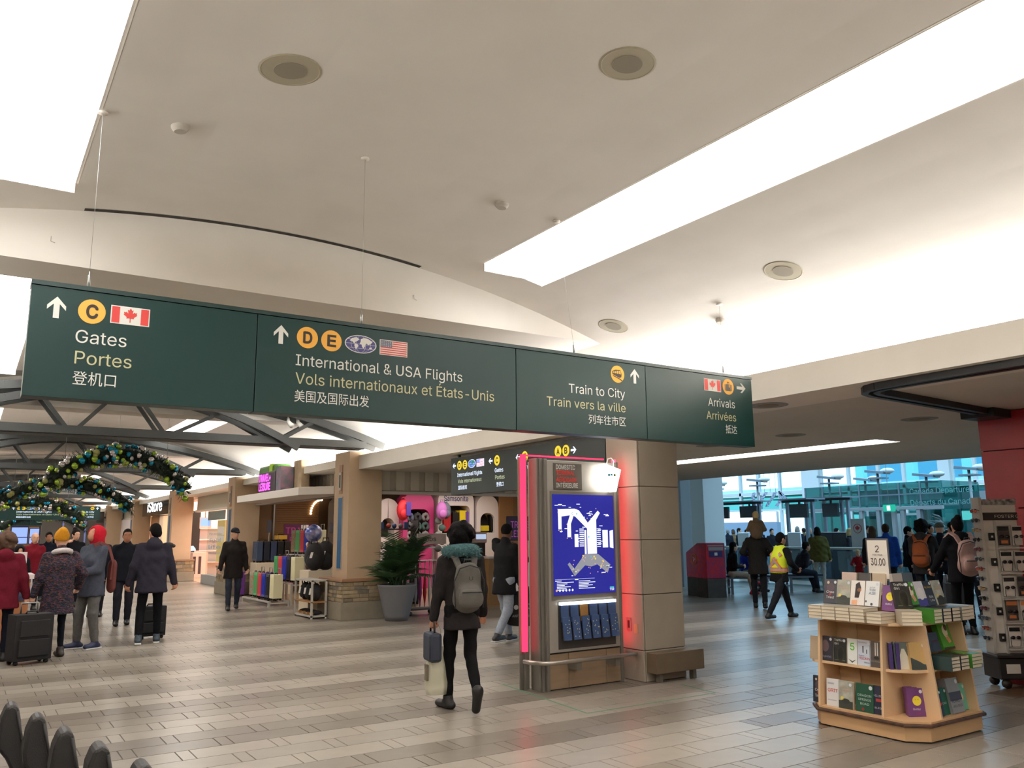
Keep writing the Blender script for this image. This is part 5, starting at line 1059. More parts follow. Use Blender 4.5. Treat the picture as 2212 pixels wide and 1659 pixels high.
def wpt(t, p):
    """world position of a local point of a person"""
    q = Matrix.Rotation(t.rotation_euler.z, 3, 'Z') @ (Vector(p)*t.scale.x); return q+t.location

def grip(t, a, s, off=.075):
    """world position of the closed fist of hand s"""
    J = a['J']; d = (J['wr', s]-J['el', s]).normalized(); return wpt(t, J['wr', s]+d*off)
# facing angle: 0 = along the concourse (+y), clockwise positive
rad = math.radians
# --- woman with the grey backpack in the middle
pw, a = person('person walking away with curly dark hair, dark sweater and a grey backpack', (3.98, 6.98), rad(12), 1.67, 1, (40, 37, 37), (20, 19, 20), (24, 22, 22), None, 'black', 'curly', 1.02, .76, .92,
    hands={-1: (-.3, .1, .6), 1: (.27, .14, .86), ('c', -1): .95, ('p', -1): (.7, .2, 0), ('c', 1): .8}, feet={-1: (-.10, .12, .08), 1: (.06, -.3, .2), ('f', 1): (0, .35, -1), ('f', -1): (-.35, 1, 0)}, lean=.05, res=.015, scale_head=1.02)
tw = thing('neck_scarf', 'fluffy teal fur collar worn by the person with the grey backpack', 'scarf', (0, 0, 0)); tw.parent = None
tw.location = wpt(pw, a['nk']); tw.rotation_euler.z = pw.rotation_euler.z
b = MB(); b.tube([(.125*math.cos(q), .105*math.sin(q)-.01, .01+.02*math.sin(q+PI)) for q in np.linspace(0, 2*PI, 17)[:-1]], .062, 10, closed=True); b.build('fur_ring', mat('teal_fur', srgb(70, 108, 110), .95, noise=.3, nscale=40., bump=.9, bscale=90.), tw)
nd = MB(); rs = random.Random(4)
for _ in range(900):
    q = rs.uniform(0, 2*PI); e = rs.uniform(0, 2*PI); c = Vector((.125*math.cos(q), .105*math.sin(q)-.01, .01)); d = Vector((math.cos(q)*math.cos(e), math.sin(q)*math.cos(e), math.sin(e))); p = c+d*.055; tip = c+d*.088+Vector((rs.uniform(-.012, .012), rs.uniform(-.012, .012), -.006)); s_ = d.orthogonal().normalized()*.005; nd.add([p-s_, p+s_, tip], [(0, 1, 2)])
o = nd.build('fur', MATS['teal_fur'], tw); o['kind'] = 'stuff'
def backpack(t, a, label, m, m2, s=1., lean=.05, straps=True, dy=-.2, low=0.):
    bk = thing('backpack', label, 'backpack', wpt(t, a['ch']+Vector((0, dy, -.1-low))), t.rotation_euler.z); bk.scale = [t.scale.x*s]*3
    V, F = sdf_mesh([('c', (0, 0, -.13), (0, -.01, .12), .125, .105, (1.2, .62, 1)), ('e', (0, -.06, -.1), (.125, .075, .12))], .015, .03, .002, 3); link('main_bag', np_mesh('main_bag', [(V, F, 0)], [m]), bk)
    V, F = sdf_mesh([('c', (-.05, -.115, -.13), (.05, -.115, -.13), .07, .07, (1, .5, 1)), ('c', (-.05, -.11, -.08), (.05, -.11, -.08), .06, .06, (1, .5, 1))], .012, .03); link('front_pocket', np_mesh('front_pocket', [(V, F, 0)], [m]), bk)
    MB().tube([(-.1, -.155, -.05), (0, -.165, -.048), (.1, -.155, -.05)], .006, 6).build('zip', m2, bk); MB().tube([(-.14, -.06, -.2), (-.15, -.06, .05), (-.1, -.075, .17), (0, -.08, .2), (.1, -.075, .17), (.15, -.06, .05), (.14, -.06, -.2)], .006, 6).build('zip', m2, bk)
    MB().tube([(-.04, .0, .2), (-.03, -.01, .25), (.03, -.01, .25), (.04, 0, .2)], .009, 6).build('haul_loop', m2, bk)
    if straps:
        for sx in (-1, 1):
            pts = [(sx*.07, .03, .17), (sx*.1, .08, .27), (sx*.125, .17, .315), (sx*.14, .28, .25), (sx*.15, .32, .1), (sx*.15, .28, -.05)]
            q = MB()
            for p0, p1 in zip(pts, pts[1:]): q.bar(p0, p1, .06, .02, (0, -.5, 1))
            q.build('strap', m, bk)
    return bk
bk = backpack(pw, a, 'grey school backpack on the back of the curly-haired person', mat('backpack_grey', srgb(92, 88, 82), .85, noise=.1, bump=.3, bscale=150.), mat('zip_black', srgb(34, 32, 32), .6))
tfit('U', -.02, .02, .06, .035, MATS['zip_black'], bk, .11)
hw = grip(pw, a, -1)
t = thing('toiletry_case', 'small slate-blue case carried in the walking person\'s left hand', 'bag', hw, pw.rotation_euler.z)
MB().box(-.06, .06, -.13, .13, -.32, -.06).build('body', mat('case_slate', srgb(58, 62, 74), .7, spec=.2), t, bevel=.03)
MB().tube([(0, -.07, -.06), (0, -.05, .03), (0, .05, .03), (0, .07, -.06)], .009, 6).build('handle', mat('zip_black', srgb(34, 32, 32), .6), t); MB().tube([(-.055, -.12, -.1), (-.058, -.12, -.3)], .004, 5).build('zip', MATS['zip_black'], t)
t = thing('plastic_bag', 'translucent pale yellow shopping bag hanging below the slate case', 'bag', hw+Vector((.07, .03, -.0)), pw.rotation_euler.z)
pb = MB(); N = 20; prof = [(-.62, .1, .07), (-.55, .12, .085), (-.4, .115, .075), (-.28, .1, .055), (-.2, .06, .03)]
vs = []
for z, rx, ry in prof:
    for i in range(N): q = 2*PI*i/N; w_ = 1+.08*math.sin(q*5+z*20); vs.append((rx*w_*math.cos(q), ry*w_*math.sin(q), z))
pb.smooth = True; pb.add(vs, [(i*N+k, i*N+(k+1) % N, (i+1)*N+(k+1) % N, (i+1)*N+k) for i in range(4) for k in range(N)]+[tuple(range(N))[::-1]])
pb.build('bag_film', mat('film_yellow', srgb(232, 230, 200), .35, alpha=.5), t); MB().tube([(-.03, 0, -.22), (-.03, 0, -.05), (0, 0, .01), (.03, 0, -.05), (.03, 0, -.22)], .006, 5).build('handle', mat('film_yellow', srgb(232, 230, 200), .35, alpha=.5), t); MB().obox((-.11, -.02, -.42), (.02, 0, 0), (0, .08, 0), (0, 0, .14)).build('print', mat('bag_print_dark', srgb(110, 100, 80), .6), t)
# --- man in the black coat carrying the black tote
pm, a = person('short-haired person in a black coat and pale jeans with a hand at the chin', (6.86, 10.75), rad(70), 1.74, 2, (24, 24, 26), (150, 158, 170), (40, 38, 38), (190, 188, 184), 'black', 'buzz', 1.12, .72, 1.15,
    hands={1: (.2, .16, .78), -1: (-.1, .22, 1.42), ('c', 1): .9, ('c', -1): .5, ('p', -1): (0, 0, 1)}, feet={-1: (-.08, .22, .08), 1: (.08, -.28, .13)}, lean=.08, res=.018, head=(-.2, .05))
t = thing('shirt_front', 'white shirt panel showing down the open black coat', 'shirt', wpt(pm, a['ch'])); t.rotation_euler.z = pm.rotation_euler.z; t.scale = pm.scale
V, F = sdf_mesh([('c', (.0, .13, .12), (.0, .16, -.3), .045, .06, (.9, .5, 1))], .014, .02, .003, 2); link('cloth', np_mesh('cloth', [(V, F, 0)], [fabric((214, 210, 204))]), t)
hw = grip(pm, a, 1); t = thing('tote_bag', 'black tote bag printed with a game controller and triangle', 'bag', hw+Vector((.04, -.02, -.02)), -rad(25))
V, F = sdf_mesh([('c', (-.2, 0, -.12), (.2, 0, -.12), .06, .06, (1, .7, 1)), ('c', (-.2, 0, -.42), (.2, 0, -.42), .075, .075, (1, .8, 1)), ('c', (0, 0, -.1), (0, 0, -.42), .09, .1, (2.4, .6, 1))], .02, .05, .004, 2); link('body', np_mesh('body', [(V, F, 0)], [mat('tote_black', srgb(16, 16, 18), .8)]), t)
MB().tube([(-.08, 0, -.06), (-.06, 0, .05), (0, 0, .08), (.06, 0, .05), (.08, 0, -.06)], .011, 6).build('handle', mat('tote_black', srgb(16, 16, 18), .8), t)
tp = mat('tote_print', srgb(170, 170, 166), .6); tfit('JUST ONE MORE GAME', -.2, .22, -.38, .032, tp, t, .095); poly('print', [[(.17, -.3), (.23, -.27), (.18, -.18)], disc_pts(-.14, -.24, .035, 12)], tp, t, (0, -.095, 0), UP)
MB().tube([(x*.09+.02, -.096, z*.07-.24) for x, z in [(-.7, .5), (-.3, .65), (.3, .65), (.7, .5), (.95, -.6), (.6, -.7), (.3, -.15), (-.3, -.15), (-.6, -.7), (-.95, -.6)]], .005, 5, closed=True).build('controller_print', tp, t)
# --- group at left
person('person seen from behind in a dark red parka with grey-brown hair', (.5, 13.15), rad(5), 1.64, 0, (96, 22, 36), (26, 28, 38), hair='auburn', hstyle='curly', bulk=1.3, coat_len=.72, hands={1: (.34, .02, .72), -1: (-.34, .05, .75)}, res=.02, hood='down')
BOU = bpy.data.materials.new('boucle_coat'); BOU.use_nodes = True; nt = BOU.node_tree; bs = nt.nodes['Principled BSDF']; bs.inputs['Roughness'].default_value = .95
tc = nt.nodes.new('ShaderNodeTexCoord'); mp_ = nt.nodes.new('ShaderNodeMapping'); mp_.inputs['Scale'].default_value = (1, 1, 2.2); vo = nt.nodes.new('ShaderNodeTexVoronoi'); vo.inputs['Scale'].default_value = 38; cr = nt.nodes.new('ShaderNodeValToRGB'); el = cr.color_ramp.elements
el[0].position = 0; el[0].color = (.006, .006, .01, 1); el[1].position = 1; el[1].color = (.006, .006, .012, 1)
for p_, c_ in ((.3, (.01, .01, .02)), (.42, (.008, .03, .045)), (.52, (.06, .02, .05)), (.6, (.01, .01, .014)), (.7, (.13, .04, .02)), (.8, (.02, .015, .05)), (.9, (.1, .03, .04))): q = el.new(p_); q.color = (*c_, 1)
sp = nt.nodes.new('ShaderNodeSeparateColor'); nt.links.new(tc.outputs['Object'], mp_.inputs['Vector']); nt.links.new(mp_.outputs['Vector'], vo.inputs['Vector']); nt.links.new(vo.outputs['Color'], sp.inputs['Color']); nt.links.new(sp.outputs['Red'], cr.inputs['Fac']); nt.links.new(cr.outputs['Color'], bs.inputs['Base Color'])
bmp = nt.nodes.new('ShaderNodeBump'); bmp.inputs['Strength'].default_value = .6; bmp.inputs['Distance'].default_value = .02; nt.links.new(vo.outputs['Distance'], bmp.inputs['Height']); nt.links.new(bmp.outputs['Normal'], bs.inputs['Normal'])
pc, a = person('person seen from behind in a mustard knit hat and multicoloured boucle coat', (1.16, 13.15), rad(-12), 1.66, 0, (30, 30, 34), (18, 20, 28), (40, 30, 26), None, 'brown', 'none', 1.3, .6, .8, hands={1: (.3, .1, .95), -1: (-.32, .06, .78)}, coat_m=BOU, hat=('beanie', (190, 130, 34)), res=.018, head=(.2, .1))
t = thing('shawl_collar', 'white fleece collar on the boucle coat', 'collar', wpt(pc, a['nk']), pc.rotation_euler.z); MB().tube([(.105*math.cos(q), .085*math.sin(q)-.035, -.02-.03*math.sin(q)) for q in np.linspace(0, 2*PI, 15)[:-1]], .036, 8, closed=True).build('fleece', mat('fleece', srgb(196, 186, 184), .95, bump=.6), t)
pg, a = person('person in a red hood and blue-grey jacket looking down at a phone', (1.66, 13.9), rad(235), 1.74, 1, (70, 74, 86), (98, 96, 94), (36, 44, 74), (226, 224, 220), 'dark', 'none', 1.18, .74, 1.15,
    hands={1: (.1, .3, 1.08), -1: (-.06, .3, 1.08), ('c', 1): .7, ('c', -1): .7, ('p', 1): (0, 0, 1), ('p', -1): (0, 0, 1)}, hat=('hood', (176, 28, 44)), head=(.05, -.5), res=.018, feet={1: (.15, .06, .08), -1: (-.12, -.02, .08), ('f', 1): (.4, 1, 0)})
t = thing('mobile_phone', 'small dark phone in the red-hooded person\'s hands', 'phone', wpt(pg, (.02, .36, 1.12)), pg.rotation_euler.z); MB().obox((0, 0, 0), (.07, 0, 0), (0, .02, .03), (0, -.1, .1)).build('casing', SK, t); MB().obox((0, -.006, .004), (.06, 0, 0), (0, .008, .012), (0, -.08, .08)).build('screen', mat('phone_glass', (.05, .06, .09), .1), t)
t = thing('shoulder_bag', 'brown shoulder strap and bag on the red-hooded person', 'bag', wpt(pg, a['ch']), pg.rotation_euler.z); q = MB(); pts = [(-.13, .13, .2), (-.16, .05, .24), (-.17, -.1, .18), (-.2, -.17, -.05), (-.2, -.15, -.3)]
for p0, p1 in zip(pts, pts[1:]): q.bar(p0, p1, .05, .015, (-1, 0, .2))
q.build('strap', mat('strap_brown', srgb(96, 40, 34), .7), t); V, F = sdf_mesh([('c', (-.16, -.2, -.1), (-.16, -.2, -.4), .1, .1, (.8, .5, 1))], .018, .02); link('pouch', np_mesh('pouch', [(V, F, 0)], [mat('strap_brown', srgb(96, 40, 34), .7)]), t)
person('person with cropped dark hair in a black zip jacket facing the camera', (2.56, 17.0), rad(185), 1.72, 1, (24, 26, 34), (36, 36, 44), (24, 24, 26), None, 'dark', 'buzz', 1.25, .8, 1.15, hands={1: (.36, .1, .92), -1: (-.28, .0, .85)}, res=.02, feet={1: (.1, .1, .08), -1: (-.1, -.1, .08)})
pj_, a = person('person seen from behind in a dark charcoal jacket and black trousers', (2.49, 13.95), rad(8), 1.77, 1, (44, 42, 52), (16, 16, 20), (44, 56, 66), (216, 214, 206), 'black', 'short', 1.32, .74, 1.0, hands={-1: (-.34, .02, .78), 1: (.34, .05, .8)}, hood='down', res=.018, head=(-.5, 0), feet={-1: (-.14, -.14, .1), 1: (.12, .1, .08)})
t = thing('camera_bag', 'black camera strap bulge over the charcoal jacket shoulder', 'bag', wpt(pj_, a['S'][1]+Vector((.03, .0, .03))), pj_.rotation_euler.z); MB().ell((0, 0, 0), (.075, .06, .045), 12, 8).build('body', mat('bag_black', srgb(24, 22, 24), .8), t); MB().ell((.065, 0, -.01), (.035, .035, .03), 10, 6).build('lens', SK, t)
suitcase((2.62, 14.55, 0), .15, (18, 18, 20), 'black cabin case half hidden behind the charcoal-jacket person', (.4, .25, .5), True, 'travellers luggage')
sc = suitcase((.84, 12.72, 0), .3, (20, 18, 20), 'black soft suitcase beside the boucle coat', (.46, .28, .62), True, 'travellers luggage', handle=True)
person('person in a dark cap, long dark coat and jeans walking out of the shop', (5.02, 18.85), rad(190), 1.74, 0, (34, 30, 28), (48, 54, 66), (40, 34, 30), None, 'grey', 'none', 1.18, .68, 1.05, hat=('cap', (26, 28, 36)), hands={1: (.3, .12, .82), -1: (-.28, .05, .8)}, head=(-.35, 0), res=.02, feet={1: (.09, .12, .08), -1: (-.1, -.12, .1)})
# --- distant crowd at the far left
crowd = [('person in a dark hooded coat behind the counter', .98, 19.5, 175, 1.42, 0, (26, 26, 30), 'hood', (26, 26, 30)), ('bald person in a red jacket at the far left', 1.35, 21.5, 170, 1.68, 0, (110, 22, 34), None, None), ('person with pinned-up hair in black, arm raised, far left', 2.2, 22.0, 160, 1.75, 0, (20, 20, 24), None, None),
         ('person in a grey knit hat behind the mustard hat', 2.35, 19.0, 20, 1.72, 0, (30, 32, 38), 'beanie', (110, 108, 108)), ('person in a dark coat farthest left by the blue banner', .9, 25.0, 180, 1.7, 0, (30, 30, 36), None, None), ('person in navy between the bald person and the grey hat', 1.85, 24.5, 180, 1.7, 1, (24, 28, 40), None, None), ('person in black far behind, near the flight screens', 2.6, 30, 180, 1.72, 1, (22, 22, 24), None, None)]
for i, (lb, x, y, fa, h, sk, c, hk, hc) in enumerate(crowd):
    person(lb, (x, y), rad(fa), h, sk, c, (28, 28, 34), hair='dark' if i != 1 else 'grey', hstyle=('none', 'none', 'bun', 'none', 'short', 'short', 'short')[i], bulk=1.15, hat=(hk, hc) if hk else None, res=.03, hands={1: (.25, .2, 1.5)} if i == 2 else None)
# information counter at the far left
t = thing('information_counter', 'curved white-topped information counter with a timber front at far left', 'counter', (0, 0, 0)); MB().box(-1.2, .95, 15.3, 16.0, 0, .95).build('body', mat('counter_timber', srgb(170, 110, 70), .5, noise=.1), t); MB().box(-1.25, 1.0, 15.25, 16.05, .95, 1.02).build('worktop', WHU, t); MB().box(-1.1, .9, 15.7, 15.76, 1.02, 1.36).build('screen_panel', WHU, t)
MB().box(-1.18, .93, 15.285, 15.3, .62, .93).build('poster_strip', mat('poster_mix', srgb(96, 110, 140), .5, col2=srgb(40, 40, 60), nscale=5.), t)
# ================================================================== CHECK-IN HALL ON THE RIGHT
HW = mat('hall_white', srgb(214, 214, 214), .6); HG = mat('hall_grey', srgb(150, 152, 156), .5); STEELB = mat('hall_steel', srgb(130, 140, 152), .4, .4); DKG = mat('hall_dark', srgb(52, 56, 62), .5)
hc_ = mat('hall_ceiling', srgb(196, 196, 198), .8); struct(MB().box(15.1, 23, -9.3, 46, 6.6, 6.8).box(36.5, 40, -9.3, 46, 6.6, 6.8).build('ceiling', hc_))
rl = struct(MB().box(22.9, 23.1, -9.3, 46, 6.5, 6.6).build('added_roof_window', HW))     # glazed roof added to let more daylight into the hall
for i in range(8): MB().box(23.05, 36.5, -9.2+i*6.9, -2.45+i*6.9, 6.68, 6.7).build('pane', gmat('added_roof_glass', (.85, .95, 1), .05), rl); MB().box(23, 36.5, -2.45+i*6.9, -2.3+i*6.9, 6.5, 6.8).build('rafter', HW, rl)
struct(MB().box(15.1, 40, 45.8, 46, 0, 6.6).build('wall_front', HW)); struct(MB().box(15.1, 40, -9.5, -9.3, 0, 6.6).build('wall_back', HW)); struct(MB().box(15.1, 15.2, 15.7, 46, 2.8, 6.6).build('wall_left', HW))
struct(MB().box(15.1, 15.2, -9.3, 15.7, 5.1, 6.6).build('wall_left', HW))
# glazed facade
GL = gmat('facade_glass', (.80, .95, 1), .06); GLT = gmat('green_glass', (.22, .52, .5), .14); FX = 38
fc = struct(MB().box(FX-.1, FX+.1, -9.3, 46, 3.55, 3.72).build('window_1', HW))
ys = [AT(p, 1050, 'x', FX).y for p in (1462, 1500, 1535, 1600, 1640, 1685, 1738, 1775, 1835, 1900, 1955, 2035, 2060, 2110, 2170, 2212)]+[6, 2, -3, -9]
ys = sorted(set([round(y, 2) for y in ys]+[45.9]))
for a, c in zip(ys, ys[1:]):
    solid = abs(a-round(AT(1775, 1050, 'x', FX).y, 2)) < .05 or abs(a-round(AT(2060, 1050, 'x', FX).y, 2)) < .05 or a > 44
    if solid: MB().box(FX-.25, FX+.05, a, c, 0, 6.6).build('wall_panel', HW, fc); continue
    MB().box(FX-.015, FX+.015, a+.06, c-.06, 3.75, 6.3).build('pane', GL, fc); MB().box(FX-.015, FX+.015, a+.06, c-.06, 2.75, 3.5).build('spandrel_pane', GLT, fc); MB().box(FX-.015, FX+.015, a+.06, c-.06, .15, 2.65).build('pane', GLT if a < AT(1740, 1050, 'x', FX).y else GL, fc)
for y in ys: MB().box(FX-.1, FX+.08, y-.07, y+.07, 0, 6.6).build('mullion', HW, fc)
for z in (2.66, 6.3): MB().box(FX-.08, FX+.08, -9.3, 46, z, z+.1).build('transom', HW, fc)
# outside: parking block and road
OUT = mat('outside_concrete', srgb(120, 190, 205), .8); OUT2 = mat('outside_pale', srgb(190, 222, 230), .8)
t = thing('parking_building', 'pale blue-green parking building outside the windows', 'building', (62, 0, 0))
for k, z in enumerate((3.0, 6.2, 9.4)):
    MB().box(0, 12, -30, 26 if k else 50, z, z+.9).build('parapet', OUT2 if k == 0 else OUT, t)
for i in range(17): MB().box(.3, .9, -30+i*4.5, -29.3+i*4.5, 0, 10).build('pier', OUT, t)
MB().box(11.5, 12, -30, 50, 0, 10).build('core_wall', mat('outside_dark', srgb(70, 130, 150), .8), t)
struct(MB().add([(38.3, -60, -.05), (120, -60, -.05), (120, 90, -.05), (38.3, 90, -.05)], [(0, 1, 2, 3)]).build('ground', mat('asphalt', srgb(120, 126, 132), .8)))
t = thing('footbridge', 'white covered walkway outside the upper windows', 'walkway', (48, 0, 0)); MB().box(0, 3, -30, 50, 4.0, 4.25).build('deck', OUT2, t); MB().box(0, .1, -30, 50, 4.25, 4.5).build('parapet', OUT2, t)
for i in range(8): MB().cyl((1.5, -25+i*9, 0), (1.5, -25+i*9, 4.0), .2, n=10).build('column', OUT2, t)
# columns at the near left of the hall
for k, (x, y, w) in enumerate(((17.6, 17.9, .42), (20.3, 19.6, .95), (17.2, 18.6, .3))):
    c = struct(MB().box(x, x+w, y, y+w, 0, 6.6).build('column', HW if k else HG, bevel=.02)); MB().box(x-.02, x+w+.02, y-.02, y+w+.02, 0, .25).build('skirting', HG, c)
for k, (px, py) in enumerate(((1545, 1046), (1635, 1038), (1790, 1032), (1895, 1020), (1868, 1036), (2000, 1027), (2092, 1012))):
    p = AT(px, py, 'x', 31.5 if k != 4 else 34); t = thing('uplighter', 'wing-shaped grey uplighter on a post, %s along the windows' % ('first', 'second', 'third', 'fifth', 'fourth', 'sixth', 'seventh')[k], 'lamp', (p.x, p.y, 0), 0, 'uplighters along the windows')
    MB().obox((0, 0, p.z), (.5, 0, 0), (0, .85, .12), (0, -.02, .1)).build('wing', STEELB, t); MB().ell((0, -.45, p.z+.03), (.22, .3, .12), 12, 6).build('dish', HW, t); MB().cyl((0, 0, 0), (0, 0, p.z), .05, n=10).build('post', HG, t); MB().box(-.3, .3, -.3, .25, p.z-.28, p.z-.22).build('bracket', STEELB, t)
# gantries with monitors
def gantry(px0, px1, pyb, X, label, mons):
    a, c = AT(px0, pyb, 'x', X), AT(px1, pyb, 'x', X); z = (a.z+c.z)/2; t = thing('check_in_gantry', label, 'gantry', (X, 0, 0))
    MB().box(-.06, .06, c.y, a.y, z-.08, z).build('beam', DKG, t); MB().box(-.5, .5, c.y, a.y, z, z+.04).build('canopy', STEELB, t)
    for y in (c.y+.15, c.y+.4, a.y-.2): MB().box(-.05, .05, y-.05, y+.05, 0, z-.08).build('post', STEELB, t)
    for m0, m1, q0, q1 in mons:
        u, v = AT(m0, q0, 'x', X-.15), AT(m1, q1, 'x', X-.15); o = MB().box(-.2, -.1, v.y, u.y, v.z, u.z).build('monitor', DKG, t); MB().box(-.13, -.08, (u.y+v.y)/2-.03, (u.y+v.y)/2+.03, u.z, z-.08).build('hanger', DKG, o)
gantry(1530, 1646, 1086, 25, 'dark overhead check-in gantry behind the mailbox', [(1540, 1575, 1096, 1120), (1599, 1637, 1094, 1118)])
gantry(1690, 1762, 1080, 24, 'overhead check-in gantry above the seated travellers', [(1706, 1746, 1090, 1118)]); gantry(1770, 1838, 1076, 26.5, 'overhead check-in gantry right of the olive coat', [(1777, 1812, 1088, 1116)])
t = thing('light_box_sign', 'long glowing white light box above the check-in desks', 'sign', (0, 0, 0)); u, v = AT(1540, 1113, 'x', 35), AT(1678, 1130, 'x', 35); MB().box(35, 35.2, v.y, u.y, 2.0, 2.55).build('box', HW, t); MB().box(34.97, 35, v.y, u.y, 2.03, 2.5).build('display', emat('lightbox', (.85, .92, 1), 2.6), t); MB().box(35.0, 35.3, v.y, u.y, 0, 2.0).build('back_wall', mat('desk_back', srgb(150, 170, 196), .6), t)
t = thing('light_box_sign', 'short glowing white light box near the red column', 'sign', (0, 0, 0)); u, v = AT(2078, 1104, 'x', 33), AT(2130, 1122, 'x', 33); MB().box(33, 33.2, v.y, u.y, v.z-.05, u.z+.05).build('box', HW, t); MB().box(32.97, 33, v.y, u.y, v.z, u.z).build('display', emat('lightbox', (.85, .92, 1), 2.6), t); MB().box(33.02, 33.2, v.y-1, u.y+1.5, 0, v.z-.05).build('back_wall', HG, t); MB().box(32.9, 33.2, v.y-1, u.y+1.8, u.z+.1, u.z+.75).build('fascia', HG, t)
# hanging information banners
for k, px in enumerate((1632, 1648, 1660, 1672, 1684)):
    p, q = AT(px, 1064, 'x', 34), AT(px+9, 1094, 'x', 34); t = thing('hanging_banner', '%s curved black-and-white text banner hanging in the hall' % ('leftmost', 'second', 'middle', 'fourth', 'rightmost')[k], 'banner', (34, 0, 0), 0, 'text banners in the hall')
    b = MB(); n = 6
    for i in range(n): z0 = q.z+(p.z-q.z)*i/n; z1 = q.z+(p.z-q.z)*(i+1)/n; s0, s1 = .3*math.sin(i/n*2.5+k), .3*math.sin((i+1)/n*2.5+k); b.add([(0, q.y+s0, z0), (0, p.y+s0, z0), (0, p.y+s1, z1), (0, q.y+s1, z1), (.02, q.y+s0, z0), (.02, p.y+s0, z0), (.02, p.y+s1, z1), (.02, q.y+s1, z1)], [(0, 1, 2, 3), (7, 6, 5, 4)])
    b.build('cloth', mat('banner_ink%d' % (k % 2), srgb(*((40, 44, 70) if k != 3 else (205, 212, 235))), .6, col2=srgb(200, 206, 230) if k != 3 else srgb(180, 190, 220), nscale=9., stretch=(1, 1, 3)), t); MB().cyl((.01, (p.y+q.y)/2, p.z), (.01, (p.y+q.y)/2, 6.69), .01, n=5).build('cord', HG, t)
# glass vestibule with doors, exit sign and reflected sign lettering
VX = 30; y0 = AT(2040, 1100, 'x', VX).y; y1 = AT(1742, 1100, 'x', VX).y; zt = AT(1900, 1045, 'x', VX).z; zm = AT(1900, 1098, 'x', VX).z
t = thing('glass_vestibule', 'large green glass entrance vestibule with two door frames', 'vestibule', (VX, 0, 0))
nP = 7
for i in range(nP):
    a, c = y0+(y1-y0)*i/nP, y0+(y1-y0)*(i+1)/nP; MB().box(-.01, .01, a+.02, c-.02, zm+.05, zt).build('pane', GLT, t); MB().box(-.02, .02, c-.03, c+.03, 0, zt).build('fin', STEELB, t)
    if i not in (1, 2, 3, 4): MB().box(-.01, .01, a+.02, c-.02, .05, zm-.1).build('pane', GLT, t)
MB().box(-.1, .1, y0, y1, zm-.08, zm+.04).build('head_beam', HG, t); MB().box(-.03, .03, y0, y1, (zm+zt)/2, (zm+zt)/2+.05).build('transom', STEELB, t); MB().box(0, 2.5, y0-.01, y0+.02, .05, zt).build('side_pane', GLT, t)
for px in (1865, 1902, 1935, 1955, 1990): y = AT(px, 1150, 'x', VX).y; MB().box(-.08, .08, y-.07, y+.07, 0, zm-.08).build('door_post', HG, t)
for k, (pa, pb) in enumerate(((1868, 1900), (1957, 1988))): a, c = AT(pa, 1150, 'x', VX).y, AT(pb, 1150, 'x', VX).y; MB().box(-.02, .02, c+.08, a-.08, .1, zm-.3).build('door_pane', gmat('teal_glass', (.15, .6, .55), .12), t)
MB().box(1.0, 1.3, AT(1950, 1150, 'x', VX).y, AT(1905, 1150, 'x', VX).y, 0, zm-.2).build('drum_door', HW, t)
p = AT(1965, 1062, 'x', VX-.05); lt = mat('reflect_letters', srgb(110, 160, 158), .5)  # pale letters stand in for a sign reflected in the glass
for w_, dz in (('Canada Departures', 0), ('Départs du Canada', -.42)): o = tfit(w_, 0, 2.4, 0, .2, lt, t, 0); o.rotation_euler = (PI/2, 0, -PI/2); o.location = (-.06, p.y, p.z+dz-.1)
p = AT(1921, 1098, 'x', VX-.3); t = thing('exit_sign', 'small green running-man exit sign above the vestibule doors', 'sign', (p.x, p.y, p.z)); MB().box(-.03, .03, -.24, .24, -.12, .14).build('casing', emat('exit_green', (.02, .5, .35), .9), t); MB().box(-.035, -.03, -.06, .08, -.08, .1).build('figure', EM['W'], t); MB().cyl((0, 0, .14), (0, 0, 6.69-p.z), .01, n=6).build('hanger', HG, t)
# railing
t = thing('glass_railing', 'glass railing with a pale round handrail around the check-in area', 'railing', (21.2, 0, 0)); MB().tube([(0, 9.0, 1.06), (0, 21.5, 1.06)], .035, 10).build('handrail', mat('rail_pale', srgb(196, 200, 190), .4), t)
for i in range(8): y = 9+i*1.78; MB().box(-.008, .008, y+.05, y+1.73, .1, .98).build('pane', gmat('rail_glass', (.34, .5, .54), .12), t); MB().box(-.025, .025, y-.03, y+.03, 0, 1.04).build('post', STEELB, t)
# check-in desks and screens behind the railing
for k, px in enumerate((1560, 1612, 1722, 1820, 1790)):
    p = AT(px, 1165, 'x', 23.4); t = thing('check_in_kiosk', 'check-in kiosk with %s, %s from the left behind the railing' % ('a white screen' if k in (0, 1, 2) else 'a dark screen', ('first', 'second', 'third', 'fifth', 'fourth')[k]), 'kiosk', (23.4, p.y, 0), 0, 'check-in kiosks')
    MB().box(-.2, .2, -.25, .25, 0, 1.0).build('pedestal', mat('kiosk_navy', srgb(60, 76, 96), .5), t); MB().obox((-.12, 0, 1.28), (.06, 0, .02), (0, .5, 0), (-.02, 0, .46)).build('screen', mat('scr_white', srgb(220, 224, 228), .4) if k in (0, 1, 2) else DKG, t); MB().box(-.05, .05, -.05, .05, 1.0, 1.3).build('neck', HG, t)
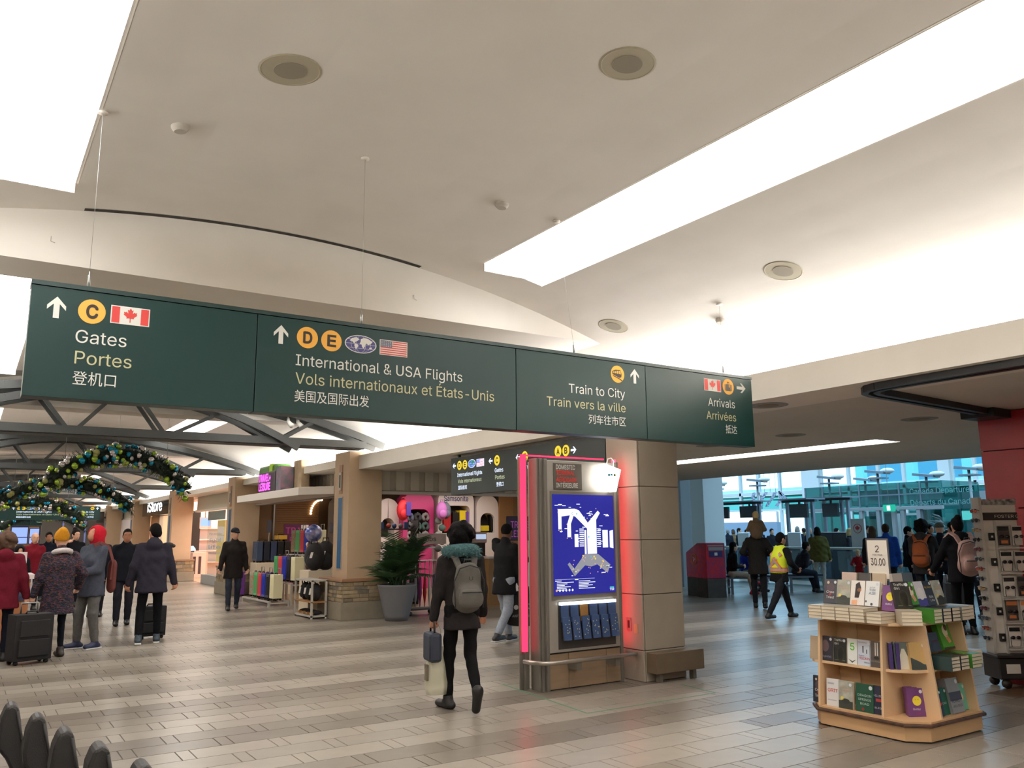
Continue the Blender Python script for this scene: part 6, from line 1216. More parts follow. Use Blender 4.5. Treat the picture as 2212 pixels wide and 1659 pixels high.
# free-standing totem
a, c = AT(1838, 1120, 'x', 22), AT(1867, 1120, 'x', 22); t = thing('airline_totem', 'white and grey totem with a red maple leaf roundel', 'sign', (22, 0, 0), 0); MB().box(-.04, .04, c.y, a.y, .95, 1.9).build('upper_panel', HW, t); MB().box(-.04, .04, c.y, a.y, 0, .95).build('lower_panel', HG, t)
yc = (a.y+c.y)/2; o = poly('roundel', [[(x*.2, y*.2) for x, y in LEAF]], mat('airline_red', srgb(200, 50, 56), .5), t, (-.046, yc, 1.62), (PI/2, 0, -PI/2)); MB().tube([(-.045, yc+.13*math.cos(q), 1.62+.13*math.sin(q)) for q in np.linspace(0, 2*PI, 21)[:-1]], .008, 5, closed=True).build('ring', MATS['airline_red'], t)
# plant
p = AT(2035, 1140, 'x', 20); t = thing('potted_plant', 'dark broad-leaved plant behind the queue near the red column', 'plant', (20, p.y, 0)); MB().lathe([(0, 0), (.2, 0), (.26, .5), (.24, .5), (0, .46)], 16).build('pot', HG, t); MB().cyl((0, 0, .45), (0, 0, 1.6), .03, n=8).build('stem', mat('stem_brown', srgb(60, 46, 34), .8), t)
rs = random.Random(8)
for i in range(22):
    q = rs.uniform(0, 2*PI); z = rs.uniform(1.1, 1.9); L = rs.uniform(.25, .4); d = Vector((math.cos(q), math.sin(q), rs.uniform(-.1, .6))).normalized(); s_ = d.cross(Vector((0, 0, 1))).normalized()*.07; a = Vector((0, 0, z)); MB().add([a, a+d*L*.4+s_, a+d*L, a+d*L*.4-s_, a+d*L*.5+Vector((0, 0, .02))], [(0, 1, 4), (1, 2, 4), (2, 3, 4), (3, 0, 4)]).build('leaf', mat('leaf_dark', srgb(24, 40, 30), .5), t)
# mailbox
t = thing('mailbox', 'red patterned mailbox with a slanted top and grey base', 'mailbox', (15.16, 14.63, 0), -.3)
RM = mat('mailbox_red', srgb(196, 28, 44), .4, col2=srgb(140, 34, 84), nscale=9.); MB().prism([(0, .45), (1.05, .45), (1.05, 1.06), (.45, 1.3), (0, 1.3)], 'x', 0, .52).build('body', RM, t, bevel=.02); MB().box(.01, .51, .01, 1.04, 0, .45).build('base', mat('mailbox_base', srgb(62, 60, 58), .7, noise=.2), t)
MB().box(.06, .46, -.02, .0, 1.12, 1.2).build('slot_hood', HG, t); MB().box(.05, .47, -.014, 0, 1.22, 1.25).build('slot', HG, t); MB().box(.08, .44, -.012, 0, .96, 1.1).build('blue_label', mat('mail_blue', srgb(40, 40, 110), .5), t); MB().box(.22, .3, -.015, -.01, 1.0, 1.07).build('label_mark', HW, t)
o = MB(); o.tube([(-.006, .62+.13*math.cos(q), .9+.13*math.sin(q)) for q in np.linspace(0, 2*PI, 21)[:-1]], .012, 5, closed=True); o.build('emblem_ring', mat('mail_gold', srgb(190, 120, 60), .5), t); poly('emblem', [[(-.07, .06), (.05, .01), (-.05, -.08), (-.03, -.01), (.08, -.0), (-.03, .02)]], HW, t, (-.006, .62, .9), (PI/2, 0, -PI/2))
# benches
def bench(x, y, L, rz, label):
    t = thing('bench', label, 'bench', (x, y, 0), rz); MB().box(0, L, 0, .5, .42, .47).build('seat', mat('bench_navy', srgb(40, 50, 70), .6), t, bevel=.01); MB().box(0, L, .0, .5, .38, .42).build('frame', STEELB, t)
    for u in (.1, L-.16): MB().box(u, u+.06, .05, .1, 0, .38).box(u, u+.06, .4, .45, 0, .38).build('leg', STEELB, t); MB().box(u, u+.06, .1, .4, .15, .19).build('brace', STEELB, t)
bench(15.0, 16.6, .7, -.58, 'short bench end left of the mailbox, beside the column'); p_ = AT(1572, 1262, 'x', 16.35); bench(p_.x, p_.y, 1.5, -.58, 'low steel bench right of the mailbox with two seated people'); p_ = AT(1700, 1258, 'x', 17.9); bench(p_.x, p_.y, .95, -.58, 'low steel bench behind the safety-vest person')
# ---- people on the right
SIT = dict(hip=(0, 0, .52), sit=True)
ps, a = person('seated person in black with long dark hair, beige trousers and red shoes', AT(1580, 1240, 'x', 16.5).xy, rad(118), 1.66, 0, (26, 24, 28), (176, 164, 150), (170, 24, 36), None, 'black', 'long', 1.1, .78, .95, hip=(0, 0, .55), sit=True, hands={1: (.12, .28, .72), -1: (-.12, .28, .72)}, feet={1: (.16, .5, .08), -1: (.3, .55, .35)}, res=.022, lean=.12)
person('seated person in a royal blue hoodie and grey trousers holding a hand up', AT(1610, 1240, 'x', 17.4).xy, rad(112), 1.68, 0, (28, 44, 140), (126, 118, 112), (40, 40, 44), None, 'brown', 'short', 1.15, .78, 1.05, hip=(0, 0, .55), sit=True, hands={-1: (-.05, .32, 1.12), 1: (.2, .25, .7)}, feet={1: (.12, .45, .08), -1: (-.12, .48, .08)}, res=.022, lean=.1, head=(.5, .1))
person('seated person in dark clothes behind the safety vest', AT(1722, 1240, 'x', 18.2).xy, rad(112), 1.72, 1, (34, 36, 44), (32, 40, 52), (26, 26, 28), None, 'dark', 'short', 1.15, .78, 1.1, hip=(0, 0, .55), sit=True, hands={-1: (-.05, .36, .78), 1: (.14, .34, .78)}, feet={1: (.14, .5, .08), -1: (-.1, .55, .08)}, res=.024, lean=.5)
VEST = bpy.data.materials.new('vest_yellow'); VEST.use_nodes = True; VEST.node_tree.nodes['Principled BSDF'].inputs['Base Color'].default_value = (*srgb(206, 220, 30), 1); VEST.node_tree.nodes['Principled BSDF'].inputs['Roughness'].default_value = .7
pv, a = person('striding person in a yellow safety vest with orange cross and black trousers', (12.75, 10.5), rad(92), 1.62, 1, (20, 20, 22), (34, 34, 40), (20, 20, 20), None, 'black', 'short', 1.15, .8, 1.1, hands={1: (.3, .2, .95), -1: (-.1, .35, 1.25)}, feet={1: (.06, -.42, .1), -1: (-.06, .36, .08)}, lean=.16, res=.018, head=(.2, .1))
hp, ch, sh = a['hp'], a['ch'], a['sh']; V3 = lambda v: (v.x, v.y, v.z); vt = thing('safety_vest', 'yellow high-visibility vest with orange and silver bands', 'vest', pv.location, pv.rotation_euler.z); vt.scale = pv.scale
V, F = sdf_mesh([('c', V3(hp+(ch-hp)*.1), V3(ch), .155, .165, (1.18, .9, 1)), ('c', V3(ch), V3(sh+(sh-ch)*.05), .165, .12, (1.2, .9, 1)), ('-e', V3(a['S'][1]+Vector((.05, 0, -.02))), (.09, .11, .14)), ('-e', V3(a['S'][-1]+Vector((-.05, 0, -.02))), (.09, .11, .14)), ('h', V3(hp+Vector((0, 0, .02))), (0, 0, -1))], .016, .03, .003, 4); link('vest_body', np_mesh('vest_body', [(V, F, 0)], [VEST]), vt)
ORG = mat('vest_orange', srgb(226, 110, 40), .6); SIL = mat('vest_silver', srgb(170, 160, 150), .4)
ax = (ch-hp).normalized()
def vrow(pts, name):
    q = MB(); q2 = MB()
    for p0, p1 in zip(pts, pts[1:]): q.bar(p0, p1, .085, .012, (0, -1, 0)); q2.bar(Vector(p0)+Vector((0, -.004, 0)), Vector(p1)+Vector((0, -.004, 0)), .045, .012, (0, -1, 0))
    q.build(name, ORG, vt); q2.build('silver_tape', SIL, vt)
bp = lambda u, v: hp+ax*v+Vector((u, -.158 if abs(u) < .12 else -.115, 0))
vrow([bp(-.13, .42), bp(0, .28), bp(.13, .12)], 'orange_tape'); vrow([bp(.13, .42), bp(0, .28), bp(-.13, .12)], 'orange_tape')
vrow([hp+ax*.1+Vector((.2*math.cos(q), .152*math.sin(q), 0)) for q in np.linspace(0, 2*PI, 17)], 'orange_belt')
pk, a = person('tall person in a dark coat carrying a child on the shoulders', (14.0, 12.05), rad(45), 1.74, 0, (40, 38, 36), (34, 34, 40), (24, 22, 22), None, 'dark', 'short', 1.2, .72, 1.05, hands={1: (.22, .12, 1.1), -1: (-.22, .12, 1.1)}, feet={1: (.08, -.2, .1), -1: (-.08, .2, .08)}, res=.02, head=(0, -.1))
person('fair-haired child in a tan hooded jacket riding on the shoulders', (14.0-.09, 12.05-.09, 1.4), rad(45), 1.0, 0, (104, 86, 66), (60, 50, 48), (60, 30, 30), None, 'blond', 'short', 1.5, .82, 1.1, hip=(0, 0, .16), sit=True, hands={1: (.2, .25, .35), -1: (-.2, .25, .35)}, feet={1: (.22, .42, -.3), -1: (-.22, .42, -.3)}, hood='down', res=.026, scale_head=1.3)
person('person seen from behind in an olive puffer jacket and pale trousers', (19.6, 14.75), rad(50), 1.66, 0, (92, 88, 44), (186, 184, 176), (200, 196, 190), None, 'dark', 'bob', 1.5, .78, 1.05, hands={1: (.3, .08, .86), -1: (-.3, .08, .86)}, res=.022, look_fold=.008)
person('small child in a red shirt at the railing', (20.4, 14.1), rad(230), 1.02, 0, (150, 24, 34), (40, 44, 60), hair='blond', hstyle='short', bulk=1.1, hands={1: (.25, .3, 1.1), -1: (-.2, .3, 1.05)}, res=.028, scale_head=1.3)
q_, a = person('person with a high dark bun, black hoodie and a pink backpack', (13.0, 7.2), rad(35), 1.75, 1, (20, 19, 22), (18, 18, 20), hair='black', hstyle='bun', bulk=1.25, hood='down', hands={1: (.28, .2, .9), -1: (-.32, .25, .95)}, res=.02)
backpack(q_, a, 'dusty pink backpack on the person with the high bun', mat('backpack_pink', srgb(176, 138, 128), .8, noise=.1), mat('zip_black', srgb(34, 32, 32), .6), 1.15, dy=-.24)
q_, a = person('person with tousled dark hair, grey hood and an orange backpack', (15.0, 9.0), rad(70), 1.74, 1, (52, 50, 50), (40, 40, 46), hair='black', hstyle='curly', bulk=1.2, hood='down', hands={1: (.2, .35, .95), -1: (-.2, .3, .95)}, res=.022)
backpack(q_, a, 'orange backpack on the person with tousled hair', mat('backpack_orange', srgb(170, 86, 40), .8, noise=.1), mat('zip_black', srgb(34, 32, 32), .6), 1.05, dy=-.22)
suitcase((14.3, 8.1, 0), .6, (40, 40, 46), 'dark upright suitcase with a raised silver handle behind the books', (.45, .28, .68), True, 'travellers luggage', handle=True)
right = [('person in a bright blue jacket left of the orange backpack', 1915, 17.5, 60, 1.7, (30, 70, 150), 'brown', 'short'), ('person with long brown hair beside the blue jacket', 1886, 18.6, 50, 1.66, (36, 34, 40), 'auburn', 'long'), ('person with black hair reading, right of the blue jacket', 1962, 18.5, 150, 1.64, (22, 24, 30), 'black', 'short'),
         ('person in a patterned cap between the two backpacks', 2032, 16.5, 60, 1.7, (26, 28, 36), 'dark', 'cap'), ('person in dark clothes just left of the sunglasses rack', 2118, 15.5, 40, 1.68, (24, 24, 28), 'dark', 'short'), ('person in black farther right of the totem', 1876, 24.5, 200, 1.7, (26, 28, 34), 'dark', 'short'), ('fair-haired person standing behind the railing near the totem', 1836, 23.0, 160, 1.62, (44, 44, 52), 'blond', 'bob'),
         ('person in a dark coat half hidden by the high bun', 2060, 18.0, 20, 1.72, (26, 28, 32), 'black', 'short'), ('person beside the plant in navy', 2010, 21.5, 190, 1.7, (30, 34, 48), 'dark', 'short')]
for lb, px, X, fa, h, c, hr, hs in right: p = AT(px, 1170, 'x', X); person(lb, (X, p.y), rad(fa), h, random.choice((0, 0, 1)), c, (30, 32, 40), hair=hr, hstyle='none' if hs == 'cap' else hs, hat=('cap', (90, 92, 84)) if hs == 'cap' else None, bulk=1.2, res=.028)
hall = [(1546, 28, 'a grey scarf', 'grey', 1.7), (1558, 30, 'brown clothes', 'brown', 1.66), (1573, 29, 'white hair', 'grey', 1.64), (1585, 32, 'a tan coat', 'auburn', 1.64), (1597, 28.5, 'a dark coat and dark hair', 'dark', 1.68), (1613, 30, 'a black jacket', 'black', 1.62), (1642, 31, 'a navy jacket', 'dark', 1.66), (1668, 27, 'a dark parka', 'dark', 1.64), (1706, 30, 'a charcoal coat', 'black', 1.66), (1724, 28, 'a white hat', 'grey', 1.72), (1738, 31, 'a dark jumper', 'brown', 1.66), (1750, 27.5, 'a grey hood', 'grey', 1.66), (1808, 29, 'a black puffer', 'black', 1.64)]
for k, (px, X, what, hr, h) in enumerate(hall):
    p = AT(px, 1170, 'x', X); c = [(30, 30, 36), (60, 48, 42), (34, 38, 50), (120, 96, 70), (26, 26, 30), (20, 20, 22), (28, 34, 52)][k % 7]
    person('queueing person with %s, %s from left in the hall' % (what, ('1st', '2nd', '3rd', '4th', '5th', '6th', '7th', '8th', '9th', '10th', '11th', '12th', '13th')[k]), (X, p.y), rad(random.choice((160, 200, 240, 20, 60))), h, random.choice((0, 1)), c, (34, 36, 44), hair=hr, hstyle='short' if k % 3 else 'bob', bulk=1.15, res=.034, group='queue in the check-in hall')
# ================================================================== BOOK STAND
BW = mat('birch', srgb(206, 166, 122), .5, noise=.06, nscale=3., stretch=(1, 1, 5)); BE = mat('birch_edge', srgb(220, 186, 146), .5); BTR = mat('worn_trim', srgb(52, 36, 28), .5, col2=srgb(96, 62, 44), nscale=14.)
B0 = (6.1, 3.8); BX, BY = 1.05, 1.07
T = thing('book_stand', 'tiered birch book display stand on a chamfered plinth', 'book stand', (*B0, 0))
def cham(x0, x1, y0, y1, c): return [(x0+c, y0), (x1-c, y0), (x1, y0+c), (x1, y1-c), (x1-c, y1), (x0+c, y1), (x0, y1-c), (x0, y0+c)]
MB().prism(cham(.03, BX-.03, .03, BY-.03, .13), 'z', .012, .12).build('plinth', BW, T); MB().prism(cham(.05, BX-.05, .05, BY-.05, .13), 'z', 0, .012).build('toe_line', SK, T)
MB().prism(cham(0, BX, 0, BY, .14), 'z', .118, .142).build('plinth_trim', BTR, T, bevel=.006); MB().prism(cham(.02, BX-.02, .02, BY-.02, .14), 'z', .142, .156).build('plinth_top', BW, T)
MB().box(.36, BX-.36, .36, BY-.36, .156, .84).build('core', BW, T)
for n_, pts in (('left', [(.03, .155), (.1, .84), (.36, .84), (.36, .155)]), ):
    for y in (.335, .915): MB().prism(pts, 'y', y-.01, y+.01).build('side_panel', BE, T)
    for y in (.335, .915): MB().prism([(BX-p[0], p[1]) for p in pts][::-1], 'y', y-.01, y+.01).build('side_panel', BE, T)
    for x in (.33, .86): MB().prism(pts, 'x', x-.01, x+.01).build('side_panel', BE, T)
    for x in (.33, .86): MB().prism([(BY-p[0], p[1]) for p in pts][::-1], 'x', x-.01, x+.01).build('side_panel', BE, T)
MB().box(.33, .36, .345, .905, .156, .84).build('back_panel', BW, T); MB().box(.34, .85, .33, .36, .156, .84).build('back_panel', BW, T)
MB().box(.09, .34, .345, .905, .49, .51).build('shelf', BE, T); MB().box(.34, .85, .09, .33, .49, .51).build('shelf', BE, T); MB().box(BX-.34, BX-.09, .345, .905, .49, .51).build('shelf', BE, T)
MB().prism([(.34, .34)]+[(.34-.24*math.cos(a), .34-.24*math.sin(a)) for a in np.linspace(0, PI/2, 7)], 'z', .49, .51).build('corner_shelf', BE, T)
MB().prism([(.34, .925)]+[(.34-.27*math.cos(a), .925+.17*math.sin(a)) for a in np.linspace(0, PI/2, 7)], 'z', .49, .51).build('corner_shelf', BE, T); MB().prism([(.87, .33)]+[(.87+.2*math.cos(a), .33-.26*math.sin(a)) for a in np.linspace(0, PI/2, 7)], 'z', .49, .51).build('corner_shelf', BE, T)
MB().prism(cham(.09, BX-.01, .12, BY-.1, .14), 'z', .84, .862).build('top_shelf', BE, T, bevel=.003)
MB().box(.34, BX-.3, .36, BY-.34, .862, 1.06).build('riser', BW, T)
PAGE = mat('page_block', srgb(226, 212, 188), .8, noise=.05, nscale=3., stretch=(1, 1, 60)); STK = mat('sticker', srgb(216, 220, 226), .5)
BKM = {}
def book(px, py, z, rz, tilt, cover, label, motif=(), size=(.135, .205, .026), group='books on the book stand', lay=False, m=None):
    """a book standing with its front cover towards local -y; px, py in the stand's frame"""
    w, h, d = size; t = thing('book', label, 'book', (B0[0]+px, B0[1]+py, z), rz, group); cm = m or mat('cover_%d_%d_%d' % cover, srgb(*cover), .35)
    t.rotation_euler = (-tilt, 0, rz) if not lay else (PI/2, 0, rz)
    if lay: t.location.z += d/2
    k = size
    if k not in BKM:
        p = MB().box(-w/2+.002, w/2-.003, -d/2+.0025, d/2-.0025, .003, h-.003).mesh('page_block', PAGE)
        c = MB().box(-w/2, w/2, -d/2, -d/2+.002, 0, h).box(-w/2, w/2, d/2-.002, d/2, 0, h).box(-w/2-.001, -w/2+.0015, -d/2, d/2, 0, h).mesh('cover', SK); BKM[k] = (p, c)
    p, c = BKM[k]; link('page_block', p, t); o = link('cover', c, t); o.material_slots[0].link = 'OBJECT'; o.material_slots[0].material = cm
    for e in motif:
        if e[0] == 't': tfit(e[1], -w/2+w*e[2], -w/2+w*e[3], h*e[4], h*e[5], mat('ink_%d_%d_%d' % e[6], srgb(*e[6]), .5), t, d/2+.0012, bold=.01 if len(e) > 7 else 0., name='title')
        elif e[0] == 'd': poly('cover_art', [disc_pts(-w/2+w*e[1], h*e[2], w*e[3], 18, w*(e[4] if len(e) > 5 else e[3]))], mat('ink_%d_%d_%d' % e[-1], srgb(*e[-1]), .5), t, (0, -d/2-.001, 0), UP)
        elif e[0] == 'r': poly('cover_art', [rect(-w/2+w*e[1], -w/2+w*e[2], h*e[3], h*e[4])], mat('ink_%d_%d_%d' % e[5], srgb(*e[5]), .5), t, (0, -d/2-.0008, 0), UP)
        elif e[0] == 'p': poly('cover_art', [[(-w/2+w*x, h*y) for x, y in e[1]]], mat('ink_%d_%d_%d' % e[2], srgb(*e[2]), .5), t, (0, -d/2-.001, 0), UP)
        elif e[0] == 's': poly('sticker', [disc_pts(w*.34, h*.88, w*.1, 14)], STK, t, (0, -d/2-.0013, 0), UP)
    return t
WHT = (236, 234, 230); SMIL = (('d', .55, .56, .27, (236, 214, 60)), ('d', .47, .6, .03, (120, 100, 20)), ('d', .63, .6, .03, (120, 100, 20)), ('r', .45, .65, .49, .505, (150, 110, 30)), ('t', 'Gutsy', .25, .72, .24, .07, WHT), ('t', 'memoir', .4, .7, .1, .03, (220, 60, 60)), ('s',))
MISTY = (('r', 0, 1, 0, .28, (54, 58, 50)), ('d', .5, .27, .3, .16, 0, (44, 48, 42)), ('t', 'THE LAST', .15, .85, .72, .045, (200, 120, 90)), ('t', 'HARVEST', .12, .88, .62, .05, (200, 130, 100)), ('d', .25, .36, .11, (226, 206, 90)), ('s',))
TRAF = (('t', 'Traffick', .06, .8, .84, .085, WHT), ('t', 'Girl', .06, .4, .7, .085, WHT), ('d', .55, .35, .3, .5, 0, (58, 54, 40)), ('d', .55, .35, .25, .46, 0, (34, 34, 30)), ('r', .1, .9, .08, .1, (120, 130, 80)), ('s',))
CREE = (('d', .5, .66, .3, .3, 0, (80, 64, 70)), ('d', .3, .86, .1, (206, 190, 170)), ('t', 'Cree', .2, .8, .42, .1, WHT), ('t', 'Tried', .2, .8, .2, .1, WHT), ('p', [(.4, .38), (.5, .43), (.6, .38), (.5, .31)], (190, 40, 50)), ('s',))
GREENB = (('d', .55, .62, .22, .3, 0, (226, 214, 190)), ('d', .68, .74, .13, .16, 0, (90, 40, 44)), ('p', [(.4, .45), (.7, .5), (.85, .25), (.6, .2)], (214, 150, 120)), ('r', 0, 1, 0, .08, (40, 46, 40)), ('s',))
LF, RF, CN = -PI/2, 0, -PI/4
MIST = mat('cover_mist', srgb(150, 152, 138), .4, col2=srgb(190, 188, 172), nscale=14.)
# stacks on the top shelf (page edges outward) and the face-out books leaning above them
def stack(px, py, z, rz, n, label, size=(.14, .2, .027), cover=(186, 174, 154)):
    for i in range(n):
        t = book(px, py, z+i*size[2], rz, 0, cover, ('bottom', 'second', 'third', 'top')[i if i < n-1 else 3]+' '+label, (), size, 'stacked books on the book stand', True)
    return z+n*size[2]
Z1 = .862
rs = random.Random(12)
lst = [(.875, (40, 40, 50), CREE, 'navy book with a small red heart, left end of the top shelf', None), (.745, (0, 0, 0), MISTY, 'misty grey book second from left on the top shelf', MIST), (.61, (238, 230, 222), (('p', [(.3, .3), (.35, .85), (.6, .95), (.75, .7), (.6, .3)], (40, 28, 26)), ('d', .62, .62, .16, .12, 0, (220, 160, 120)), ('r', .1, .5, .02, .2, (230, 170, 130))), 'white book with a dark-haired portrait on the top shelf', None),
       (.475, (232, 232, 230), (('t', 'OUT OF', .3, .7, .72, .05, (130, 140, 156)), ('t', 'THIN', .28, .72, .6, .085, (110, 124, 144), .02), ('t', 'AIR', .25, .75, .46, .1, (110, 124, 144), .02), ('d', .08, .18, .07, (90, 92, 96)), ('d', .5, .08, .09, (70, 70, 74)), ('s',)), 'white book with a grey-blue block title on the top shelf', None),
       (.325, (104, 52, 112), SMIL, 'purple yellow-face book leaning on the top shelf', None)]
for i, (y, c, mo, lb, mm) in enumerate(lst):
    zt = stack(.2, y, Z1, LF, 4 if i != 4 else 3, 'pale-edged book of the stack under the %s' % ('left-end navy book', 'left misty grey book', 'portrait book', 'grey-titled white book', 'leaning purple book')[i], (.128, .2, .027))
    book(.2+.02, y-.0, zt+.002, LF+rs.uniform(-.06, .06), .24, c, lb, mo, (.128, .205, .026), m=mm)
zt = stack(.24, .2, Z1, CN, 4, 'pale-edged book of the stack under the corner black book', (.15, .2, .027)); book(.26, .22, zt+.002, -.45, .24, (34, 34, 32), 'black script-titled book at the corner of the top shelf', TRAF, (.14, .21, .035))
rst = [(.43, (70, 140, 44), GREENB, 'green cartoon book on the right side of the top shelf', None, (60, 120, 40)), (.56, (214, 206, 214), (('r', 0, 1, 0, .3, (70, 70, 140)), ('d', .5, .5, .3, .4, 0, (226, 220, 220)), ('s',)), 'white and violet book right of the green book', None, (40, 40, 60)), (.69, (28, 26, 26), (('t', 'My Vision', .1, .9, .7, .08, (214, 170, 60)), ('t', '50k', .3, .8, .3, .09, WHT), ('t', 'Life', .35, .85, .16, .08, WHT), ('s',)), 'black book with gold lettering on the top shelf', None, (30, 28, 28)), (.83, (0, 0, 0), MISTY, 'misty grey book at the right end of the top shelf', MIST, (120, 116, 104))]
for i, (x, c, mo, lb, mm, sc_) in enumerate(rst):
    zt = stack(x, .24, Z1, RF, 4, 'pale-edged book of the stack under the %s' % ('green cartoon book', 'violet book', 'gold-lettered black book', 'right-end misty book')[i], (.118, .2, .027), sc_); book(x, .24, zt+.002, RF+rs.uniform(-.1, .1), .26, c, lb, mo, (.128, .2, .026), m=mm)
stack(.945, .26, Z1, RF, 4, 'pale-edged book in the last stack at the right end', (.1, .2, .027))
for i, (x, y, rz, c, lb) in enumerate(((.4, .8, LF, (214, 190, 176), 'pale pink book standing on the riser at the back left'), (.42, .66, LF, (60, 56, 54), 'dark book on the riser beside the pink book'), (.42, .54, LF, (196, 176, 150), 'tan book on the riser left of the price sign'), (.52, .42, RF, (190, 178, 168), 'pale grey book on the riser right of the price sign'), (.67, .42, RF, (84, 92, 98), 'slate book on the riser at the back right'))): book(x, y, 1.06, rz, .12, c, lb, (('r', .1, .9, .1, .5, tuple(int(v*.8) for v in c)),), (.14, .17, .03))
# price sign
t = thing('price_sign', 'framed price sign reading 2 for 30.00 above the books', 'sign', (B0[0]+.45, 4.34, 1.06), -PI/2); fr_ = mat('sign_frame', srgb(96, 94, 98), .4, .4)
MB().box(-.105, .105, 0, .012, .11, .46).build('frame', fr_, t, bevel=.002); MB().box(-.092, .092, -.002, 0, .125, .445).build('card', mat('card_white', srgb(238, 230, 218), .6), t); MB().box(-.012, .012, .0, .012, 0, .11).box(-.06, .06, -.03, .05, 0, .006).build('stem', fr_, t)
ik_ = mat('ink_plum', srgb(60, 48, 58), .5); tfit('2', -.018, .018, .345, .055, ik_, t, .0035); tfit('FOR / POUR', -.045, .045, .315, .014, ik_, t, .0035); tfit('30.00', -.068, .068, .235, .058, ik_, t, .0035, bold=.008)
# middle shelves
Z2 = .51
mid = [(.865, (44, 40, 50), (('d', .4, .6, .3, .4, 0, (92, 74, 76)), ('t', 'Nightfall', .1, .9, .14, .07, (140, 150, 170)), ('s',)), 'dark portrait book at the left of the middle shelf'), (.735, (34, 34, 32), TRAF, 'black script-titled book on the middle shelf'), (.62, (232, 232, 226), (('t', '5', .3, .75, .55, .28, (90, 180, 60), .03), ('p', [(.1, .2), (.5, .05), (.9, .2), (.5, .12)], (80, 84, 70))), 'white book with a green 5 on the middle shelf'),
       (.51, (206, 212, 222), (('t', 'Rick McIntyre', .08, .75, .88, .05, (150, 60, 60)), ('r', .38, .46, .5, .72, (30, 30, 34)), ('d', .42, .74, .05, (30, 30, 34)), ('r', .66, .72, .48, .64, (30, 30, 34)), ('t', 'Simple', .08, .5, .36, .06, (60, 80, 130)), ('t', 'Hockey', .1, .95, .24, .12, (190, 40, 40)), ('t', 'Heroes', .5, .95, .1, .07, (60, 80, 130)), ('s',)), 'pale blue book with two small skaters on the middle shelf'), (.4, (84, 74, 68), (('r', .38, .46, .45, .95, (214, 206, 196)), ('r', .54, .62, .45, .95, (214, 206, 196)), ('d', .5, .36, .2, .1, 0, (40, 34, 34)), ('t', 'Ordinary', .1, .9, .2, .07, (150, 140, 126))), 'brown book with white legs on the middle shelf')]
for y, c, mo, lb in mid: book(.115, y, Z2, LF, .1, c, lb, mo, (.12 if '5 on' not in lb else .09, .2, .028))
for i in range(2): book(.165+.04*i, .325-.035*i, Z2, CN+PI/2, .0, (58, 40, 100), '%s purple-spined book in the corner bay' % ('left', 'right')[i], (('r', .1, .9, .3, .36, (220, 214, 160)),), (.13, .2, .026))
book(.21, .235, Z2, CN+.15, .1, (96, 104, 100), 'grey book with a yellow-white dress in the corner bay', (('p', [(.3, 0), (.25, .4), (.45, .75), (.6, .75), (.8, .4), (.85, 0)], (214, 208, 190)), ('r', .2, .9, 0, .16, (200, 190, 90)), ('s',)), (.135, .205, .024)); book(.285, .155, Z2, CN+.25, .1, (206, 170, 110), 'orange landscape book in the corner bay', (('p', [(0, 0), (0, .45), (.5, .3), (1, .1), (1, 0)], (50, 60, 56)), ('r', .5, 1, 0, .2, (70, 110, 110)), ('s',)), (.135, .205, .04))
zt = stack(.44, .13, Z2, RF, 4, 'white-edged book of the stack at the left of the right middle shelf', (.12, .19, .027), (40, 60, 60)); zt2 = stack(.57, .13, Z2, RF, 4, 'white-edged book of the stack in the middle of the right middle shelf', (.12, .19, .027), (46, 40, 40))
book(.43, .17, zt+.002, RF, .25, (26, 34, 38), 'dark city-night book on the right middle shelf', (('r', .1, .9, .5, .62, (40, 70, 80)), ('d', .5, .42, .06, (220, 200, 180)), ('s',)), (.15, .215, .04)); book(.58, .17, zt2+.002, RF, .25, (40, 30, 34), 'small dark red-lettered book on the right middle shelf', (('t', 'NIGHT', .15, .85, .5, .1, (150, 40, 50)),), (.115, .15, .02))
zt = stack(.74, .13, Z2, RF, 4, 'green book of the stack under the large green cartoon book', (.14, .19, .027), (60, 120, 40)); book(.75, .18, zt+.002, RF, .28, (80, 156, 52), 'large green cartoon book at the right of the middle shelf', GREENB, (.16, .23, .05))
stack(.945, .22, Z2, RF, 4, 'white-edged book in the stack at the far right of the middle shelf', (.11, .19, .027), (200, 196, 190))
# bottom shelves
Z3 = .156
bot = [(.985, (40, 40, 50), CREE, 'navy book with a red heart at the bottom left corner', .12, .1), (.815, (226, 224, 222), (('t', 'GRIT', .1, .9, .52, .12, (200, 60, 50), .03), ('r', .1, .6, .8, .86, (180, 180, 186)), ('r', .1, .8, .2, .24, (190, 190, 194))), 'white book with one red word on the bottom shelf', .085, .12), (.69, (0, 0, 0), MISTY, 'misty grey book on the bottom shelf', .08, .13), (.52, (28, 74, 54), (('t', 'DRAGON', .12, .88, .55, .08, (196, 214, 200)), ('t', 'SPRINGS', .14, .86, .4, .08, (196, 214, 200)), ('t', 'ROAD', .25, .75, .25, .08, (196, 214, 200)), ('d', .4, .1, .08, (130, 40, 40)), ('s',)), 'dark green book with a three-line title on the bottom shelf', .085, .16), (.39, (36, 38, 58), (('t', 'HILLBILLY', .05, .95, .62, .07, (190, 190, 200)), ('r', .2, .9, .45, .55, (180, 50, 50)), ('t', 'ELEGY', .1, .8, .2, .06, (200, 200, 206))), 'navy and red book on the bottom shelf', .09, .11)]
for y, c, mo, lb, x, w in bot: book(x, y, Z3, LF, .1, c, lb, mo, (w, .215, .024), m=MIST if c == (0, 0, 0) else None)
for i in range(3): book(.26+.028*i, .19+.028*i, Z3, CN+.3, .1, (110, 62, 118), ('front purple yellow-face book in the bottom corner bay', 'second purple book behind it in the bottom corner bay', 'rear purple book in the bottom corner bay')[i], SMIL if i == 0 else (), (.135, .21, .02))
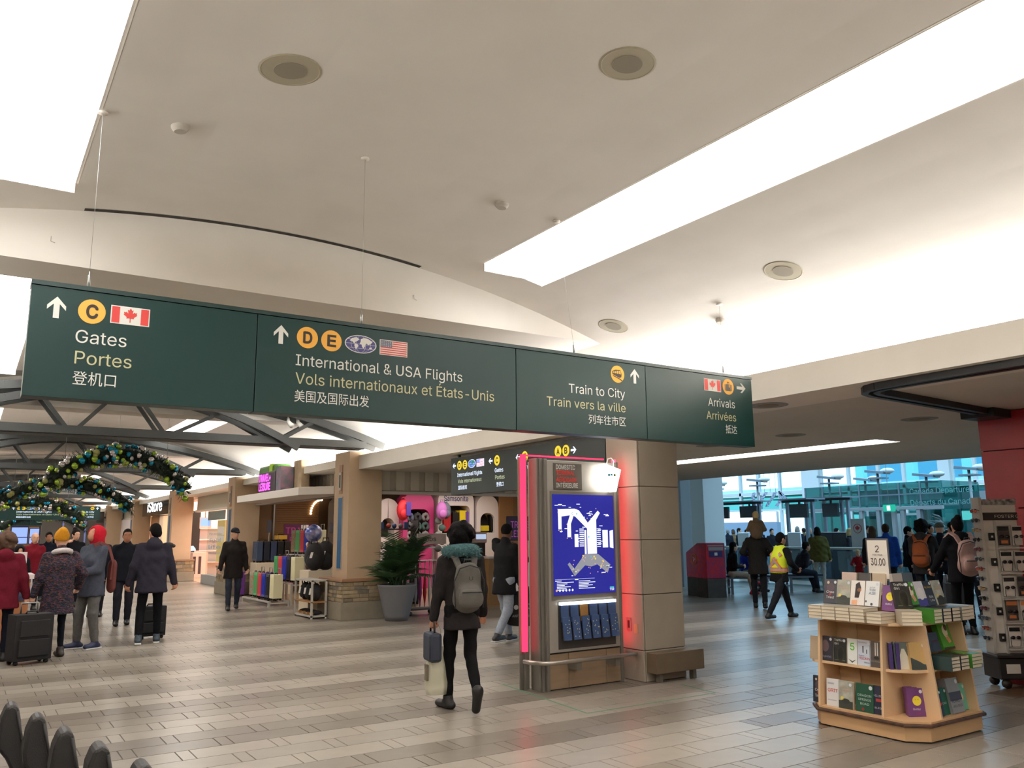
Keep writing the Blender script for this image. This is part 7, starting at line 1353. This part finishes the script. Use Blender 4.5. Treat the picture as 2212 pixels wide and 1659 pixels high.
book(.4, .09, Z3, RF, .15, (40, 44, 64), 'navy and red book at the left of the right bottom shelf', (('r', .2, .9, .4, .5, (180, 50, 50)), ('s',)), (.1, .2, .03)); book(.49, .1, Z3, RF, .15, (30, 90, 66), 'green book on the right bottom shelf', (('t', 'ROAD', .2, .8, .4, .08, (196, 214, 200)), ('s',)), (.12, .2, .024)); book(.64, .1, Z3+.0, RF, .2, (150, 150, 152), 'thick grey book leaning on the right bottom shelf', (('r', 0, 1, .35, .6, (70, 72, 90)), ('t', 'PERFECT', .1, .9, .3, .09, (40, 40, 50), .02), ('t', 'UNIVERSE', .1, .9, .16, .07, (60, 60, 70)), ('s',)), (.17, .26, .07))
book(.79, .12, Z3, RF, .15, (112, 190, 168), 'teal book at the right of the bottom shelf', (('d', .4, .5, .25, (230, 200, 170)), ('s',)), (.13, .2, .024)); book(.95, .2, Z3, .5, .1, (196, 40, 44), 'thin red book at the bottom right corner', (('r', 0, 1, 0, .1, (120, 20, 30)),), (.1, .19, .02))
book(.1, .975, Z2, LF, .15, (170, 150, 124), 'tan-backed book at the far left of the middle tier', (), (.1, .19, .02))
# ================================================================== RED COLUMN, SUNGLASSES RACK
RC = mat('red_panel', srgb(150, 24, 34), .4, noise=.05); RCJ = mat('red_joint', srgb(70, 12, 18), .6)
c = struct(MB().box(9.34, 10.3, 3.2, 4.8, 0, 2.85).build('column', RCJ))
for z0, z1 in ((0, .6), (.61, 1.2), (1.21, 1.8), (1.81, 2.42), (2.43, 2.84)):
    for y0, y1 in ((3.2, 4.3), (4.31, 4.81)): MB().box(9.31, 9.34, y0, y1, z0, z1).build('panel', RC, c, bevel=.003)
R_ = thing('sunglasses_rack', 'white wheeled rack of sunglasses and cards in front of the red column', 'display rack', (*AT(2154, 1420, 'z', .3).xy, 0), -math.radians(33.2)); RW = mat('rack_panel', srgb(206, 200, 190), .5)
MB().box(-.02, .8, -.06, .24, .09, .3).build('base', mat('rack_black', srgb(24, 22, 22), .4), R_, bevel=.01); MB().box(-.05, .83, -.09, .27, .3, .33).build('base_top', mat('rack_black', srgb(24, 22, 22), .4), R_, bevel=.008); MB().box(.05, .19, -.064, -.06, .15, .24).build('base_label', RW, R_)
for x in (.06, .72):
    for y in (-.02, .2): MB().tube([(x, y-.02, .045), (x, y+.02, .045)], .045, 12).build('wheel', SK, R_)
MB().box(.02, .75, .06, .16, .33, 1.9).build('body', RW, R_, bevel=.006); MB().box(.04, .76, .05, .06, 1.68, 1.76).build('header_band', SK, R_); tfit('FOSTER GRANT', .16, .56, 1.705, .03, SW, R_, -.048); MB().box(.04, .76, .05, .06, 1.84, 1.9).build('crest_band', mat('crest', srgb(60, 64, 66), .5, col2=srgb(170, 166, 156), nscale=20.), R_)
MB().box(.0, .03, .04, .18, .33, 1.92).build('side_frame', mat('rack_edge', srgb(190, 186, 178), .4, .3), R_); MB().box(.14, .16, .04, .06, .33, 1.68).build('divider', MATS['rack_edge'], R_)
rows = [1.42, 1.16, .9, .66, .4]; rn = ('top', 'second', 'third', 'fourth', 'bottom'); DKL = mat('lens_dark', srgb(26, 24, 26), .15); ORC = mat('pack_orange', srgb(190, 110, 60), .5)
for r, z in enumerate(rows):
    MB().box(.15, .76, .0, .06, z-.035, z-.02).build('shelf_lip', MATS['rack_edge'], R_)
    for k in range(4):
        t = thing('sunglasses_pack', 'carded pair of glasses, %s of the %s row on the rack' % (('first', 'second', 'third', 'fourth')[k], rn[r]), 'glasses', R_.matrix_basis @ Vector((.225+.15*k, .03, z)), -math.radians(33.2), 'carded glasses on the rack')
        MB().box(-.06, .06, 0, .008, 0, .2).build('card', RW if (k+r) % 3 else mat('pack_dark', srgb(70, 62, 56), .5), t); MB().box(-.055, .055, -.002, 0, .15, .19).build('header', DKL if r != 3 else ORC, t)
        for s in (-1, 1): MB().ell((s*.028, -.012, .09), (.024, .006, .018), 10, 6).build('lens', DKL, t); MB().tube([(s*.052, -.012, .095), (s*.05, -.006, .03), (s*.045, -.006, .0)], .003, 5).build('temple', DKL, t)
        if (k+r) % 3 == 0: MB().box(-.035, .035, -.004, 0, .02, .05).build('price_strip', ORC, t)
    t = thing('sunglasses_pack', 'small black boxed item on the rack side strip, %s row' % rn[r], 'glasses', R_.matrix_basis @ Vector((.1, .05, z+.05)), -math.radians(33.2), 'boxed items on the rack side strip'); MB().box(-.03, .03, -.02, 0, 0, .08).build('box', DKL, t, bevel=.004); MB().box(-.01, .01, -.022, -.02, .03, .05).build('label', RW, t)
LENS = [(150, 60, 40), (40, 44, 60), (180, 150, 110), (30, 28, 30), (120, 40, 60), (70, 80, 90)]
for i in range(14):
    t = thing('sunglasses', 'pair of sunglasses on the left edge of the rack, %s from the top' % ('1st', '2nd', '3rd', '4th', '5th', '6th', '7th', '8th', '9th', '10th', '11th', '12th', '13th', '14th')[i], 'glasses', R_.matrix_basis @ Vector((-.01, .11, 1.78-.1*i)), -math.radians(33.2), 'sunglasses on the rack edge'); m = mat('lens_%d' % (i % 6), srgb(*LENS[i % 6]), .15)
    for s in (-1, 1): MB().ell((-.015, s*.035, 0), (.008, .03, .024), 10, 6).build('lens', m, t)
    MB().tube([(-.02, -.065, .01), (-.022, 0, .016), (-.02, .065, .01)], .004, 5).build('bridge', DKL, t); MB().tube([(-.02, -.065, .01), (.02, -.065, 0)], .003, 5).build('temple', DKL, t)
# ================================================================== FOREGROUND SEATS
SEATM = mat('seat_vinyl', srgb(50, 48, 47), .5, bump=.15, bscale=200., spec=.3); CHR = mat('chrome', srgb(200, 200, 200), .15, .95)
SEATW = ['nearest the left edge, partly cut off', 'second from the left', 'third from the left', 'fourth, at the bottom', 'fifth, barely showing at the bottom edge']
for i, (x, y) in enumerate(((.245, 4.55), (.325, 4.2), (.395, 3.84), (.475, 3.49), (.56, 3.13))):
    t = thing('waiting_seat', 'dark grey waiting-area seat back %s' % SEATW[i], 'chair', (x, y, 0), 0, 'row of waiting seats')
    prof = [(-.012, .85), (.012, .862), (.036, .845), (.05, .78), (.075, .62), (.105, .47), (.085, .44), (.055, .47), (.035, .56), (.0, .63), (-.03, .67), (-.038, .72), (-.03, .8)]
    o = MB().prism(prof[::-1], 'y', -.05, .08).build('backrest', SEATM, t, bevel=.028); MB().tube([(.03, -.062, .83), (.055, -.062, .72), (.09, -.062, .55)], .006, 6).build('piping', SEATM, t)
    MB().prism([(-.42, .4), (.12, .4), (.14, .47), (-.4, .46)], 'y', -.13, .16).build('seat', SEATM, t, bevel=.02)
    MB().tube([(-.02, -.17, .6), (-.3, -.17, .62), (-.33, -.17, .6), (-.3, -.17, .4)], .014, 8).build('armrest', CHR, t); MB().box(-.2, -.12, -.03, .03, 0, .4).build('leg', CHR, t)
